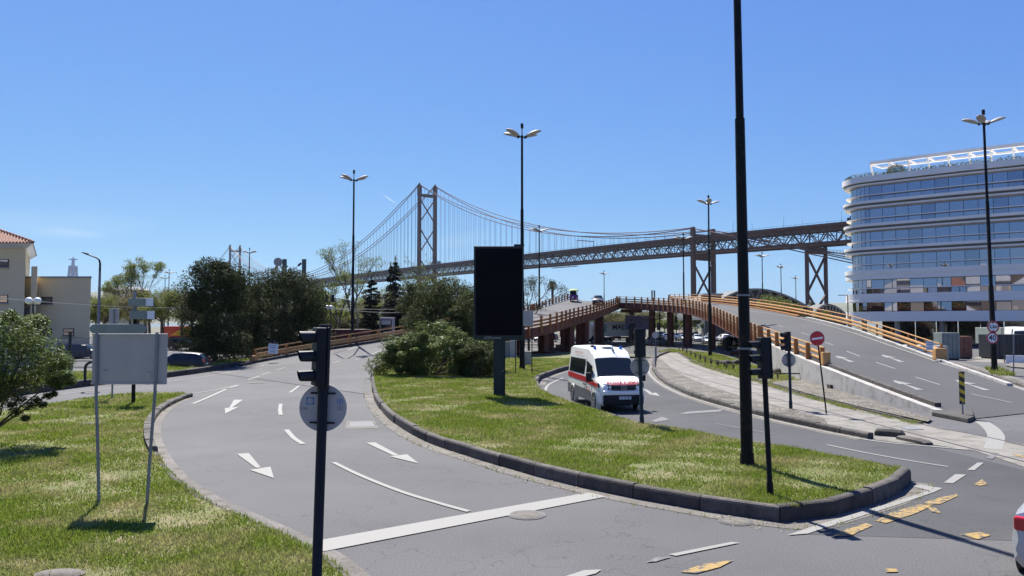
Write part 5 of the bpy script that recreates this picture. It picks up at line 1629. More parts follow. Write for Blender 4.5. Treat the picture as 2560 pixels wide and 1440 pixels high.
# car on the crest
c2 = hatchback('dark car coming over the crest of the viaduct', 'paint_black', H=1.48)
hc = W(1495, 749, 124)
cz = ramp_bvh.ray_cast(Vector((hc.x, hc.y, 30)), Vector((0, 0, -1)))[0]
place(c2, hc.x, hc.y, (cz.z if cz else hc.z) + .02, math.radians(-97), 0)
# tuk-tuk beside it
hc = W(1434, 748, 127)
tk = root('tuk_tuk', 'purple tuk-tuk with a pale green canopy beside the dark car on the viaduct', 'tuk-tuk')
tz = ramp_bvh.ray_cast(Vector((hc.x, hc.y, 30)), Vector((0, 0, -1)))[0]
place(tk, hc.x, hc.y, (tz.z if tz else hc.z) + .02, math.radians(-100))
secs = []
for x, w0, z0, z1 in ((1.35, .25, .35, .75), (1.2, .5, .3, 1.0), (.9, .62, .25, 1.1), (.8, .64, .25, .7), (-.4, .68, .25, .65), (-.5, .68, .25, 1.15), (-1.3, .68, .3, 1.1), (-1.4, .6, .4, .9)):
    secs.append([(x, -w0, z0), (x, w0, z0), (x, w0, z1 - .1), (x, w0 * .85, z1), (x, -w0 * .85, z1), (x, -w0, z1 - .1)])
MB().loft(secs).build('body', M['paint_purple'], tk, smooth=True)
MB().add([(.85, -.55, 1.08), (.85, .55, 1.08), (.55, .5, 1.75), (.55, -.5, 1.75)], [(0, 1, 2, 3)]).build('windscreen', M['glass'], tk)
for x, y in ((.55, .55), (.55, -.55), (-1.3, .6), (-1.3, -.6)): MB().tube([(x, y, 1.0), (x, y * .95, 1.85)], .025, 6).build('canopy_post', M['black'], tk)
M['canopy'] = mat('canopy', (.35, .42, .16), .8, col2=(.25, .33, .12), scale=3)
secs = []
for x, w0, z in ((.95, .5, 1.78), (.7, .7, 1.9), (0, .76, 2.02), (-1.0, .76, 2.02), (-1.6, .65, 1.88)): secs.append([(x, -w0, z - .08), (x, w0, z - .08), (x, w0 * .7, z + .06), (x, -w0 * .7, z + .06)])
MB().loft(secs).build('canopy', M['canopy'], tk, smooth=True)
wheel(tk, 1.05, .0, .24, .14); wheel(tk, -.9, .6, .26, .16); wheel(tk, -.9, -.6, .26, .16)
MB().sphere((1.36, 0, .72), (.08, .12, .12), 10, 8).build('headlight', M['lamp_glass'], tk, smooth=True)
MB().box((1.42, 0, .5), (.02, .34, .09)).build('number_plate', M['white'], tk)
for y in (.45, -.45): MB().sphere((.3, y * .2, 1.25), (.16, .22, .32), 10, 8).build('seat_back', M['black'], tk, smooth=True)

# traffic and parked cars under and beyond the viaduct
CAR_SPOTS = [   # px, base py, heading deg, paint, label
    (1647, 864, 10, 'paint_grey', 'grey car crossing behind the small round sign under the viaduct'),
    (1771, 861, -95, 'paint_palegrey', 'pale grey car approaching under the viaduct right of its nearest pier'),
]
protoA = hatchback('x', 'paint_silver'); protoB = hatchback('x', 'paint_silver', L=4.5, H=1.44, sedan=True); protoC = hatchback('x', 'paint_silver', L=4.4, H=1.68, suv=1)
kids = child_map()
protos = [protoA, protoB, protoC]; used = set()
def put_car(k, x, y, z, hdg, pm, lab, grp=None):
    pr_ = protos[k]
    if k not in used: o = pr_; used.add(k)
    else: o = copy_tree(pr_, kids)
    place(o, x, y, z, math.radians(hdg)); o['label'] = lab
    if grp: o['group'] = grp
    elif 'group' in o.keys(): del o['group']
    return o
todo = []
for i, (px, py, h, pm, lab) in enumerate(CAR_SPOTS):
    g = G(px, py); todo.append((i % 2, g.x, g.y, 0, h, pm, lab, None))
cols = [('paint_silver', 'silver'), ('paint_black', 'black'), ('paint_car_white', 'white'), ('paint_grey', 'dark grey'), ('paint_darkblue', 'dark blue'), ('paint_palegrey', 'pale grey'), ('paint_red', 'red'), ('paint_blue', 'blue')]
kinds = ['hatchback', 'saloon', 'tall estate']
ci = 0
rows = [(152, 1215, 1900, 33), (166, 1230, 1890, 31), (182, 1330, 1880, 29)]
rowname = ['front', 'middle', 'back']
groups_seen = {}
for ri, (d, p0_, p1_, stp) in enumerate(rows):
    px = p0_; 
    while px < p1_:
        j = (ci * 5 + ri * 3) % 8; k = (ci * 7 + ri) % 3
        ci += 1
        if random.random() < .86:
            x = (px - 1280) / F * d
            if not (1530 < px < 1580 and ri == 0) and not (1560 < px < 1640):
                zone = 'left of' if px < 1560 else 'right of'
                todo.append((k, x, d + random.uniform(-.5, .5), 0, -90 + random.choice((0, 180)) + random.uniform(-4, 4), cols[j][0],
                             '%s %s in the %s row of parked cars, %s the billboard' % (cols[j][1], kinds[k], rowname[ri], zone), 'cars parked beyond the viaduct'))
        px += stp
# cars at the left, beyond the fence and between the trees
LEFT = [(165, 878, 82, 178, 1, 'paint_blue', 'blue saloon parked in front of the beige building, left one'), (215, 878, 80, 2, 0, 'paint_darkblue', 'dark blue hatchback parked before the beige building corner'),
        (462, 858, 104, 0, 2, 'paint_black', 'black tall car crossing behind the dark hatchback at the left'), (448, 846, 128, 8, 0, 'paint_car_white', 'white hatchback parked under the olive trees at the left'),
        (395, 848, 120, -90, 0, 'paint_silver', 'silver hatchback parked directly behind the grey sign board'), (350, 846, 125, -90, 1, 'paint_car_white', 'white saloon parked behind the stacked signs'),
        (560, 880, 92, 0, 1, 'paint_silver', 'silver saloon glimpsed below the left dark tree'), (690, 850, 118, 4, 0, 'paint_car_white', 'white hatchback glimpsed between the dark trees'),
        (760, 852, 116, 0, 1, 'paint_grey', 'grey saloon glimpsed behind the right dark tree'), (300, 850, 122, -90, 2, 'paint_grey', 'grey tall car parked behind the long rounded sign'),
        (1500, 852, 140, 0, 1, 'paint_black', 'black saloon between the paired viaduct piers')]
for px, py, d, h, k, pm, lab in LEFT:
    todo.append((k, (px - 1280) / F * d, d, 0.03, h, pm, lab, None))
# keep prototypes' own copies free: first use of each kind is the prototype itself
for k, x, y, z, h, pm, lab, grp in todo:
    o = put_car(k, x, y, z, h, pm, lab, grp)
    o['_pm'] = pm
kids2 = child_map()
for o in [o for o in bpy.data.objects if '_pm' in o.keys()]:
    recolour(o, kids2, 'paint_silver', M[o['_pm']]); del o['_pm']

# lorries
def lorry(label, cabm, trm, L=12.5, box=True, H=3.9, name='lorry'):
    o = root(name, label, 'lorry')
    st = [(L / 2 + .05, .5, 0, 1.0, 1.15, 1.1, 1.08, 1.0, 0), (L / 2, .4, 0, 1.35, 1.45, 1.22, 1.2, 1.12, .01), (L / 2 - .12, .4, 0, 1.5, 2.85, 1.24, 1.22, 1.05, .03),
          (L / 2 - .35, .4, 0, 1.5, 3.1, 1.24, 1.22, 1.05, .03), (L / 2 - .6, .4, 0, 1.5, 3.2, 1.24, 1.22, 1.05, .03), (L / 2 - 2.1, .4, 0, 1.5, 3.3, 1.24, 1.22, 1.1, .03)]
    car_body(o, st, {'windscreen': (1, 2, (5, 6, 7, 8)), 'side_window1': (3, 4, (4,)), 'side_window2': (3, 4, (9,))}, cabm)
    if box: MB().box((-1.25, 0, (H + 1.25) / 2), (L - 2.6, 2.5, H - 1.25)).build('trailer_box', trm, o, bevel=.04)
    MB().box((-.9, 0, .95), (L - 1.9, 1.0, .3)).build('chassis', M['black'], o)
    for x in (L / 2 - 1.2, -L / 2 + 1.6, -L / 2 + 2.8):
        for y in (1.1, -1.1): wheel(o, x, y, .5, .3)
    for y in (.85, -.85): MB().box((L / 2 + .04, y, .85), (.06, .35, .2)).build('headlight', M['lamp_glass'], o, bevel=.02); MB().box((L / 2 - .3, y * 1.6, 2.1), (.15, .18, .6)).build('mirror', M['black'], o, bevel=.03)
    MB().box((L / 2 + .02, 0, .95), (.1, 1.5, .45)).build('grille', M['black'], o, bevel=.02)
    return o
l1 = lorry('white lorry cab with a container lettered MAE, seen between the viaduct piers', M['white_gloss'], M['white'], H=3.9)
c = W(1545, 848, 140); place(l1, c.x - 1.0, 141, 0, math.radians(188))
tr_x = None
lt = text_part('lettering', 'MAERSK', 1.25, M['black'], l1, Matrix.Translation((-2.0, 1.275, 2.9)) @ Matrix(((-1, 0, 0, 0), (0, 0, 1, 0), (0, 1, 0, 0), (0, 0, 0, 1))), bold=.03)
MB().box((1.9, 1.27, 2.7), (1.0, .02, 1.5)).build('logo_panel', mat('logo_blue', (.18, .42, .50), .5), l1)
l2 = lorry('white lorry facing the viewer behind the fence at the right edge', M['white_gloss'], M['grey_green'], L=9, H=3.2)
place(l2, (2568 - 1280) / F * 84, 88, 0, math.radians(-98))
# red and yellow vehicle at the left, red container
o = root('tour_bus', 'red and yellow open vehicle glimpsed left of the dark trees', 'bus', ((460 - 1280) / F * 125, 125, 0))
MB().box((0, 0, 1.9), (5.5, 2.3, 2.6)).build('body', M['paint_red'], o, bevel=.1)
MB().extrude([(-1.6, -1.17, 1.7), (2.6, -1.17, 1.7), (2.6, -1.17, 3.0), (.6, -1.17, 3.1)], (0, -.01, 0)).build('yellow_panel', M['yellow_sign'], o)
MB().box((0, -.1, 1.2), (5.55, 2.32, .5)).build('window_band', M['glass'], o)
for x in (-1.8, 1.8):
    for y in (1.0, -1.0): wheel(o, x, y, .48, .26)
M['cont_red'] = mat('cont_red', (.11, .010, .016), .6, col2=(.075, .010, .014), scale=1)
c = W(860, 845, 93)
o = root('shipping_container', 'dark red shipping container behind the left ramp railing', 'container', (c.x, 93, .3))
MB().box((0, 0, 1.3), (6.4, 2.4, 2.6)).build('body', M['cont_red'], o)
for k in range(26): MB().box((-3.05 + k * .245, -1.215, 1.3), (.12, .04, 2.35)).build('corrugation', M['cont_red'], o)
MB().box((0, 0, 2.64), (6.44, 2.44, .06)).build('roof_rim', mat('cont_rim', (.42, .36, .28), .8), o)
c = W(968, 835, 91)
o = root('advert_column', 'grey glazed advertising panel between the conifers', 'advertising panel', (c.x, 91, .6))
MB().box((0, 0, 1.9), (1.75, .4, 3.8)).build('frame', M['signback'], o, bevel=.03)
MB().box((-.1, -.21, 2.1), (1.35, .02, 2.9)).build('pane', M['pane_dark'], o)
MB().box((.08, -.225, 1.95), (.9, .01, .3)).build('notice', M['signback'], o)
MB().box((-.1, -.225, 3.2), (1.1, .01, .5)).build('notice', M['signback'], o)

# billboard under the viaduct
M['ad_purple'] = mat('ad_purple', (.16, .13, .24), .6, col2=(.22, .20, .33), scale=.35)
c = W(1600, 802, 134)
o = root('billboard', 'violet billboard with a dark-haired figure under the viaduct', 'billboard', (c.x, 134, 0))
z0_, z1_ = W(1600, 824, 134).z, W(1600, 789, 134).z; hw = (1636 - 1562) / 2 / F * 134
MB().box((0, 0, (z0_ + z1_) / 2), (hw * 2, .2, z1_ - z0_)).build('panel', M['ad_purple'], o)
for s in (-1, 1): MB().box((s * hw * .6, .15, z0_ / 2), (.2, .2, z0_)).build('post', M['mast_green'], o)
zc = (z0_ + z1_) / 2 - .2
sh = [(-.75, -.95), (.45, -.95), (.5, -.2), (.25, .1), (-.1, .15), (-.55, 0), (-.8, -.5)]
MB().extrude([(-.3 - 1.0 + x, -.105, zc + z) for x, z in sh], (0, -.01, 0)).build('printed_figure', M['ink'], o)
MB().tube([(-1.45, -.105, zc + .48), (-1.45, -.115, zc + .48)], .3, 14).build('printed_face', mat('skin_print', (.40, .30, .28), .6), o)
MB().tube([(-1.5, -.112, zc + .62), (-1.5, -.122, zc + .62)], .22, 12).build('printed_hair', M['black'], o)
for k, (s, sz) in enumerate((('MUNDO', .42), ('COLUNAS', .36), ('10 ABRIL', .36))):
    text_part('lettering', s, sz, M['signback'], o, Matrix.Translation((1.1, -.11, z1_ - .5 - k * .5)) @ Mt)
# ================================================================== SUSPENSION BRIDGE
B0 = Vector((155.5, 616, 0)); bu = Vector((-.558, .830, 0)).normalized(); bw = Vector((.830, .558, 0)).normalized()
br = root('suspension_bridge', 'long red steel suspension bridge with truss deck crossing behind the viaduct', 'bridge', B0)
RED = M['bridge_red']
def bz(t): return float(np.interp(t, [-420, -140, 0, 115, 250, 483, 990, 1496, 2100], [62, 70.2, 73.2, 75.0, 76.6, 79.0, 81.0, 78.5, 70]))
def BP(t, s, z): return B0 + bu * t + bw * s + Vector((0, 0, z))
HWD = 10.5
PAN = 14.0
def truss_run(t0, t1, single):
    n = int((t1 - t0) / PAN)
    deck = MB(); ch = MB()
    for i in range(n):
        a, b = t0 + i * PAN, t0 + (i + 1) * PAN
        za, zb = bz(a), bz(b)
        # deck slab with edge girder
        deck.loft([[BP(t, s, z + dz) for s, dz in ((-HWD - 1.2, 0), (HWD + 1.2, 0), (HWD + 1.2, -2.0), (HWD - .6, -2.6), (-HWD + .6, -2.6), (-HWD - 1.2, -2.0))] for t, z in ((a, za), (b, zb))])
    return deck, n
def chord(t0, t1, s, dz, w, h, name):
    ts = list(np.arange(t0, t1 + .1, PAN * 2)); secs = []
    for t in ts:
        z = bz(t) + dz
        secs.append([BP(t, s - w / 2, z - h / 2), BP(t, s + w / 2, z - h / 2), BP(t, s + w / 2, z + h / 2), BP(t, s - w / 2, z + h / 2)])
    MB().loft(secs).build(name, RED, br, world=True)
T0, T1 = -420 + 0, 1700
d, n = truss_run(T0, T1, True); d.build('deck', RED, br, world=True)
for s in (-HWD, HWD):
    chord(T0, T1, s, -13.0, 1.1, 1.9, 'bottom_chord'); chord(T0, T1, s, -3.2, .9, 1.2, 'top_chord')
chord(T0, T1, 0, -12.6, 12.0, .6, 'railway_deck')
for s in (-HWD - 1.2, HWD + 1.2): chord(T0, T1, s, 1.05, .12, .12, 'parapet_rail')
far = MB()
for i in range(n):
    a = T0 + i * PAN; b = a + PAN
    for s in (-HWD, HWD):
        za, zb = bz(a), bz(b); zm = bz((a + b) / 2)
        m_ = (a + b) / 2
        bars = [(BP(a, s, za - 12.6), BP(m_, s, zm - 3.4), .62, .55), (BP(m_, s, zm - 3.4), BP(b, s, zb - 12.6), .62, .55), (BP(m_, s, zm - 3.4), BP(m_, s, zm - 12.6), .34, .34), (BP(a, s, za - 3.4), BP(a, s, za - 12.6), .34, .34)]
        for k, (p, q, w_, h_) in enumerate(bars):
            if -150 <= a <= 330 and s < 0 and k < 3:
                beam_obj('truss_bar', p, q, w_, h_, RED, br)
            else: far.beam(p, q, w_, h_)
    # floor beams and sway bracing between the planes
    za = bz(a)
    far.beam(BP(a, -HWD, za - 3.4), BP(a, HWD, za - 12.4), .35); far.beam(BP(a, HWD, za - 3.4), BP(a, -HWD, za - 12.4), .35)
    far.beam(BP(a, -HWD, za - 6.6), BP(a, HWD, za - 6.6), .4, .5)
o = far.build('far_truss_bars', RED, br, world=True); o['kind'] = 'stuff'
# parapet posts and small lamps on the deck
pm_ = MB()
for t in np.arange(-150, 700, 5.0):
    for s in (-HWD - 1.2,): pm_.beam(BP(t, s, bz(t)), BP(t, s, bz(t) + 1.1), .12)
o = pm_.build('parapet_posts', RED, br, world=True); o['kind'] = 'stuff'
for t in np.arange(-130, 640, 45):
    for s in (-HWD - .6, HWD + .6):
        z = bz(t); e = -1 if s > 0 else 1
        MB().tube([BP(t, s, z), BP(t, s, z + 7.5), BP(t, s + e * 1.8, z + 9.2)], [.11, .08, .05], 5).build('deck_lamp', M['mast_green'], br, world=True)
# towers
def leg(t, s, zb, zt, w0, w1, l0, l1, name, par):
    secs = []
    for z, w_, l_ in ((zb, w0, l0), (zt, w1, l1)):
        secs.append([BP(t - l_ / 2, s - w_ / 2, z), BP(t + l_ / 2, s - w_ / 2, z), BP(t + l_ / 2, s + w_ / 2, z), BP(t - l_ / 2, s + w_ / 2, z)])
    MB().loft(secs).build(name, RED, par, world=True)
def tower(t, zt, s0, s1, name='tower'):
    tw = bpy.data.objects.new(name, None); COL.objects.link(tw); tw.parent = br; tw.location = BP(t, 0, 0) - B0
    for s in (-1, 1):
        leg(t, s * s1, 0, zt, 4.4, 3.8, 5.2, 4.2, 'tower_leg', tw)
        leg(t, s * s1, zt - 12, zt + .6, 4.6, 4.6, 5.0, 5.0, 'tower_head', tw)
        leg(t, s * s1, zt + .6, zt + 3.2, 3.4, 2.6, 3.4, 2.6, 'saddle', tw)
        leg(t, s * s1, zt + 3.2, zt + 5.2, 1.2, .5, 1.2, .5, 'finial', tw)
    beam_obj('tower_strut', BP(t, -s1, zt - 12), BP(t, s1, zt - 12), 3.0, 3.8, RED, tw)
    zs = [zt - 16, zt - 16 - 41, zt - 16 - 46, zt - 16 - 87, zt - 16 - 92, zt - 16 - 108]
    for a, b in ((zt - 16, zt - 49), (zt - 55, zt - 90), (zt - 96, zt - 133 + 4)):
        for e in (-1, 1): beam_obj('tower_brace', BP(t, -e * s1, a), BP(t, e * s1, b), 1.3, 1.3, RED, tw)
    for z in (62,): beam_obj('tower_strut', BP(t, -s1, z), BP(t, s1, z), 3.0, 5, RED, tw)
    for a, b in ((58, 30), (28, 4)):
        for e in (-1, 1): beam_obj('tower_brace', BP(t, -e * s1, a), BP(t, e * s1, b), 1.9, 1.5, RED, tw)
tower(483, 186, 0, 11.8); tower(1496, 190, 0, 11.8)
# cable bent and truss piers
def bent(t, zt, s1, w_, xs, plat=False):
    tw = bpy.data.objects.new('bridge_pier', None); COL.objects.link(tw); tw.parent = br; tw.location = BP(t, 0, 0) - B0
    for s in (-1, 1):
        leg(t, s * s1, 0, zt, w_, w_, w_, w_, 'pier_leg', tw)
        if not plat: leg(t, s * s1, zt, zt + 1.6, w_ * 1.1, w_ * .8, w_ * 1.1, w_ * .8, 'saddle', tw)
    beam_obj('pier_strut', BP(t, -s1, bz(t) - 17), BP(t, s1, bz(t) - 17), 2.6, 4.6, RED, tw)
    if not plat: beam_obj('pier_strut', BP(t, -s1, zt - 5), BP(t, s1, zt - 5), 1.6, 2.2, RED, tw)
    for a, b in xs:
        for e in (-1, 1): beam_obj('pier_brace', BP(t, -e * s1, a), BP(t, e * s1, b), 1.2, 1.2, RED, tw)
    if plat:
        beam_obj('maintenance_platform', BP(t - 7, -s1 - 6, bz(t) - 18.5), BP(t - 7, s1 + 12, bz(t) - 18.5), 2.6, .5, RED, tw)
        for e in range(-3, 6): beam_obj('platform_rail_post', BP(t - 8, e * 4, bz(t) - 18.5), BP(t - 8, e * 4, bz(t) - 16.8), .2, .2, RED, tw)
        beam_obj('platform_rail', BP(t - 8, -s1 - 6, bz(t) - 16.9), BP(t - 8, s1 + 12, bz(t) - 16.9), .2, .2, RED, tw)
bent(0, 79, 11.8, 3.1, ((52, 20), (18, 0)))
bent(-103, bz(-103) - 14, 10.8, 2.0, ((51, 24), (24, 1)), plat=True)
bent(-206, bz(-206) - 14, 10.8, 2.0, ((51, 24), (24, 1)))
# gantry over the deck and hanging maintenance platform
for t in (150,):
    for s in (-HWD, HWD): beam_obj('gantry_post', BP(t, s, bz(t)), BP(t, s, bz(t) + 8), .35, .35, M['mast_green'], br)
    beam_obj('gantry_beam', BP(t, -HWD, bz(t) + 8), BP(t, HWD, bz(t) + 8), .5, .7, M['mast_green'], br)
beam_obj('hanging_platform', BP(146, -HWD - 3, bz(146) - 17.5), BP(186, -HWD - 3, bz(186) - 17.5), 2.6, .5, RED, br)
beam_obj('hanging_platform_rail', BP(146, -HWD - 4, bz(146) - 16), BP(186, -HWD - 4, bz(186) - 16), .25, .25, RED, br)
for t in (150, 160, 170, 180): beam_obj('platform_hanger', BP(t, -HWD - 3, bz(t) - 17.5), BP(t, -HWD, bz(t) - 13), .3, .3, RED, br)
# main cables
def zc_side(t): 
    x = t / 483.0
    return 79.5 + (188 - 79.5) * x - 30 * 4 * x * (1 - x)
def zc_main(t):
    x = (t - 483) / 1013.0
    return 188 - 100 * 4 * x * (1 - x)
def cable(ts, zf, s, dz, r=.55, name='main_cable'):
    MB().tube([BP(t, s, zf(t) + dz) for t in ts], r, 6).build(name, M['cable'], br, world=True, smooth=True)
M['cable'] = mat('cable', (.10, .045, .045), .6)
for s in (-11.8, 11.8):
    for dz, k in ((0, 0), (4.2, 1)):
        f1 = (lambda t, dz=dz: zc_side(t) + dz * (math.sin(math.pi * t / 483.0)) * 1.0 + (0.6 if dz else 0))
        f2 = (lambda t, dz=dz: zc_main(t) + dz * (1 if 520 < t < 1460 else .5))
        cable(np.linspace(0, 483, 40), f1, s, 0, .42); cable(np.linspace(483, 1496, 60), f2, s, 0, .5)
        cable(np.linspace(-330, 0, 6), (lambda t, dz=dz: 79.5 + t * .245 + dz * t / -330 * -1.9), s, 0, .42)
        cable(np.linspace(1496, 1900, 8), (lambda t: 188 - (t - 1496) * .26), s, dz, .5)
hg = MB()
for t in np.arange(20, 475, 11.5):
    for s in (-11.8, 11.8):
        if zc_side(t) > bz(t) + 1:
            for e in (-.5, .5): hg.tube([BP(t + e, s, bz(t)), BP(t + e, s, zc_side(t))], .085, 3, cap=False)
for t in np.arange(495, 1490, 11.5):
    for s in (-11.8, 11.8):
        for e in (-.5, .5): hg.tube([BP(t + e, s, bz(t)), BP(t + e, s, zc_main(t))], .11, 3, cap=False)
o = hg.build('hanger_cables', M['cable'], br, world=True); o['kind'] = 'stuff'
# lorries and signs on the deck as small boxes with cabs
for t, s, L_, lab in ((-136, -6, 9, 'lorry on the bridge deck beside the white office building'), (440, -6, 9, 'lorry on the bridge deck left of the advertising screen'), (660, -6, 8, 'lorry on the bridge deck between the bare tree and the conifers')):
    c = BP(t, s, bz(t)); o = root('lorry', lab, 'lorry', c, rz=math.atan2(bu.y, bu.x))
    MB().box((-.8, 0, 2.6), (L_ - 2, 2.5, 2.8)).build('trailer_box', M['paint_grey'], o); MB().box((L_ / 2 - .7, 0, 1.8), (1.7, 2.4, 2.4)).build('cab', M['paint_black'], o, bevel=.1)
    MB().box((0, 0, .7), (L_ - 1, 2.0, .5)).build('chassis', M['black'], o)

# ================================================================== STATUE ACROSS THE RIVER, HILLS
M['stone_far'] = mat('stone_far', (.30, .33, .37), .9)
D = 2850; sx_ = (180 - 1280) / F * D
stt = root('monument', 'pale statue with outstretched arms on a tall arched pedestal above the beige building', 'monument', (sx_, D, 125))
zt = W(180, 642, D).z - 125
ph_ = zt - 34
for a, b in ((-1, -1), (1, -1), (-1, 1), (1, 1)):
    MB().loft([[(a * x + dx, b * x + dy, z) for dx, dy in ((-3.2, -3.2), (3.2, -3.2), (3.2, 3.2), (-3.2, 3.2))] for x, z in ((13, -10), (8, ph_ - 7))]).build('pedestal_pillar', M['stone_far'], stt)
MB().loft([[(-11.5, -11.5, ph_ - 8), (11.5, -11.5, ph_ - 8), (11.5, 11.5, ph_ - 8), (-11.5, 11.5, ph_ - 8)], [(-11, -11, ph_), (11, -11, ph_), (11, 11, ph_), (-11, 11, ph_)]]).build('pedestal_top', M['stone_far'], stt)
MB().tube([(0, 0, ph_), (0, 0, ph_ + 12), (0, 0, ph_ + 24), (0, 0, ph_ + 28)], [6.5, 5.2, 4.6, 2.2], 10).build('robed_figure', M['stone_far'], stt, smooth=True)
MB().sphere((0, 0, ph_ + 31), (2.6, 2.6, 3.4), 10, 8).build('head', M['stone_far'], stt, smooth=True)
for s in (-1, 1): MB().loft([[(s * 3, -2, ph_ + 21), (s * 3, 2, ph_ + 21), (s * 3, 2, ph_ + 27), (s * 3, -2, ph_ + 27)], [(s * 15, -1.2, ph_ + 23.5), (s * 15, 1.2, ph_ + 23.5), (s * 15, 1.2, ph_ + 25.6), (s * 15, -1.2, ph_ + 25.6)], [(s * 18, -1, ph_ + 23.6), (s * 18, 1, ph_ + 23.6), (s * 18, 1, ph_ + 24.8), (s * 18, -1, ph_ + 24.8)]]).build('arm', M['stone_far'], stt)
def hill(name, pts, d, depth, m):
    """ridge profile pts = (px, height)"""
    vs = []; fs = []; n = len(pts)
    for j, (k, hs) in enumerate(((0, 0), (.3, .7), (.5, 1), (1, .1))):
        for px, h in pts: vs.append(((px - 1280) / F * d, d + depth * k, h * hs - 1))
    for j in range(3):
        for i in range(n - 1): fs.append((j * n + i, j * n + i + 1, (j + 1) * n + i + 1, (j + 1) * n + i))
    return tag(MB().add(vs, fs).build(name, m, smooth=True), kind='structure')
M['hill'] = mat('hill', (.09, .11, .06), .95, col2=(.16, .15, .12), scale=.01, detail=8)
hill('hills', [(-900, 90), (-400, 105), (0, 118), (120, 126), (180, 128), (240, 122), (330, 60), (420, 30)], 2700, 600, M['hill'])
hill('hills', [(380, 20), (700, 26), (1100, 34), (1500, 40), (1800, 48), (2050, 66), (2130, 78), (2300, 84), (2700, 90), (3400, 80)], 2600, 700, M['hill'])
M['water'] = mat('water', (.05, .09, .12), .12, bump=.4, bscale=.2)
sheet('river', [(-4500, 640), (400, 640), (2500, 430), (4500, 430), (4500, 2640), (-4500, 2740)], -.02, M['water'])

# port crane top
c = W(700, 655, 420)
o = root('port_crane', 'top of a pale port crane beside the left green mast', 'crane', (c.x, 420, 0))
h = c.z
for dx in (-14, -9): MB().beam((dx, 0, 0), (-1, 0, h), .9).build('boom', mat('crane_paint%d' % dx, (.60, .50, .36), .6), o)
MB().tube([(-1, -.6, h), (-1, .6, h)], 2.4, 14).build('sheave', M['galv'], o)
for dx in (-16, -12): MB().beam((dx, 0, h * .3), (-1, 0, h), .2).build('stay', M['black'], o)

# ================================================================== OFFICE BUILDING
F1 = Vector((60.6, 128, 0)); F2 = Vector((81.0, 111.0, 0)); F3 = Vector((97.5, 95.0, 0))
fu = (F2 - F1).normalized(); fn = Vector((fu.y, -fu.x, 0))
if fn.y > 0: fn = -fn
RC = 4.0; cc = F1 - fn * RC
outl = []
ang0 = math.atan2(fn.y, fn.x); ang1 = math.atan2(-fu.y, -fu.x)
while ang1 > ang0: ang1 -= 2 * math.pi
# go from back along the left end to the front
back = cc - fu * RC - fn * 26
outl.append(back); 
for k in range(0, 7): outl.append(cc - fu * RC + (-fn) * (24 - 4 * k))
for k in range(1, 8):
    a = ang1 + (ang0 - ang1) * k / 8
    outl.append(cc + Vector((math.cos(a), math.sin(a), 0)) * RC)
outl.append(F1)
fac = cr([F1, F1.lerp(F2, .5) + fn * .35, F2, F2.lerp(F3, .5) + fn * .25, F3], 10)
outl += resample(fac, 2.0)[1:]
nb = len(outl)
end_back = [F3 - fn * 30, back + (-fn) * 4]
full = outl + end_back
ob = root('office_building', 'white curved office block with horizontal fins and a planted roof at the right', 'building', (75, 125, 0))
def out_off(d): 
    return offset(outl, -d)
tst = out_off(1.0)
SGN = 1 if (tst[-5] - outl[-5]).dot(fn) > 0 else -1
def OO(d): return offset(outl, -d * SGN)
def band(d0, z0, z1, d1, m, name):
    """fin or band: ring strip protruding from d0 to d1"""
    a, b = OO(d0), OO(d1)
    secs = []
    for p, q in zip(a, b): secs.append([(p.x, p.y, z0), (q.x, q.y, z0), (q.x, q.y, z1), (p.x, p.y, z1)])
    return MB().loft(secs).build(name, m, ob, world=True, smooth=True, ang=40)
CL = M['cladding']
M['slab_grey'] = mat('slab_grey', (.30, .31, .33), .6)
glass_floors = [(5.62, 7.20, None), (8.62, 10.98, 9.42), (12.62, 15.12, 13.45), (16.55, 19.05, 17.4), (20.45, 22.95, 21.3), (24.35, 26.85, 25.2)]
# core behind the glass
MB().loft([[(p.x, p.y, z) for p in OO(-1.2) + [Vector(e) for e in end_back]] for z in (4.0, 27.6)]).build('core', M['slab_grey'], ob, world=True)
MB().loft([[(p.x, p.y, z) for p in OO(-.05) + [Vector(e) for e in end_back]] for z in (27.3, 27.9)]).build('roof_slab', CL, ob, world=True)
MB().loft([[(p.x, p.y, z) for p in OO(-.05) + [Vector(e) for e in end_back]] for z in (3.98, 4.3)]).build('soffit_slab', CL, ob, world=True)
band(-.05, 4.02, 5.60, 1.15, CL, 'white_band')
band(-.05, 7.22, 8.60, 1.10, CL, 'white_band'); band(-.05, 7.15, 7.40, 1.2, CL, 'fin')
band(-.05, 11.0, 12.05, 1.10, CL, 'white_band'); band(-.05, 11.9, 12.6, 1.2, CL, 'fin')
for g0, g1, fz in glass_floors[2:]:
    nx_ = g1
    top = g1 + .1
    if g1 < 26:
        band(-.05, g1 + .25, g1 + .50, 1.05, CL, 'fin'); band(-.05, g1 + .9, g1 + 1.35, 1.25, CL, 'fin')
        band(-.3, g1, g1 + .25, .1, M['slab_grey'], 'spandrel'); band(-.3, g1 + .5, g1 + .9, .05, M['slab_grey'], 'spandrel')
band(-.05, 26.95, 27.2, 1.05, CL, 'fin'); band(-.05, 27.45, 28.4, 1.35, CL, 'parapet')
band(-.3, 26.8, 27.45, .1, M['slab_grey'], 'spandrel')
for g0, g1, fz in glass_floors:
    if fz: band(.0, fz, fz + .13, .75, CL, 'sun_fin')
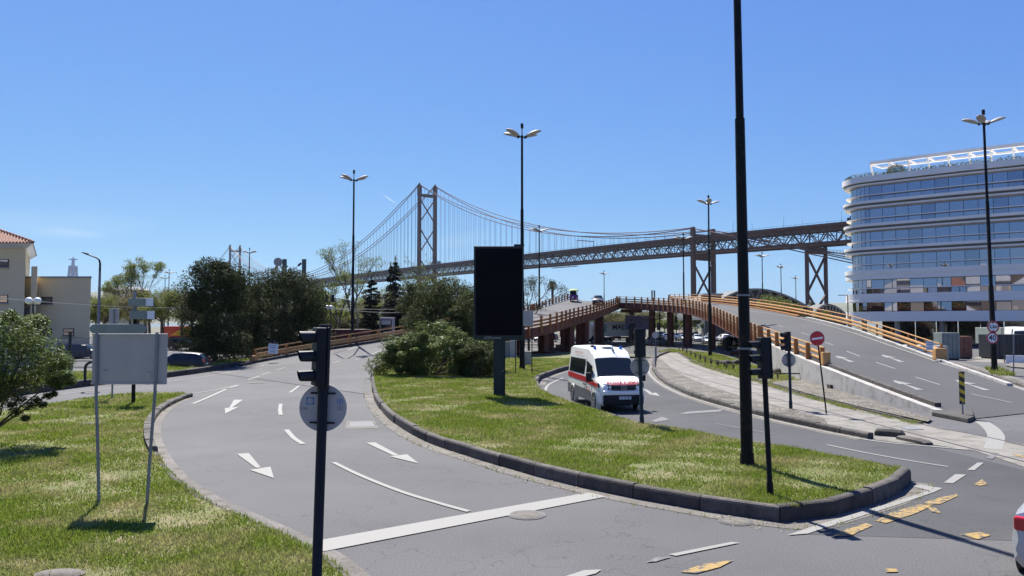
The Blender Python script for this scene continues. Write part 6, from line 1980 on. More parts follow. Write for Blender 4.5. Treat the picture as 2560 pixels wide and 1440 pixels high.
# panes
def pane(p, q, z0, z1, m, k):
    t = (q - p); L_ = t.length; t.normalize(); n_ = Vector((t.y, -t.x, 0)) * SGN
    c = (p + q) / 2 + Vector((0, 0, (z0 + z1) / 2))
    kt = 3.0 if z1 < 11.5 else 1.0
    tilt = random.uniform(-.012, .012) * kt; tilt2 = random.uniform(-.007, .007) * kt
    g = .035
    vs = []
    for u, v in ((-1, -1), (1, -1), (1, 1), (-1, 1)):
        vs.append(c + t * (u * (L_ / 2 - g)) + Vector((0, 0, v * ((z1 - z0) / 2 - .03))) + n_ * (u * tilt * L_ / 2 + v * tilt2 * (z1 - z0) / 2))
    MB().extrude(vs, -n_ * .03).build('window_pane', m, ob, world=True)
vis = [i for i in range(4, nb - 1)]
M['pane_blue'] = mat('pane_blue', (.36, .345, .38), .02, 1.0); M['pane_mid'] = mat('pane_mid', (.30, .29, .325), .02, 1.0)
for fi, (g0, g1, fz) in enumerate(glass_floors):
    for i in vis[:24]:
        p, q = outl[i], outl[i + 1]
        m = M[('pane_blue', 'pane_mid')[(i * 7 + fi * 3) % 5 == 0]]
        if fz:
            pane(p, q, fz + .13, g1, m, 0)
            pane(p, q, g0, fz, m, 0)
        else: pane(p, q, g0, g1, m, 0)
# mullions: dark strips between panes, one mesh per storey
for fi, (g0, g1, fz) in enumerate(glass_floors):
    a, b = OO(-.10), OO(-.04)
    mb = MB()
    secs = [[(p.x, p.y, g0 - .02), (q.x, q.y, g0 - .02), (q.x, q.y, g1 + .02), (p.x, p.y, g1 + .02)] for p, q in zip(a, b)]
    mb.loft(secs)
    mb.build('mullion_frame', M['mullion'], ob, world=True)
# ground floor: recessed dark glazing and columns
a = OO(-4.5)
gl_i = resample(a[3:], 3.2)
for i in range(len(gl_i) - 1):
    p, q = gl_i[i], gl_i[i + 1]; c = (p + q) / 2
    vs = [p.lerp(q, .02) + Vector((0, 0, .1)), p.lerp(q, .98) + Vector((0, 0, .1)), p.lerp(q, .98) + Vector((0, 0, 4.0)), p.lerp(q, .02) + Vector((0, 0, 4.0))]
    MB().extrude(vs, -fn * .05).build('ground_floor_pane', M['pane_dark'], ob, world=True)
for p in resample(OO(-1.8)[8:], 7.0):
    MB().cyl(p, .38, 4.0, 14).build('column', M['slab_grey'], ob, world=True, smooth=True)
# roof planting and pergola
def leaf_cloud(centers, n_per, size, mt, name, parent=None, flat=.6, wl=.42, shell=.55, loc=None, up=.3, droop=0.0):
    cs = np.array([[c[0], c[1], c[2], c[3], c[4], c[5]] for c in centers], dtype=np.float64)
    k = np.repeat(np.arange(len(cs)), n_per)
    n = len(k)
    u = rng.normal(size=(n, 3)); u /= np.linalg.norm(u, axis=1)[:, None]
    r = shell + (1 - shell) * rng.random(n) ** .6
    r *= np.where(rng.random(n) < .12, 1.15, 1.0)
    c = cs[k, :3] + u * r[:, None] * cs[k, 3:6]
    nrm = rng.normal(size=(n, 3)) * .8 + u * .6; nrm[:, 2] += up
    nrm /= np.linalg.norm(nrm, axis=1)[:, None]
    a = np.cross(nrm, rng.normal(size=(n, 3))); a[:, 2] -= droop; a /= np.linalg.norm(a, axis=1)[:, None]
    b = np.cross(nrm, a); b /= np.maximum(np.linalg.norm(b, axis=1)[:, None], 1e-6)
    s = size * rng.uniform(.6, 1.35, n)[:, None]
    v = np.empty((n, 4, 3))
    v[:, 0] = c - a * s * .5; v[:, 1] = c + b * s * wl * .5 - a * s * .05; v[:, 2] = c + a * s * .5; v[:, 3] = c - b * s * wl * .5 - a * s * .05
    # a slight fold gives each leaf two facets
    v[:, 2] += nrm * s * .12; v[:, 0] += nrm * s * .05
    if loc is not None: v -= np.array(loc)[None, None, :]
    return np_mesh(name, v.reshape(-1, 3), np.arange(n * 4).reshape(n, 4), M[mt], parent)
rl_line = resample(OO(.55)[6:], .6)
cs = [(p.x, p.y, 28.5 + random.uniform(-.05, .25), .45, .45, random.uniform(.25, .6)) for p in rl_line]
o = leaf_cloud(cs, 60, .22, 'leaf_bush', 'roof_planting', ob, loc=wloc(ob)); o['kind'] = 'stuff'
for p, s in ((resample(OO(-1.2)[6:], 1)[14], 1.0), (resample(OO(-1.2)[6:], 1)[15], .8)):
    pass
q = OO(-1.2)[17]
o = leaf_cloud([(q.x, q.y, 29.3, 1.5, 1.5, .9)], 1600, .2, 'leaf_bush', 'roof_shrub', ob, loc=wloc(ob))
ring_i = 10
ra = OO(-1.2)[ring_i:]; rb = OO(-.7)[ring_i:]
def ring(d0, d1, z0, z1, i0, name, m=CL):
    a, b = OO(d0)[i0:], OO(d1)[i0:]
    a = cr(a[:2] + a[2:], 1)
    MB().loft([[(p.x, p.y, z0), (q.x, q.y, z0), (q.x, q.y, z1), (p.x, p.y, z1)] for p, q in zip(a, b)]).build(name, m, ob, world=True, smooth=True, ang=40)
ring(-2.6, -2.0, 30.9, 31.45, 14, 'pergola_beam'); ring(-6.5, -6.0, 30.8, 31.1, 14, 'pergola_beam')
pa_, pb_ = resample(OO(-2.3)[14:], 3.0), resample(OO(-3.8)[14:], 3.0)
pc_ = resample(OO(-6.2)[14:], 3.0)
for i in range(min(len(pa_), len(pb_), len(pc_))):
    beam_obj('pergola_post', Vector((pb_[i].x, pb_[i].y, 28.0)), Vector((pa_[i].x, pa_[i].y, 31.0)), .22, .22, CL, ob)
    beam_obj('pergola_rafter', Vector((pa_[i].x, pa_[i].y, 31.0)), Vector((pc_[i].x, pc_[i].y, 30.95)), .2, .25, CL, ob)
a, b = OO(-6.4)[13], OO(-2.2)[13]
for k in range(5):
    pass
bal = OO(-.35)[8:]
MB().strip([Vector((p.x, p.y, 28.4)) for p in bal], [Vector((p.x, p.y, 29.4)) for p in bal]).build('roof_balustrade', mat('clear_glass', (.45, .55, .58), .05, spec=.6), ob, world=True)
bpy.data.materials['clear_glass'].node_tree.nodes['Principled BSDF'].inputs['Alpha'].default_value = .25

# ---- yard in front of the office: stacked panels, wall, container, fence
c = W(2312, 870, 62)
sp = root('panel_stack', 'stack of long white panels behind the end of the right ramp railing', 'panel stack', (c.x + 1.0, 65, 0))
for col_ in range(2):
    for k in range(11):
        MB().box((-1.3 + col_ * 1.35 + random.uniform(-.04, .04), random.uniform(-.08, .08), .1 + k * .17), (1.25, 1.5, .13)).build('panel', M['white'], sp)
MB().box((1.9, .2, .9), (.9, 1.4, 1.8)).build('end_crate', M['signback'], sp)
wl2 = root('low_wall', 'low white wall stepping down in front of the office yard', 'wall', (48, 66, 0))
a = Vector((46.0, 71.0, 0)); b = Vector((57.5, 62.5, 0))
for k in range(6):
    p, q = a.lerp(b, k / 6), a.lerp(b, (k + .98) / 6); dv = (q - p).normalized()
    M3 = Matrix((dv, Vector((-dv.y, dv.x, 0)), Vector((0, 0, 1)))).transposed()
    h_ = .75 if k == 0 else (.55 - .05 * k)
    MB().box((p + q) / 2 + Vector((0, 0, h_ / 2)), ((q - p).length, .3, h_), M3).build('wall_section', M['white'], wl2, world=True)
fc = root('mesh_fence', 'dark green mesh fence on the low white wall of the office yard', 'fence', (48, 67, 0))
fence_pts = resample([a + Vector((.1, .35, 0)), b + Vector((.1, .35, 0)), b + Vector((9, -4.0, 0))], 2.4)
for i, p in enumerate(fence_pts):
    MB().box(p + Vector((0, 0, 1.3)), (.07, .07, 2.6)).build('fence_post', M['mullion'], fc, world=True)
    if i + 1 < len(fence_pts):
        q = fence_pts[i + 1]; mb = MB()
        for k in range(1, 16): 
            r_ = p.lerp(q, k / 16); mb.box(r_ + Vector((0, 0, 1.5)), (.012, .012, 1.9))
        for z in (.6, 1.2, 1.8, 2.4): mb.beam(p + Vector((0, 0, z)), q + Vector((0, 0, z)), .02)
        mb.build('fence_panel', M['mullion'], fc, world=True)
for (x, y, sx_, sy_, sz_, m, lab, cat) in ((56.5, 78, 5.2, 2.4, 2.1, 'mast_green', 'dark green skip container behind the fence of the office yard', 'container'), (62.6, 79, 1.7, 2.4, 2.6, 'yellow_sign', 'yellow container beside the dark green one', 'container'),
                                           (47.2, 80, 1.5, 1.3, 2.2, 'roof_tile', 'rusty brown cabin behind the office yard fence', 'cabin'), (51.5, 80, 3.8, 2, 2.4, 'mullion', 'black stacked load behind the office yard fence', 'stack'), (44.5, 78, 1.8, 1.6, 2.6, 'grey_green', 'grey steel lockers right of the white panel stack', 'lockers')):
    o = root('container' if 'container' in cat else cat, lab, cat, (x, y, 0))
    MB().box((0, 0, sz_ / 2 + .15), (sx_, sy_, sz_)).build('body', M[m], o, bevel=.03)
    nr = int(sx_ / .4)
    for k in range(nr): MB().box((-sx_ / 2 + (k + .5) * sx_ / nr, -sy_ / 2 - .03, sz_ / 2 + .15), (.14, .07, sz_ * .92)).build('rib', M[m], o)
    MB().box((0, 0, .08), (sx_ * .9, sy_ * .9, .16)).build('skid', M['black'], o)

# lamp by the office building
c = W(2122, 880, 100); ct = W(2123, 738, 100)
o = root('street_lamp', 'thin dark street lamp with a flat arm at the left end of the office building', 'street lamp', (c.x, 100, 0))
MB().tube([(0, 0, 0), (0, 0, ct.z)], [.11, .06], 8).build('pole', M['post_dark'], o, smooth=True); MB().box((-.6, 0, ct.z), (1.3, .14, .08)).build('lamp_head', M['post_dark'], o)

# ================================================================== STATION ROOF ARCHES
M['arch_grey'] = mat('arch_grey', (.085, .092, .088), .7, col2=(.06, .066, .063), scale=.3)
def arch(px0, px1, pyc, pyb, d, depth, label):
    o = root('arched_roof', label, 'roof', ((px0 + px1) / 2 / F * d - 1280 / F * d, d, 0))
    n = 24; top = []
    for i in range(n + 1):
        u = i / n; px = px0 + (px1 - px0) * u
        py = pyb - (pyb - pyc) * (math.sin(math.pi * (u ** .8)) ** .8)
        top.append(W(px, py, d))
    low = [Vector((p.x, p.y, max(2, p.z - 2.6 * math.sin(math.pi * i / n) ** .5))) for i, p in enumerate(top)]
    MB().loft([[p, p + Vector((0, depth, 0)), p + Vector((0, depth, .3)), p + Vector((0, 0, .3))] for p in top]).build('roof_shell', M['arch_grey'], o, world=True, smooth=True)
    for i in range(n):
        beam_obj('top_chord', top[i], top[i + 1], .3, .3, M['galv'], o); beam_obj('bottom_chord', low[i], low[i + 1], .25, .25, M['galv'], o)
        beam_obj('lattice_bar', (top if i % 2 else low)[i], (low if i % 2 else top)[i + 1], .18, .18, M['galv'], o)
    for i in (0, n // 4, n // 2, 3 * n // 4, n): beam_obj('column', Vector((top[i].x, top[i].y, 0)), low[i], .4, .4, M['arch_grey'], o)
    MB().strip([Vector((p.x, p.y + 2, 0)) for p in top], [p + Vector((0, 2, 0)) for p in top]).build('end_wall', M['arch_grey'], o, world=True)
arch(1765, 2060, 724, 800, 170, 40, 'long curved lattice roof behind the right ramp')
arch(2030, 2126, 763, 800, 168, 30, 'smaller dark arched roof between the braced pier and the office block')
c = W(1778, 760, 160)
o = root('signal_cabin', 'flat grey block on the skyline left of the lattice roof', 'cabin', (c.x, 160, 0))
MB().box((0, 0, W(1778, 738, 160).z / 2), (3.6, 3, W(1778, 738, 160).z)).build('body', M['arch_grey'], o, bevel=.05); MB().box((0, 0, W(1778, 738, 160).z + .15), (4.2, 3.6, .3)).build('roof', M['slab_grey'], o)

# ================================================================== BEIGE BUILDING AT THE LEFT
DB = 84
bb_ = root('beige_building', 'beige building with small square windows and a tiled roof at the left edge', 'building', ((100 - 1280) / F * DB, DB, 0))
def XB(px, d=DB): return (px - 1280) / F * d
zl = W(150, 694, DB).z; zt_ = W(0, 611, DB - 3).z
# low wing
def slab(xa, xb, d0, dep, za, zb_, m, nm, e=0.0):
    k = .60 * dep
    return MB().prism([(xa - e, d0 - e), (xb + e, d0 - e), (xb + e - k, d0 + dep + e), (xa - e - k, d0 + dep + e)], za, zb_).build(nm, m, bb_, world=True)
slab(XB(60) - 3, XB(226), DB, 12, 0, zl, M['beige_wall'], 'wall')
slab(XB(60) - 3, XB(226), DB, 12, zl - .02, zl + .14, M['wallgrey'], 'coping', .14)
# tall block, standing forward
DT = DB - 2.2
xr = XB(60, DT)
slab(xr - 18, xr, DT, 14, 0, zt_ - .3, M['beige_wall'], 'wall')
slab(xr + .3, xr + .95, DT + .6, 1.2, 0, W(70, 665, DT).z, M['beige_wall'], 'stair_block')
# eaves and hip roof
zx = zt_
KD = .60
def EV(x, dy, z): return Vector((xr + x - KD * dy, DT + dy, z))
MB().loft([[EV(-18.2, -.1, zx - .35), EV(.1, -.1, zx - .35), EV(.1, 14.1, zx - .35), EV(-18.2, 14.1, zx - .35)], [EV(-19, -1.0, zx + .12), EV(.75, -1.0, zx + .12), EV(.75, 15, zx + .12), EV(-19, 15, zx + .12)]]).build('eaves', M['white'], bb_, world=True)
e = [EV(.85, -1.1, zx + .14), EV(-19.1, -1.1, zx + .14), EV(-19.1, 15.1, zx + .14), EV(.85, 15.1, zx + .14)]
apex_a, apex_b = EV(-5.5, 6.8, zx + 3.1), EV(-12, 6.8, zx + 3.1)
MB().add([*e, apex_a, apex_b], [(0, 4, 5, 1), (0, 3, 4), (3, 2, 5, 4), (1, 5, 2)]).build('roof', M['roof_tile'], bb_, world=True)
tl = MB(); sl_ = (apex_b - e[1])
for k in range(56):   # courses of pan tiles on the front slope, running up it
    u = k / 56; p = e[0].lerp(e[1], u) + Vector((0, 0, .05))
    # where this course meets the hip or the ridge
    L0 = (e[0] - e[1]).length * u; La = 6.35; Lb_ = 12.85
    f = min(1, L0 / 6.35) if L0 < 12.85 else max(.05, (19.95 - L0) / 7.1)
    up_ = Vector((-KD * 7.9, 7.9, 2.96))
    tl.tube([p, p + up_ * max(.03, f * .97)], .10, 6)
o = tl.build('roof_tiles', M['roof_tile'], bb_, world=True); o['kind'] = 'stuff'
hp = MB()
for k in range(16): hp.tube([e[0].lerp(apex_a, k / 16) + Vector((0, 0, .08)), e[0].lerp(apex_a, (k + .93) / 16) + Vector((0, 0, .15))], .14, 6)
hp.build('hip_tiles', M['roof_tile'], bb_, world=True)
def window(px0, px1, py0, py1, d):
    a, b = W(px0, py0, d), W(px1, py1, d)
    w_ = bpy.data.objects.new('window', None); COL.objects.link(w_); w_.parent = bb_; w_.location = a - wloc(bb_)
    cx_, cz_ = (a.x + b.x) / 2, (a.z + b.z) / 2; ww, hh_ = b.x - a.x, a.z - b.z
    MB().box((cx_, d - .02, cz_), (ww, .06, hh_)).build('frame', M['mullion'], w_, world=True)
    for s in (-1, 1): MB().box((cx_, d - .055, cz_ + s * hh_ * .23), (ww * .86, .02, hh_ * .36)).build('pane', M['pane_mid'] if s > 0 else M['pane_blue'], w_, world=True)
    MB().box((cx_, d - .08, b.z - .06), (ww * 1.12, .18, .09)).build('sill', M['wallgrey'], w_, world=True)
    MB().box((cx_, d - .07, cz_ + hh_ * .02), (ww * .95, .03, .05)).build('crossbar', M['galv'], w_, world=True)
for r_ in ((104, 131, 742, 760), (66, 92, 742, 760), (102, 130, 821, 839), (158, 185, 821, 839), (64, 89, 821, 839)): window(*r_, DB)
for r_ in ((-8, 22, 648, 668), (-8, 20, 737, 757), (-60, -30, 648, 668)): window(*r_, DT)
c = W(67, 780, DB); o_ = MB().box((c.x, DB - .25, c.z), (.8, .5, .8)).build('air_conditioner', M['wallgrey'], bb_, world=True, bevel=.03)
MB().box(((XB(60) + XB(226)) / 2, DB - .03, .6), (XB(226) - XB(60), .06, 1.2)).build('plinth', M['white'], bb_, world=True)
fc2 = root('railing_fence', 'dark upright bar fence in front of the beige building', 'fence', (XB(170, 76), 76, 0))
mb = MB()
for k in range(60): mb.box((XB(110, 76) + k * .12, 76, 1.3), (.02, .02, 1.9))
o_ = mb.build('fence_bars', M['galv'], fc2, world=True); o_['kind'] = 'stuff'
for z in (.35, 2.25): MB().box((XB(110, 76) + 3.6, 76, z), (7.4, .04, .05)).build('fence_rail', M['mullion'], fc2, world=True)
o = root('distant_building', 'low pale building with round windows on the hill beyond the olive trees', 'building', ((297 - 1280) / F * 260, 260, 0))
z1_ = W(297, 724, 260).z
MB().box((0, 5, z1_ / 2), (11, 10, z1_)).build('wall', M['beige_wall'], o)
MB().loft([[(-6.5, -1, z1_), (6.5, -1, z1_), (6.5, 11, z1_), (-6.5, 11, z1_)], [(-3, 3, z1_ + 1.4), (3, 3, z1_ + 1.4), (3, 7, z1_ + 1.4), (-3, 7, z1_ + 1.4)]]).build('roof', M['wallgrey'], o)
for x in (-3, -1.2, .6): MB().tube([(x + 1, -.02, z1_ - 1), (x + 1, -.08, z1_ - 1)], .45, 12).build('round_window', M['mullion'], o)

# ================================================================== HOUSES BEHIND THE VIEWER (they show in the office windows)
M['plaster_a'] = mat('plaster_a', (.42, .37, .28), .9, col2=(.36, .31, .24), scale=.4); M['plaster_b'] = mat('plaster_b', (.22, .17, .14), .9, col2=(.18, .14, .11), scale=.4)
M['plaster_c'] = mat('plaster_c', (.48, .46, .42), .9, col2=(.42, .40, .37), scale=.4)
def house(x, y, w_, dp, h_, rz, wm, lab):
    o = root('town_house', lab, 'house', (x, y, 0), rz=rz, group='town houses mirrored in the office windows')
    MB().box((0, 0, h_ / 2), (w_, dp, h_)).build('wall', M[wm], o)
    e_ = .5; rh = w_ * .22
    MB().add([(-w_ / 2 - e_, -dp / 2 - e_, h_), (w_ / 2 + e_, -dp / 2 - e_, h_), (w_ / 2 + e_, dp / 2 + e_, h_), (-w_ / 2 - e_, dp / 2 + e_, h_), (-w_ * .2, 0, h_ + rh), (w_ * .2, 0, h_ + rh)], [(0, 1, 5, 4), (1, 2, 5), (2, 3, 4, 5), (3, 0, 4), (3, 2, 1, 0)]).build('roof', M['roof_tile' if rh < 4.3 else 'wallgrey'], o)
    nf = int(h_ // 3.2); nw = max(2, int(w_ // 2.8))
    for f_ in range(nf):
        for k in range(nw):
            MB().box((-w_ / 2 + (k + .5) * w_ / nw, dp / 2 + .03, 1.9 + f_ * 3.2), (1.0, .1, 1.6)).build('window', M['pane_dark'], o)
c0 = Vector((-98, -28, 0)); al = Vector((.66, -.73, 0)); bk = Vector((-.73, -.66, 0)); rot_ = math.atan2(al.y, al.x) + math.pi
hn = ['nearest the river, pale plaster', 'second from the river, red plaster', 'third, pale plaster with wide front', 'fourth, whitish plaster', 'fifth, red plaster and tall', 'sixth, pale plaster', 'seventh, whitish and narrow', 'last of the front row, pale', 'upper row, first and red', 'upper row, second and pale', 'upper row, third and whitish', 'upper row, last and pale']
for i in range(12):
    r_ = random.Random(900 + i)
    if i < 8: p = c0 + al * (-95 + i * 26) + bk * r_.uniform(-4, 6); h_ = r_.choice((12, 14, 16, 15)); w_ = r_.uniform(17, 23)
    else: p = c0 + al * (-80 + (i - 8) * 50) + bk * 42; h_ = r_.choice((20, 22, 24)); w_ = r_.uniform(26, 34)
    house(p.x, p.y, w_, 12, h_, rot_, ('plaster_a', 'plaster_b', 'plaster_c')[i % 3], 'town house mirrored in the office glass, ' + hn[i])

# railings and kerb strips in the traffic area under the viaduct
for i, (xa, ya, xb, yb, lab) in enumerate((( -3, 104, 22, 106, 'left'), (24, 112, 46, 108, 'right'), (-6, 118, 30, 121, 'back'), (30, 128, 60, 122, 'far right'))):
    a = Vector((xa, ya, 0)); b = Vector((xb, yb, 0))
    o = root('pedestrian_railing', '%s length of dark pedestrian railing seen beyond the viaduct piers' % lab, 'railing', a, group='dark railings beyond the viaduct')
    pts = resample([a, b], 2.0)
    for p in pts: MB().box(p + Vector((0, 0, .55)), (.06, .06, 1.1)).build('railing_post', M['black'], o, world=True)
    for z in (.35, .7, 1.08): MB().beam(a + Vector((0, 0, z)), b + Vector((0, 0, z)), .05).build('railing_bar', M['black'], o, world=True)
for x0_, y0_, x1_, y1_ in ((-6, 99, 24, 100.2), (22, 107, 48, 108.2), (-10, 124, 60, 126), (-14, 135, 70, 138)):
    sheet('pavement', [(x0_, y0_), (x1_, y0_), (x1_, y1_), (x0_, y1_)], .05, M['concrete'])
sheet('verge', [(-10, 126.5), (60, 126.5), (60, 130), (-10, 130)], .06, M['soil'])
# ================================================================== TREES
def branch_set(mb, base, tips, r0, wob=.12, seg=5):
    for t in tips:
        t = Vector(t); b = Vector(base); d = t - b; pts = []; n = seg
        off = Vector((random.uniform(-1, 1), random.uniform(-1, 1), random.uniform(-.3, .6))) * d.length * wob
        for i in range(n + 1):
            u = i / n
            pts.append(b + d * u + off * math.sin(math.pi * u))
        mb.tube(pts, [r0 * (1 - .82 * i / n) for i in range(n + 1)], 5, cap=False)

def crown_clumps(c, rx, ry, rz, n, cr_, flatbottom=.0, seed=0, shape='ell'):
    r_ = random.Random(seed); out = []
    for i in range(n):
        for _ in range(30):
            u = Vector((r_.gauss(0, 1), r_.gauss(0, 1), r_.gauss(0, 1))).normalized()
            k = r_.uniform(.35, 1.0) ** .5
            if shape == 'col':
                zz = r_.uniform(-1, 1); q = math.sqrt(max(0, 1 - abs(zz) ** (2.2 if zz > 0 else 6))); an_ = r_.uniform(0, 6.283)
                p = Vector((math.cos(an_) * rx * k * q, math.sin(an_) * ry * k * q, zz * rz))
            else: p = Vector((u.x * rx * k, u.y * ry * k, u.z * rz * k))
            if p.z > -rz * (1 - flatbottom): break
        s = cr_ * r_.choice((.6, .75, .9, 1.05, 1.2, 1.45)); p = p * (1.0 if s > cr_ else r_.uniform(1.0, 1.1))
        out.append((c[0] + p.x, c[1] + p.y, c[2] + p.z, s, s, s * r_.uniform(.6, .9)))
    return out

def tree(name, label, px, d, ytop, wpx, leaves, mt, ybot=None, size=.2, n=26, crf=.26, bark='bark', trunk_r=None, group=None, seed=1, zc=None, ry=None, up=.3, wl=.42, shell=.5, shape='ell', fb=.2, droop=0.):
    x = (px - 1280) / F * d
    zt = W(px, ytop, d).z
    rx = wpx / 2 / F * d
    zb = W(px, ybot, d).z if ybot else zt * .35
    zb = max(zb, .15)
    rz = (zt - zb) / 2; cz = (zt + zb) / 2
    o = root(name, label, 'tree', (x, d, 0), group=group)
    cl = crown_clumps((0, 0, cz), rx * (1 - crf * .6), (ry or rx) * (1 - crf * .6), rz * (1 - crf * .5), n, min(rx, rz) * crf * 1.5, fb, seed, shape)
    leaf_cloud(cl, leaves // n, size, mt, 'crown', o, up=up, wl=wl, shell=shell, droop=droop)
    mb = MB(); tr = trunk_r or max(.12, zt * .018)
    hz = max(zb + .25 * (zt - zb), 1.0)
    random.seed(seed)
    mb.tube([(0, 0, -.1), (.05, 0, hz * .4), (random.uniform(-.15, .15), 0, hz)], [tr * 1.25, tr, tr * .8], 9, cap=False)
    branch_set(mb, (0, 0, hz * .8), [(c[0], c[1], c[2]) for c in cl[::2]], tr * .42)
    mb.build('trunk', M[bark], o, smooth=True, ang=70)
    return o

# two dark trees behind the left kerb
tree('broadleaf_tree', 'large dark evergreen tree beside the left ramp railing, the left one of two', 538, 66, 650, 165, 40000, 'leaf_dark', ybot=905, size=.20, n=64, crf=.30, seed=3, fb=0, shape='col')
tree('broadleaf_tree', 'wide dark evergreen tree behind the left ramp railing, the right one of two', 698, 84, 682, 245, 52000, 'leaf_dark', ybot=900, size=.24, n=84, crf=.26, seed=5, fb=0, shape='col')
tree('broadleaf_tree', 'small dark evergreen filling the gap between the two big dark trees', 618, 78, 712, 125, 17000, 'leaf_dark', ybot=905, size=.22, n=34, crf=.3, seed=8, fb=0, shape='col')
# trees on the centre island
tree('broadleaf_tree', 'dark green leafy tree behind the round bush, left of the advertising screen', 1115, 60, 705, 190, 34000, 'leaf_bush', ybot=930, size=.18, n=62, crf=.28, seed=11, fb=0, shape='col', ry=2.6)
tree('broadleaf_tree', 'bushy dark tree partly hidden by the advertising screen', 1190, 56, 716, 150, 18000, 'leaf_bush', ybot=930, size=.17, n=30, crf=.3, seed=12, fb=0, shape='col', ry=2.2)
tree('broadleaf_tree', 'leafy tree with bare twigs on top beside the conifers', 1045, 66, 700, 110, 13000, 'leaf_bush', ybot=860, size=.17, n=24, crf=.32, seed=13, fb=0, shape='col', ry=2)
# oleander bush in front
xo = (1085 - 1280) / F * 51
o = root('oleander_bush', 'large rounded oleander bush at the left end of the centre island grass', 'bush', (xo, 51, .2))
cl = crown_clumps((0, 0, 1.5), 3.2, 2.2, 1.65, 110, .55, .0, 21)
cl = [(a, b, max(.45, c), d_, e_, f_) for a, b, c, d_, e_, f_ in cl]
cl += [(-3.9, -.3, .65, .7, .7, .6), (-3.5, .3, 1.2, .6, .6, .5), (-3.3, -.5, .6, .6, .6, .5), (3.2, -.8, .6, .7, .6, .6), (2.6, .3, 1.9, .8, .7, .7), (-.6, -.2, 3.2, .7, .6, .5), (.5, 0, 3.3, .6, .6, .5)]
leaf_cloud(cl, 330, .24, 'leaf_oleander', 'foliage', o, wl=.22, up=.5, shell=.25)
mb = MB(); branch_set(mb, (0, 0, -.1), [(c[0], c[1], c[2]) for c in cl[::3]], .06); mb.build('stems', M['bark'], o, smooth=True)
xo = (1190 - 1280) / F * 50
o = root('oleander_bush', 'smaller dull oleander bush touching the post of the advertising screen', 'bush', (xo, 49.5, .2))
cl = crown_clumps((0, 0, 1.1), 1.5, 1.2, 1.15, 22, .6, .0, 22)
leaf_cloud(cl, 480, .16, 'leaf_bush', 'foliage', o, wl=.26, up=.5, shell=.35)
mb = MB(); branch_set(mb, (0, 0, -.1), [(c[0], c[1], c[2]) for c in cl[::3]], .05); mb.build('stems', M['bark'], o, smooth=True)
# near oleander at the left edge
dl = 23.5
def OL(px, py, dy=0): 
    p = W(px, py, dl + dy); return (p.x, p.y, p.z)
o = root('oleander_bush', 'big oleander bush reaching into the picture at the left edge', 'bush', ((-60 - 1280) / F * dl, dl, 0))
cl = []
r_ = random.Random(5)
spots = [(95, 800, 22), (15, 850, 55), (70, 850, 45), (-40, 840, 60), (115, 880, 42), (40, 905, 60), (-30, 920, 70), (120, 930, 40), (150, 900, 24), (75, 955, 42), (0, 970, 50), (-60, 990, 70), (-120, 900, 110), (-120, 1010, 90), (140, 955, 22), (165, 940, 16), (178, 952, 10), (60, 815, 22), (0, 800, 22), (20, 790, 18)]
for px, py, r in spots:
    for k in range(3):
        a = W(px + r_.uniform(-.4, .4) * r, py + r_.uniform(-.4, .4) * r, dl + r_.uniform(-.9, .9)); q = r / F * dl
        cl.append((a.x, a.y, a.z, q, q * 1.1, q * .8))
leaf_cloud(cl, 380, .135, 'leaf_oleander', 'foliage', o, wl=.20, up=.5, shell=.2, loc=o.location)
tw = []
for px, py, r in [(50, 1000, 16), (75, 1015, 14), (40, 1030, 15), (62, 1045, 10), (90, 1000, 14), (120, 990, 12), (105, 1012, 12), (135, 985, 9), (30, 1012, 10)]:
    a = W(px, py, dl - .6); q = r / F * dl * 1.1; tw.append((a.x, a.y, a.z, q, q, q * .7))
leaf_cloud(tw, 170, .12, 'leaf_bush', 'hanging_sprig', o, wl=.2, up=-.2, shell=.1, loc=o.location)
mb = MB(); bs = Vector(o.location)
branch_set(mb, (0, 0, 0), [(Vector(c[:3]) - bs) for c in cl[::4]] , .05, .1)
branch_set(mb, Vector(OL(-20, 950)) - bs, [(Vector(c[:3]) - bs) for c in tw], .018, .1)
mb.build('stems', M['bark'], o, smooth=True)

# conifers
def fir(label, px, d, ytop, ybot, wpx, seed, narrow=False):
    x = (px - 1280) / F * d; zt, zb = W(px, ytop, d).z, .2
    o = root('conifer_tree', label, 'tree', (x, d, 0)); rw = wpx / 2 / F * d; r_ = random.Random(seed); cl = []; mb = MB()
    H_ = zt - zb; nl = 26
    for i in range(nl):
        u = i / (nl - 1); z = zb + H_ * (.06 + .9 * u) + r_.uniform(-.2, .2)
        rr_ = rw * ((1 - u) ** .8 + .06) * r_.uniform(.7, 1.15) if not narrow else rw * (.75 if u < .75 else (1.15 - u) * 2.2)
        m = max(3, int(8 * (1 - u) + 3))
        for k in range(m):
            an = 2 * math.pi * (k / m) + r_.uniform(0, 1); L_ = rr_ * r_.uniform(.65, 1.2)
            tip = Vector((math.cos(an) * L_, math.sin(an) * L_, z + r_.uniform(-.35, .25) - L_ * .22 + (.12 * L_ if narrow else 0)))
            mb.tube([(0, 0, z), tip], [.06, .015], 4, cap=False)
            for q in (.45, .8, 1.0):
                s = max(.16, .26 * L_ * (1.1 - q * .4))
                cl.append((tip.x * q, tip.y * q, z + (tip.z - z) * q - .1, s * 1.4, s * 1.4, s * .8))
    cl.append((0, 0, zt, .12, .12, .5))
    leaf_cloud(cl, 55, .26, 'leaf_fir', 'crown', o, wl=.2, up=.1, shell=.1)
    mb.tube([(0, 0, 0), (0, 0, zt * .98)], [.24, .04], 8); mb.build('trunk', M['bark'], o, smooth=True, ang=70)
fir('tall dark fir left of the steel bridge tower', 988, 98, 645, 840, 84, 2)
fir('small second tip of dark fir beside the taller fir', 976, 101, 662, 840, 60, 9)
fir('narrow dark cypress with a ragged top, left of the fir', 928, 96, 692, 840, 54, 4, narrow=True)
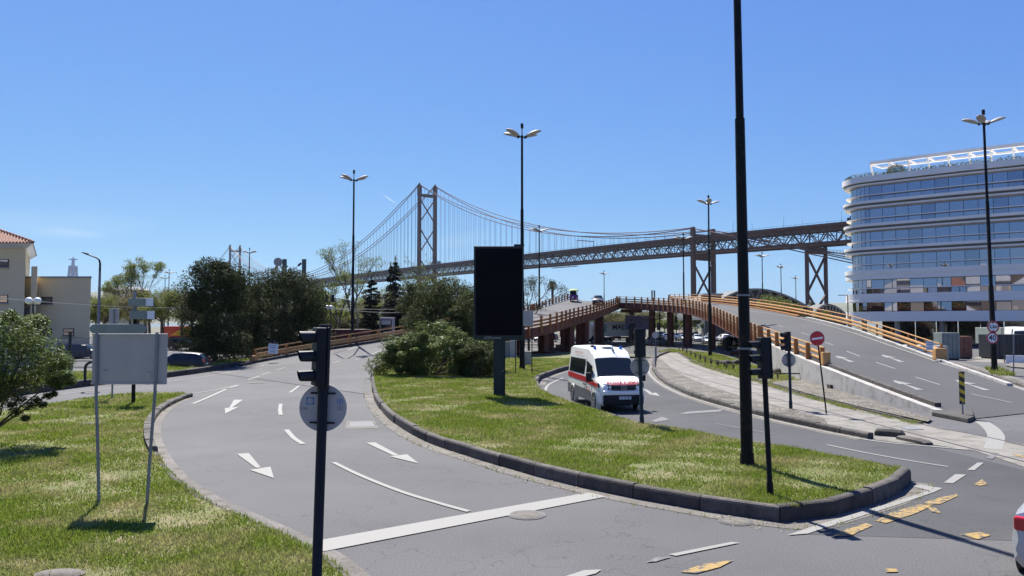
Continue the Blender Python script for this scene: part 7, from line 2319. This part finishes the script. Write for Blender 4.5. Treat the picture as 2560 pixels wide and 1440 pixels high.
# low junipers under the ramp
for i, (px, py, rx_) in enumerate(((1828, 870, 1.7), (1868, 862, 1.9), (1892, 848, 1.5))):
    p = G(px, py + 8, .05); cl = crown_clumps((0, 0, 1.0), rx_, 1.0, .8, 20, .5, 0, 30 + i)
    o = root('juniper_bush', 'dark spreading juniper under the ramp, %s of three left of the black pole' % ('leftmost', 'middle', 'rightmost')[i], 'bush', p)
    leaf_cloud(cl, 260, .26, 'leaf_fir', 'foliage', o, wl=.2, up=.2, shell=.2)
    mb = MB(); branch_set(mb, (0, 0, -.1), [c[:3] for c in cl[::3]], .05); mb.build('stems', M['bark'], o)

# bare or thin trees built from forking branches
def fork(mb, p, d, L_, r, depth, tips, r_, spread=.55, lift=.12):
    q = p + d * L_
    midp = p + d * L_ * .5 + Vector((r_.uniform(-1, 1), r_.uniform(-1, 1), r_.uniform(-.5, .5))) * L_ * .07
    mb.tube([p, midp, q], [r, r * .85, r * .68], 5 if depth > 1 else 3, cap=False)
    if depth == 0: tips.append(q); return
    if depth <= 2: tips.append(q)
    for k in range(3 if depth > 3 else 2 + (r_.random() < .5)):
        nd = (d + Vector((r_.gauss(0, spread), r_.gauss(0, spread), r_.gauss(0, spread * .6) + lift))).normalized()
        fork(mb, q, nd, L_ * r_.uniform(.62, .86), r * r_.uniform(.5, .68), depth - 1, tips, r_, spread, lift)
def thin_tree(label, px, d, ytop, mt, leaves, seed, depth=5, lean=0, size=.2, cs=.5, rf=.014, spread=.5, bark='bark', group=None, trunkf=.22, name='thin_tree'):
    x = (px - 1280) / F * d; H_ = W(px, ytop, d).z
    o = root(name, label, 'tree', (x, d, 0), group=group); r_ = random.Random(seed); mb = MB(); tips = []
    fork(mb, Vector((0, 0, 0)), Vector((lean, 0, 1)).normalized(), H_ * trunkf, H_ * rf, depth, tips, r_, spread)
    zmax = max(t.z for t in tips); s = H_ / zmax
    mb.v = [(a * s, b * s, c * s) for a, b, c in mb.v]
    tips = [t * s for t in tips]
    mb.build('trunk', M[bark], o, smooth=True, ang=80)
    if leaves:
        cl = [(t.x, t.y, t.z, cs, cs, cs * .7) for t in tips]
        leaf_cloud(cl, max(2, leaves // len(cl)), size, mt, 'crown', o, shell=.1)
    return o
thin_tree('sparse tree with few leaves rising beside the lamp, left of the conifers', 878, 108, 607, 'leaf_light', 2800, 4, depth=5, lean=.05, size=.24, cs=.8, rf=.016, spread=.32, trunkf=.26)
thin_tree('leaning bare tree with thin leaves just left of the conifers', 862, 104, 700, 'leaf_light', 1800, 17, depth=4, lean=-.22, size=.22, cs=.7, spread=.4)
thin_tree('tall light green tree with open branches above the olive trees', 362, 150, 645, 'leaf_light', 8000, 6, depth=5, size=.30, cs=.85, rf=.018, spread=.34, trunkf=.3)
thin_tree('bare twiggy tree beside the tall light green tree', 325, 155, 672, 'leaf_light', 900, 16, depth=5, size=.25, cs=.8, rf=.010, spread=.5)
for i, (px, d, yt, sd_) in enumerate(((1050, 100, 640, 31), (1085, 96, 655, 32), (1030, 92, 668, 33), (1150, 105, 655, 34), (1010, 110, 690, 35))):
    thin_tree('bare-branched tree before the steel tower, %s' % ('tallest one', 'right of the tower legs', 'close behind the fir', 'nearest to the advertising screen', 'low one by the fir')[i], px, d, yt, 'leaf_light', 350 if i else 600, sd_, depth=5, size=.22, cs=.6, rf=.009, spread=.42, group='bare-branched trees before the steel tower')
thin_tree('sparse tree at the right edge of the advertising screen', 1322, 100, 690, 'leaf_bush', 2600, 41, depth=5, size=.2, cs=.5, rf=.012, spread=.5)

# olive-brown umbrella trees at the left
OLV = [(262, 112, 744, 80), (292, 125, 728, 110), (345, 112, 722, 110), (405, 108, 722, 110), (455, 120, 712, 110), (482, 106, 726, 60), (240, 135, 735, 60), (375, 140, 716, 110)]
wn_ = ['leftmost, next to the beige building', 'second from the beige building', 'behind the two box signs', 'right of the two box signs', 'tall one left of the dark trees', 'touching the left dark tree', 'half hidden by the concrete lamp post', 'back one between two others']
for i, (px, d, yt, wp) in enumerate(OLV):
    x = (px - 1280) / F * d; H_ = W(px, yt, d).z
    o = tree('umbrella_tree', 'olive-brown spreading tree, ' + wn_[i], px, d, yt, wp * 1.15, 7000, 'leaf_olive' if i % 3 else 'leaf_light', ybot=810, size=.26, n=26, crf=.34, seed=50 + i, shell=.1, bark='bark', trunk_r=.22, group='olive-brown trees left of the dark trees')
# light green wood behind the conifers and dark trees
BG = [(500, 150, 742, 110), (575, 165, 722, 120), (640, 170, 706, 120), (700, 175, 716, 120), (760, 165, 704, 120), (800, 150, 722, 90), (835, 130, 740, 110), (880, 140, 748, 110), (920, 150, 742, 110), (955, 160, 722, 120), (1010, 150, 712, 110), (1075, 150, 716, 120), (1140, 150, 730, 120), (1200, 150, 735, 120), (1245, 150, 745, 110), (850, 118, 770, 100), (900, 116, 778, 90)]
for i, (px, d, yt, wp) in enumerate(BG):
    tree('background_tree', 'light green tree of the row behind, %s' % ['far left one', 'behind the left dark tree', 'between the dark trees', 'behind the two masts', 'right of the masts', 'left of the lamp', 'at the globe lamp', 'behind the mast-arm signal', 'behind the cypress', 'behind the fir', 'below the tower', 'right below the tower', 'left of the screen', 'behind the screen', 'behind the right edge of the screen', 'low one by the globe lamp', 'low one by the container'][i],
         px, d, yt, wp * 1.25, 6000, ('leaf_light', 'leaf_olive', 'leaf_light')[i % 3], ybot=835, size=.38, n=20, crf=.36, seed=80 + i, shell=.2, group='light green trees in the row behind')
BG2 = [(1345, 190, 765, 90), (1400, 205, 771, 100), (1455, 215, 772, 100), (1505, 200, 768, 100), (1555, 215, 760, 110), (1610, 205, 764, 100), (1660, 215, 758, 110), (1715, 205, 766, 100), (1765, 215, 770, 100), (1815, 200, 774, 100), (1865, 190, 776, 100), (1535, 165, 778, 80), (1690, 165, 795, 90), (1790, 160, 800, 80), (1425, 165, 795, 80), (1600, 250, 752, 160), (1480, 250, 760, 160), (1720, 255, 756, 160)]
ords = ['first', 'second', 'third', 'fourth', 'fifth', 'sixth', 'seventh', 'eighth', 'ninth', 'tenth', 'eleventh']
for i, (px, d, yt, wp) in enumerate(BG2):
    tree('background_tree', ('%s tree from the left in the green row seen under the viaduct' % ords[i]) if i < 11 else 'green tree under the viaduct, %s' % ('left of the billboard', 'under the hanging signal', 'farther right', 'left of the lorry', 'in the back row above the billboard', 'in the back row left', 'in the back row right')[i - 11],
         px, d, max(yt, 768), wp * 1.25, 4200, ('leaf_light', 'leaf_olive')[i % 2], ybot=828, size=.42, n=18, crf=.36, seed=120 + i, shell=.2, group='green trees seen under the viaduct')
# shrubs beyond the right ramp
for i, (px, yt, wp, d) in enumerate(((1920, 742, 60, 150), (1955, 744, 60, 148), (1985, 760, 40, 146), (2060, 775, 50, 140))):
    tree('shrub_tree', 'light green shrub behind the right ramp railing, %s' % ('left one below the lamp', 'middle one below the lamp', 'small right one', 'low one by the braced pier')[i], px, d, yt, wp * 1.1, 4200, 'leaf_light', ybot=800, size=.28, n=16, crf=.4, seed=160 + i, shell=.3)

# palms
def palm(label, px, d, ytop, R_, seed):
    x = (px - 1280) / F * d; H_ = W(px, ytop, d).z - R_ * .6
    o = root('palm_tree', label, 'tree', (x, d, 0)); r_ = random.Random(seed)
    MB().tube([(0, 0, 0), (.1, 0, H_ * .5), (0, 0, H_)], [.32, .24, .26], 9).build('trunk', M['bark_pale'], o, smooth=True, ang=70)
    vs = []; fs = []; mb = MB()
    for k in range(34):
        az = 2 * math.pi * k * .618; el = math.radians(80 - 125 * (k / 34)); L_ = R_ * r_.uniform(.8, 1.05)
        h = Vector((math.cos(az), math.sin(az), 0)); mid_ = h * (math.cos(el) * L_ * .62) + Vector((0, 0, math.sin(el) * L_ * .62))
        tip = mid_ + h * math.cos(el) * L_ * .3 + Vector((0, 0, -L_ * .22)); side_ = Vector((-h.y, h.x, 0))
        mb.tube([(0, 0, H_), Vector((0, 0, H_)) + mid_], [.04, .025], 3, cap=False)
        c0 = Vector((0, 0, H_)) + mid_
        for q in range(-6, 7):
            a = q / 6 * 1.25; dd_ = ((tip - mid_).normalized() * math.cos(a) + side_ * math.sin(a)).normalized()
            e_ = c0 + dd_ * L_ * .42 + Vector((0, 0, -abs(a) * L_ * .08 - .1)); n_ = side_ * .045 * R_ * math.cos(a) + (tip - mid_).normalized() * .045 * R_ * math.sin(a)
            b_ = len(vs); vs += [c0, c0.lerp(e_, .5) + n_, e_, c0.lerp(e_, .5) - n_]; fs.append((b_, b_ + 1, b_ + 2, b_ + 3))
    mb.mi = 0; mb.build('frond_stalks', M['bark'], o)
    MB().add(vs, fs).build('crown', M['leaf_palm'], o)
palm('palm tree on the skyline between the advertising screen and the tuk-tuk', 1381, 150, 702, 1.5, 2)
palm('tiny palm at the foot of the braced bridge pier', 2030, 175, 752, 1.0, 3)
# ================================================================== AIR
hz = bpy.data.materials.new('haze_air'); hz.use_nodes = True
nt = hz.node_tree
for n_ in list(nt.nodes):
    if n_.type != 'OUTPUT_MATERIAL': nt.nodes.remove(n_)
pv = nt.nodes.new('ShaderNodeVolumePrincipled')
pv.inputs['Color'].default_value = (.80, .88, 1.0, 1); pv.inputs['Density'].default_value = .000035; pv.inputs['Anisotropy'].default_value = .3
nt.links.new(pv.outputs[0], nt.nodes['Material Output'].inputs['Volume'])
tag(MB().box((0, 1870, 139), (9000, 4020, 282)).build('haze', hz), 'thin sea haze filling the air over the whole place', kind='stuff')
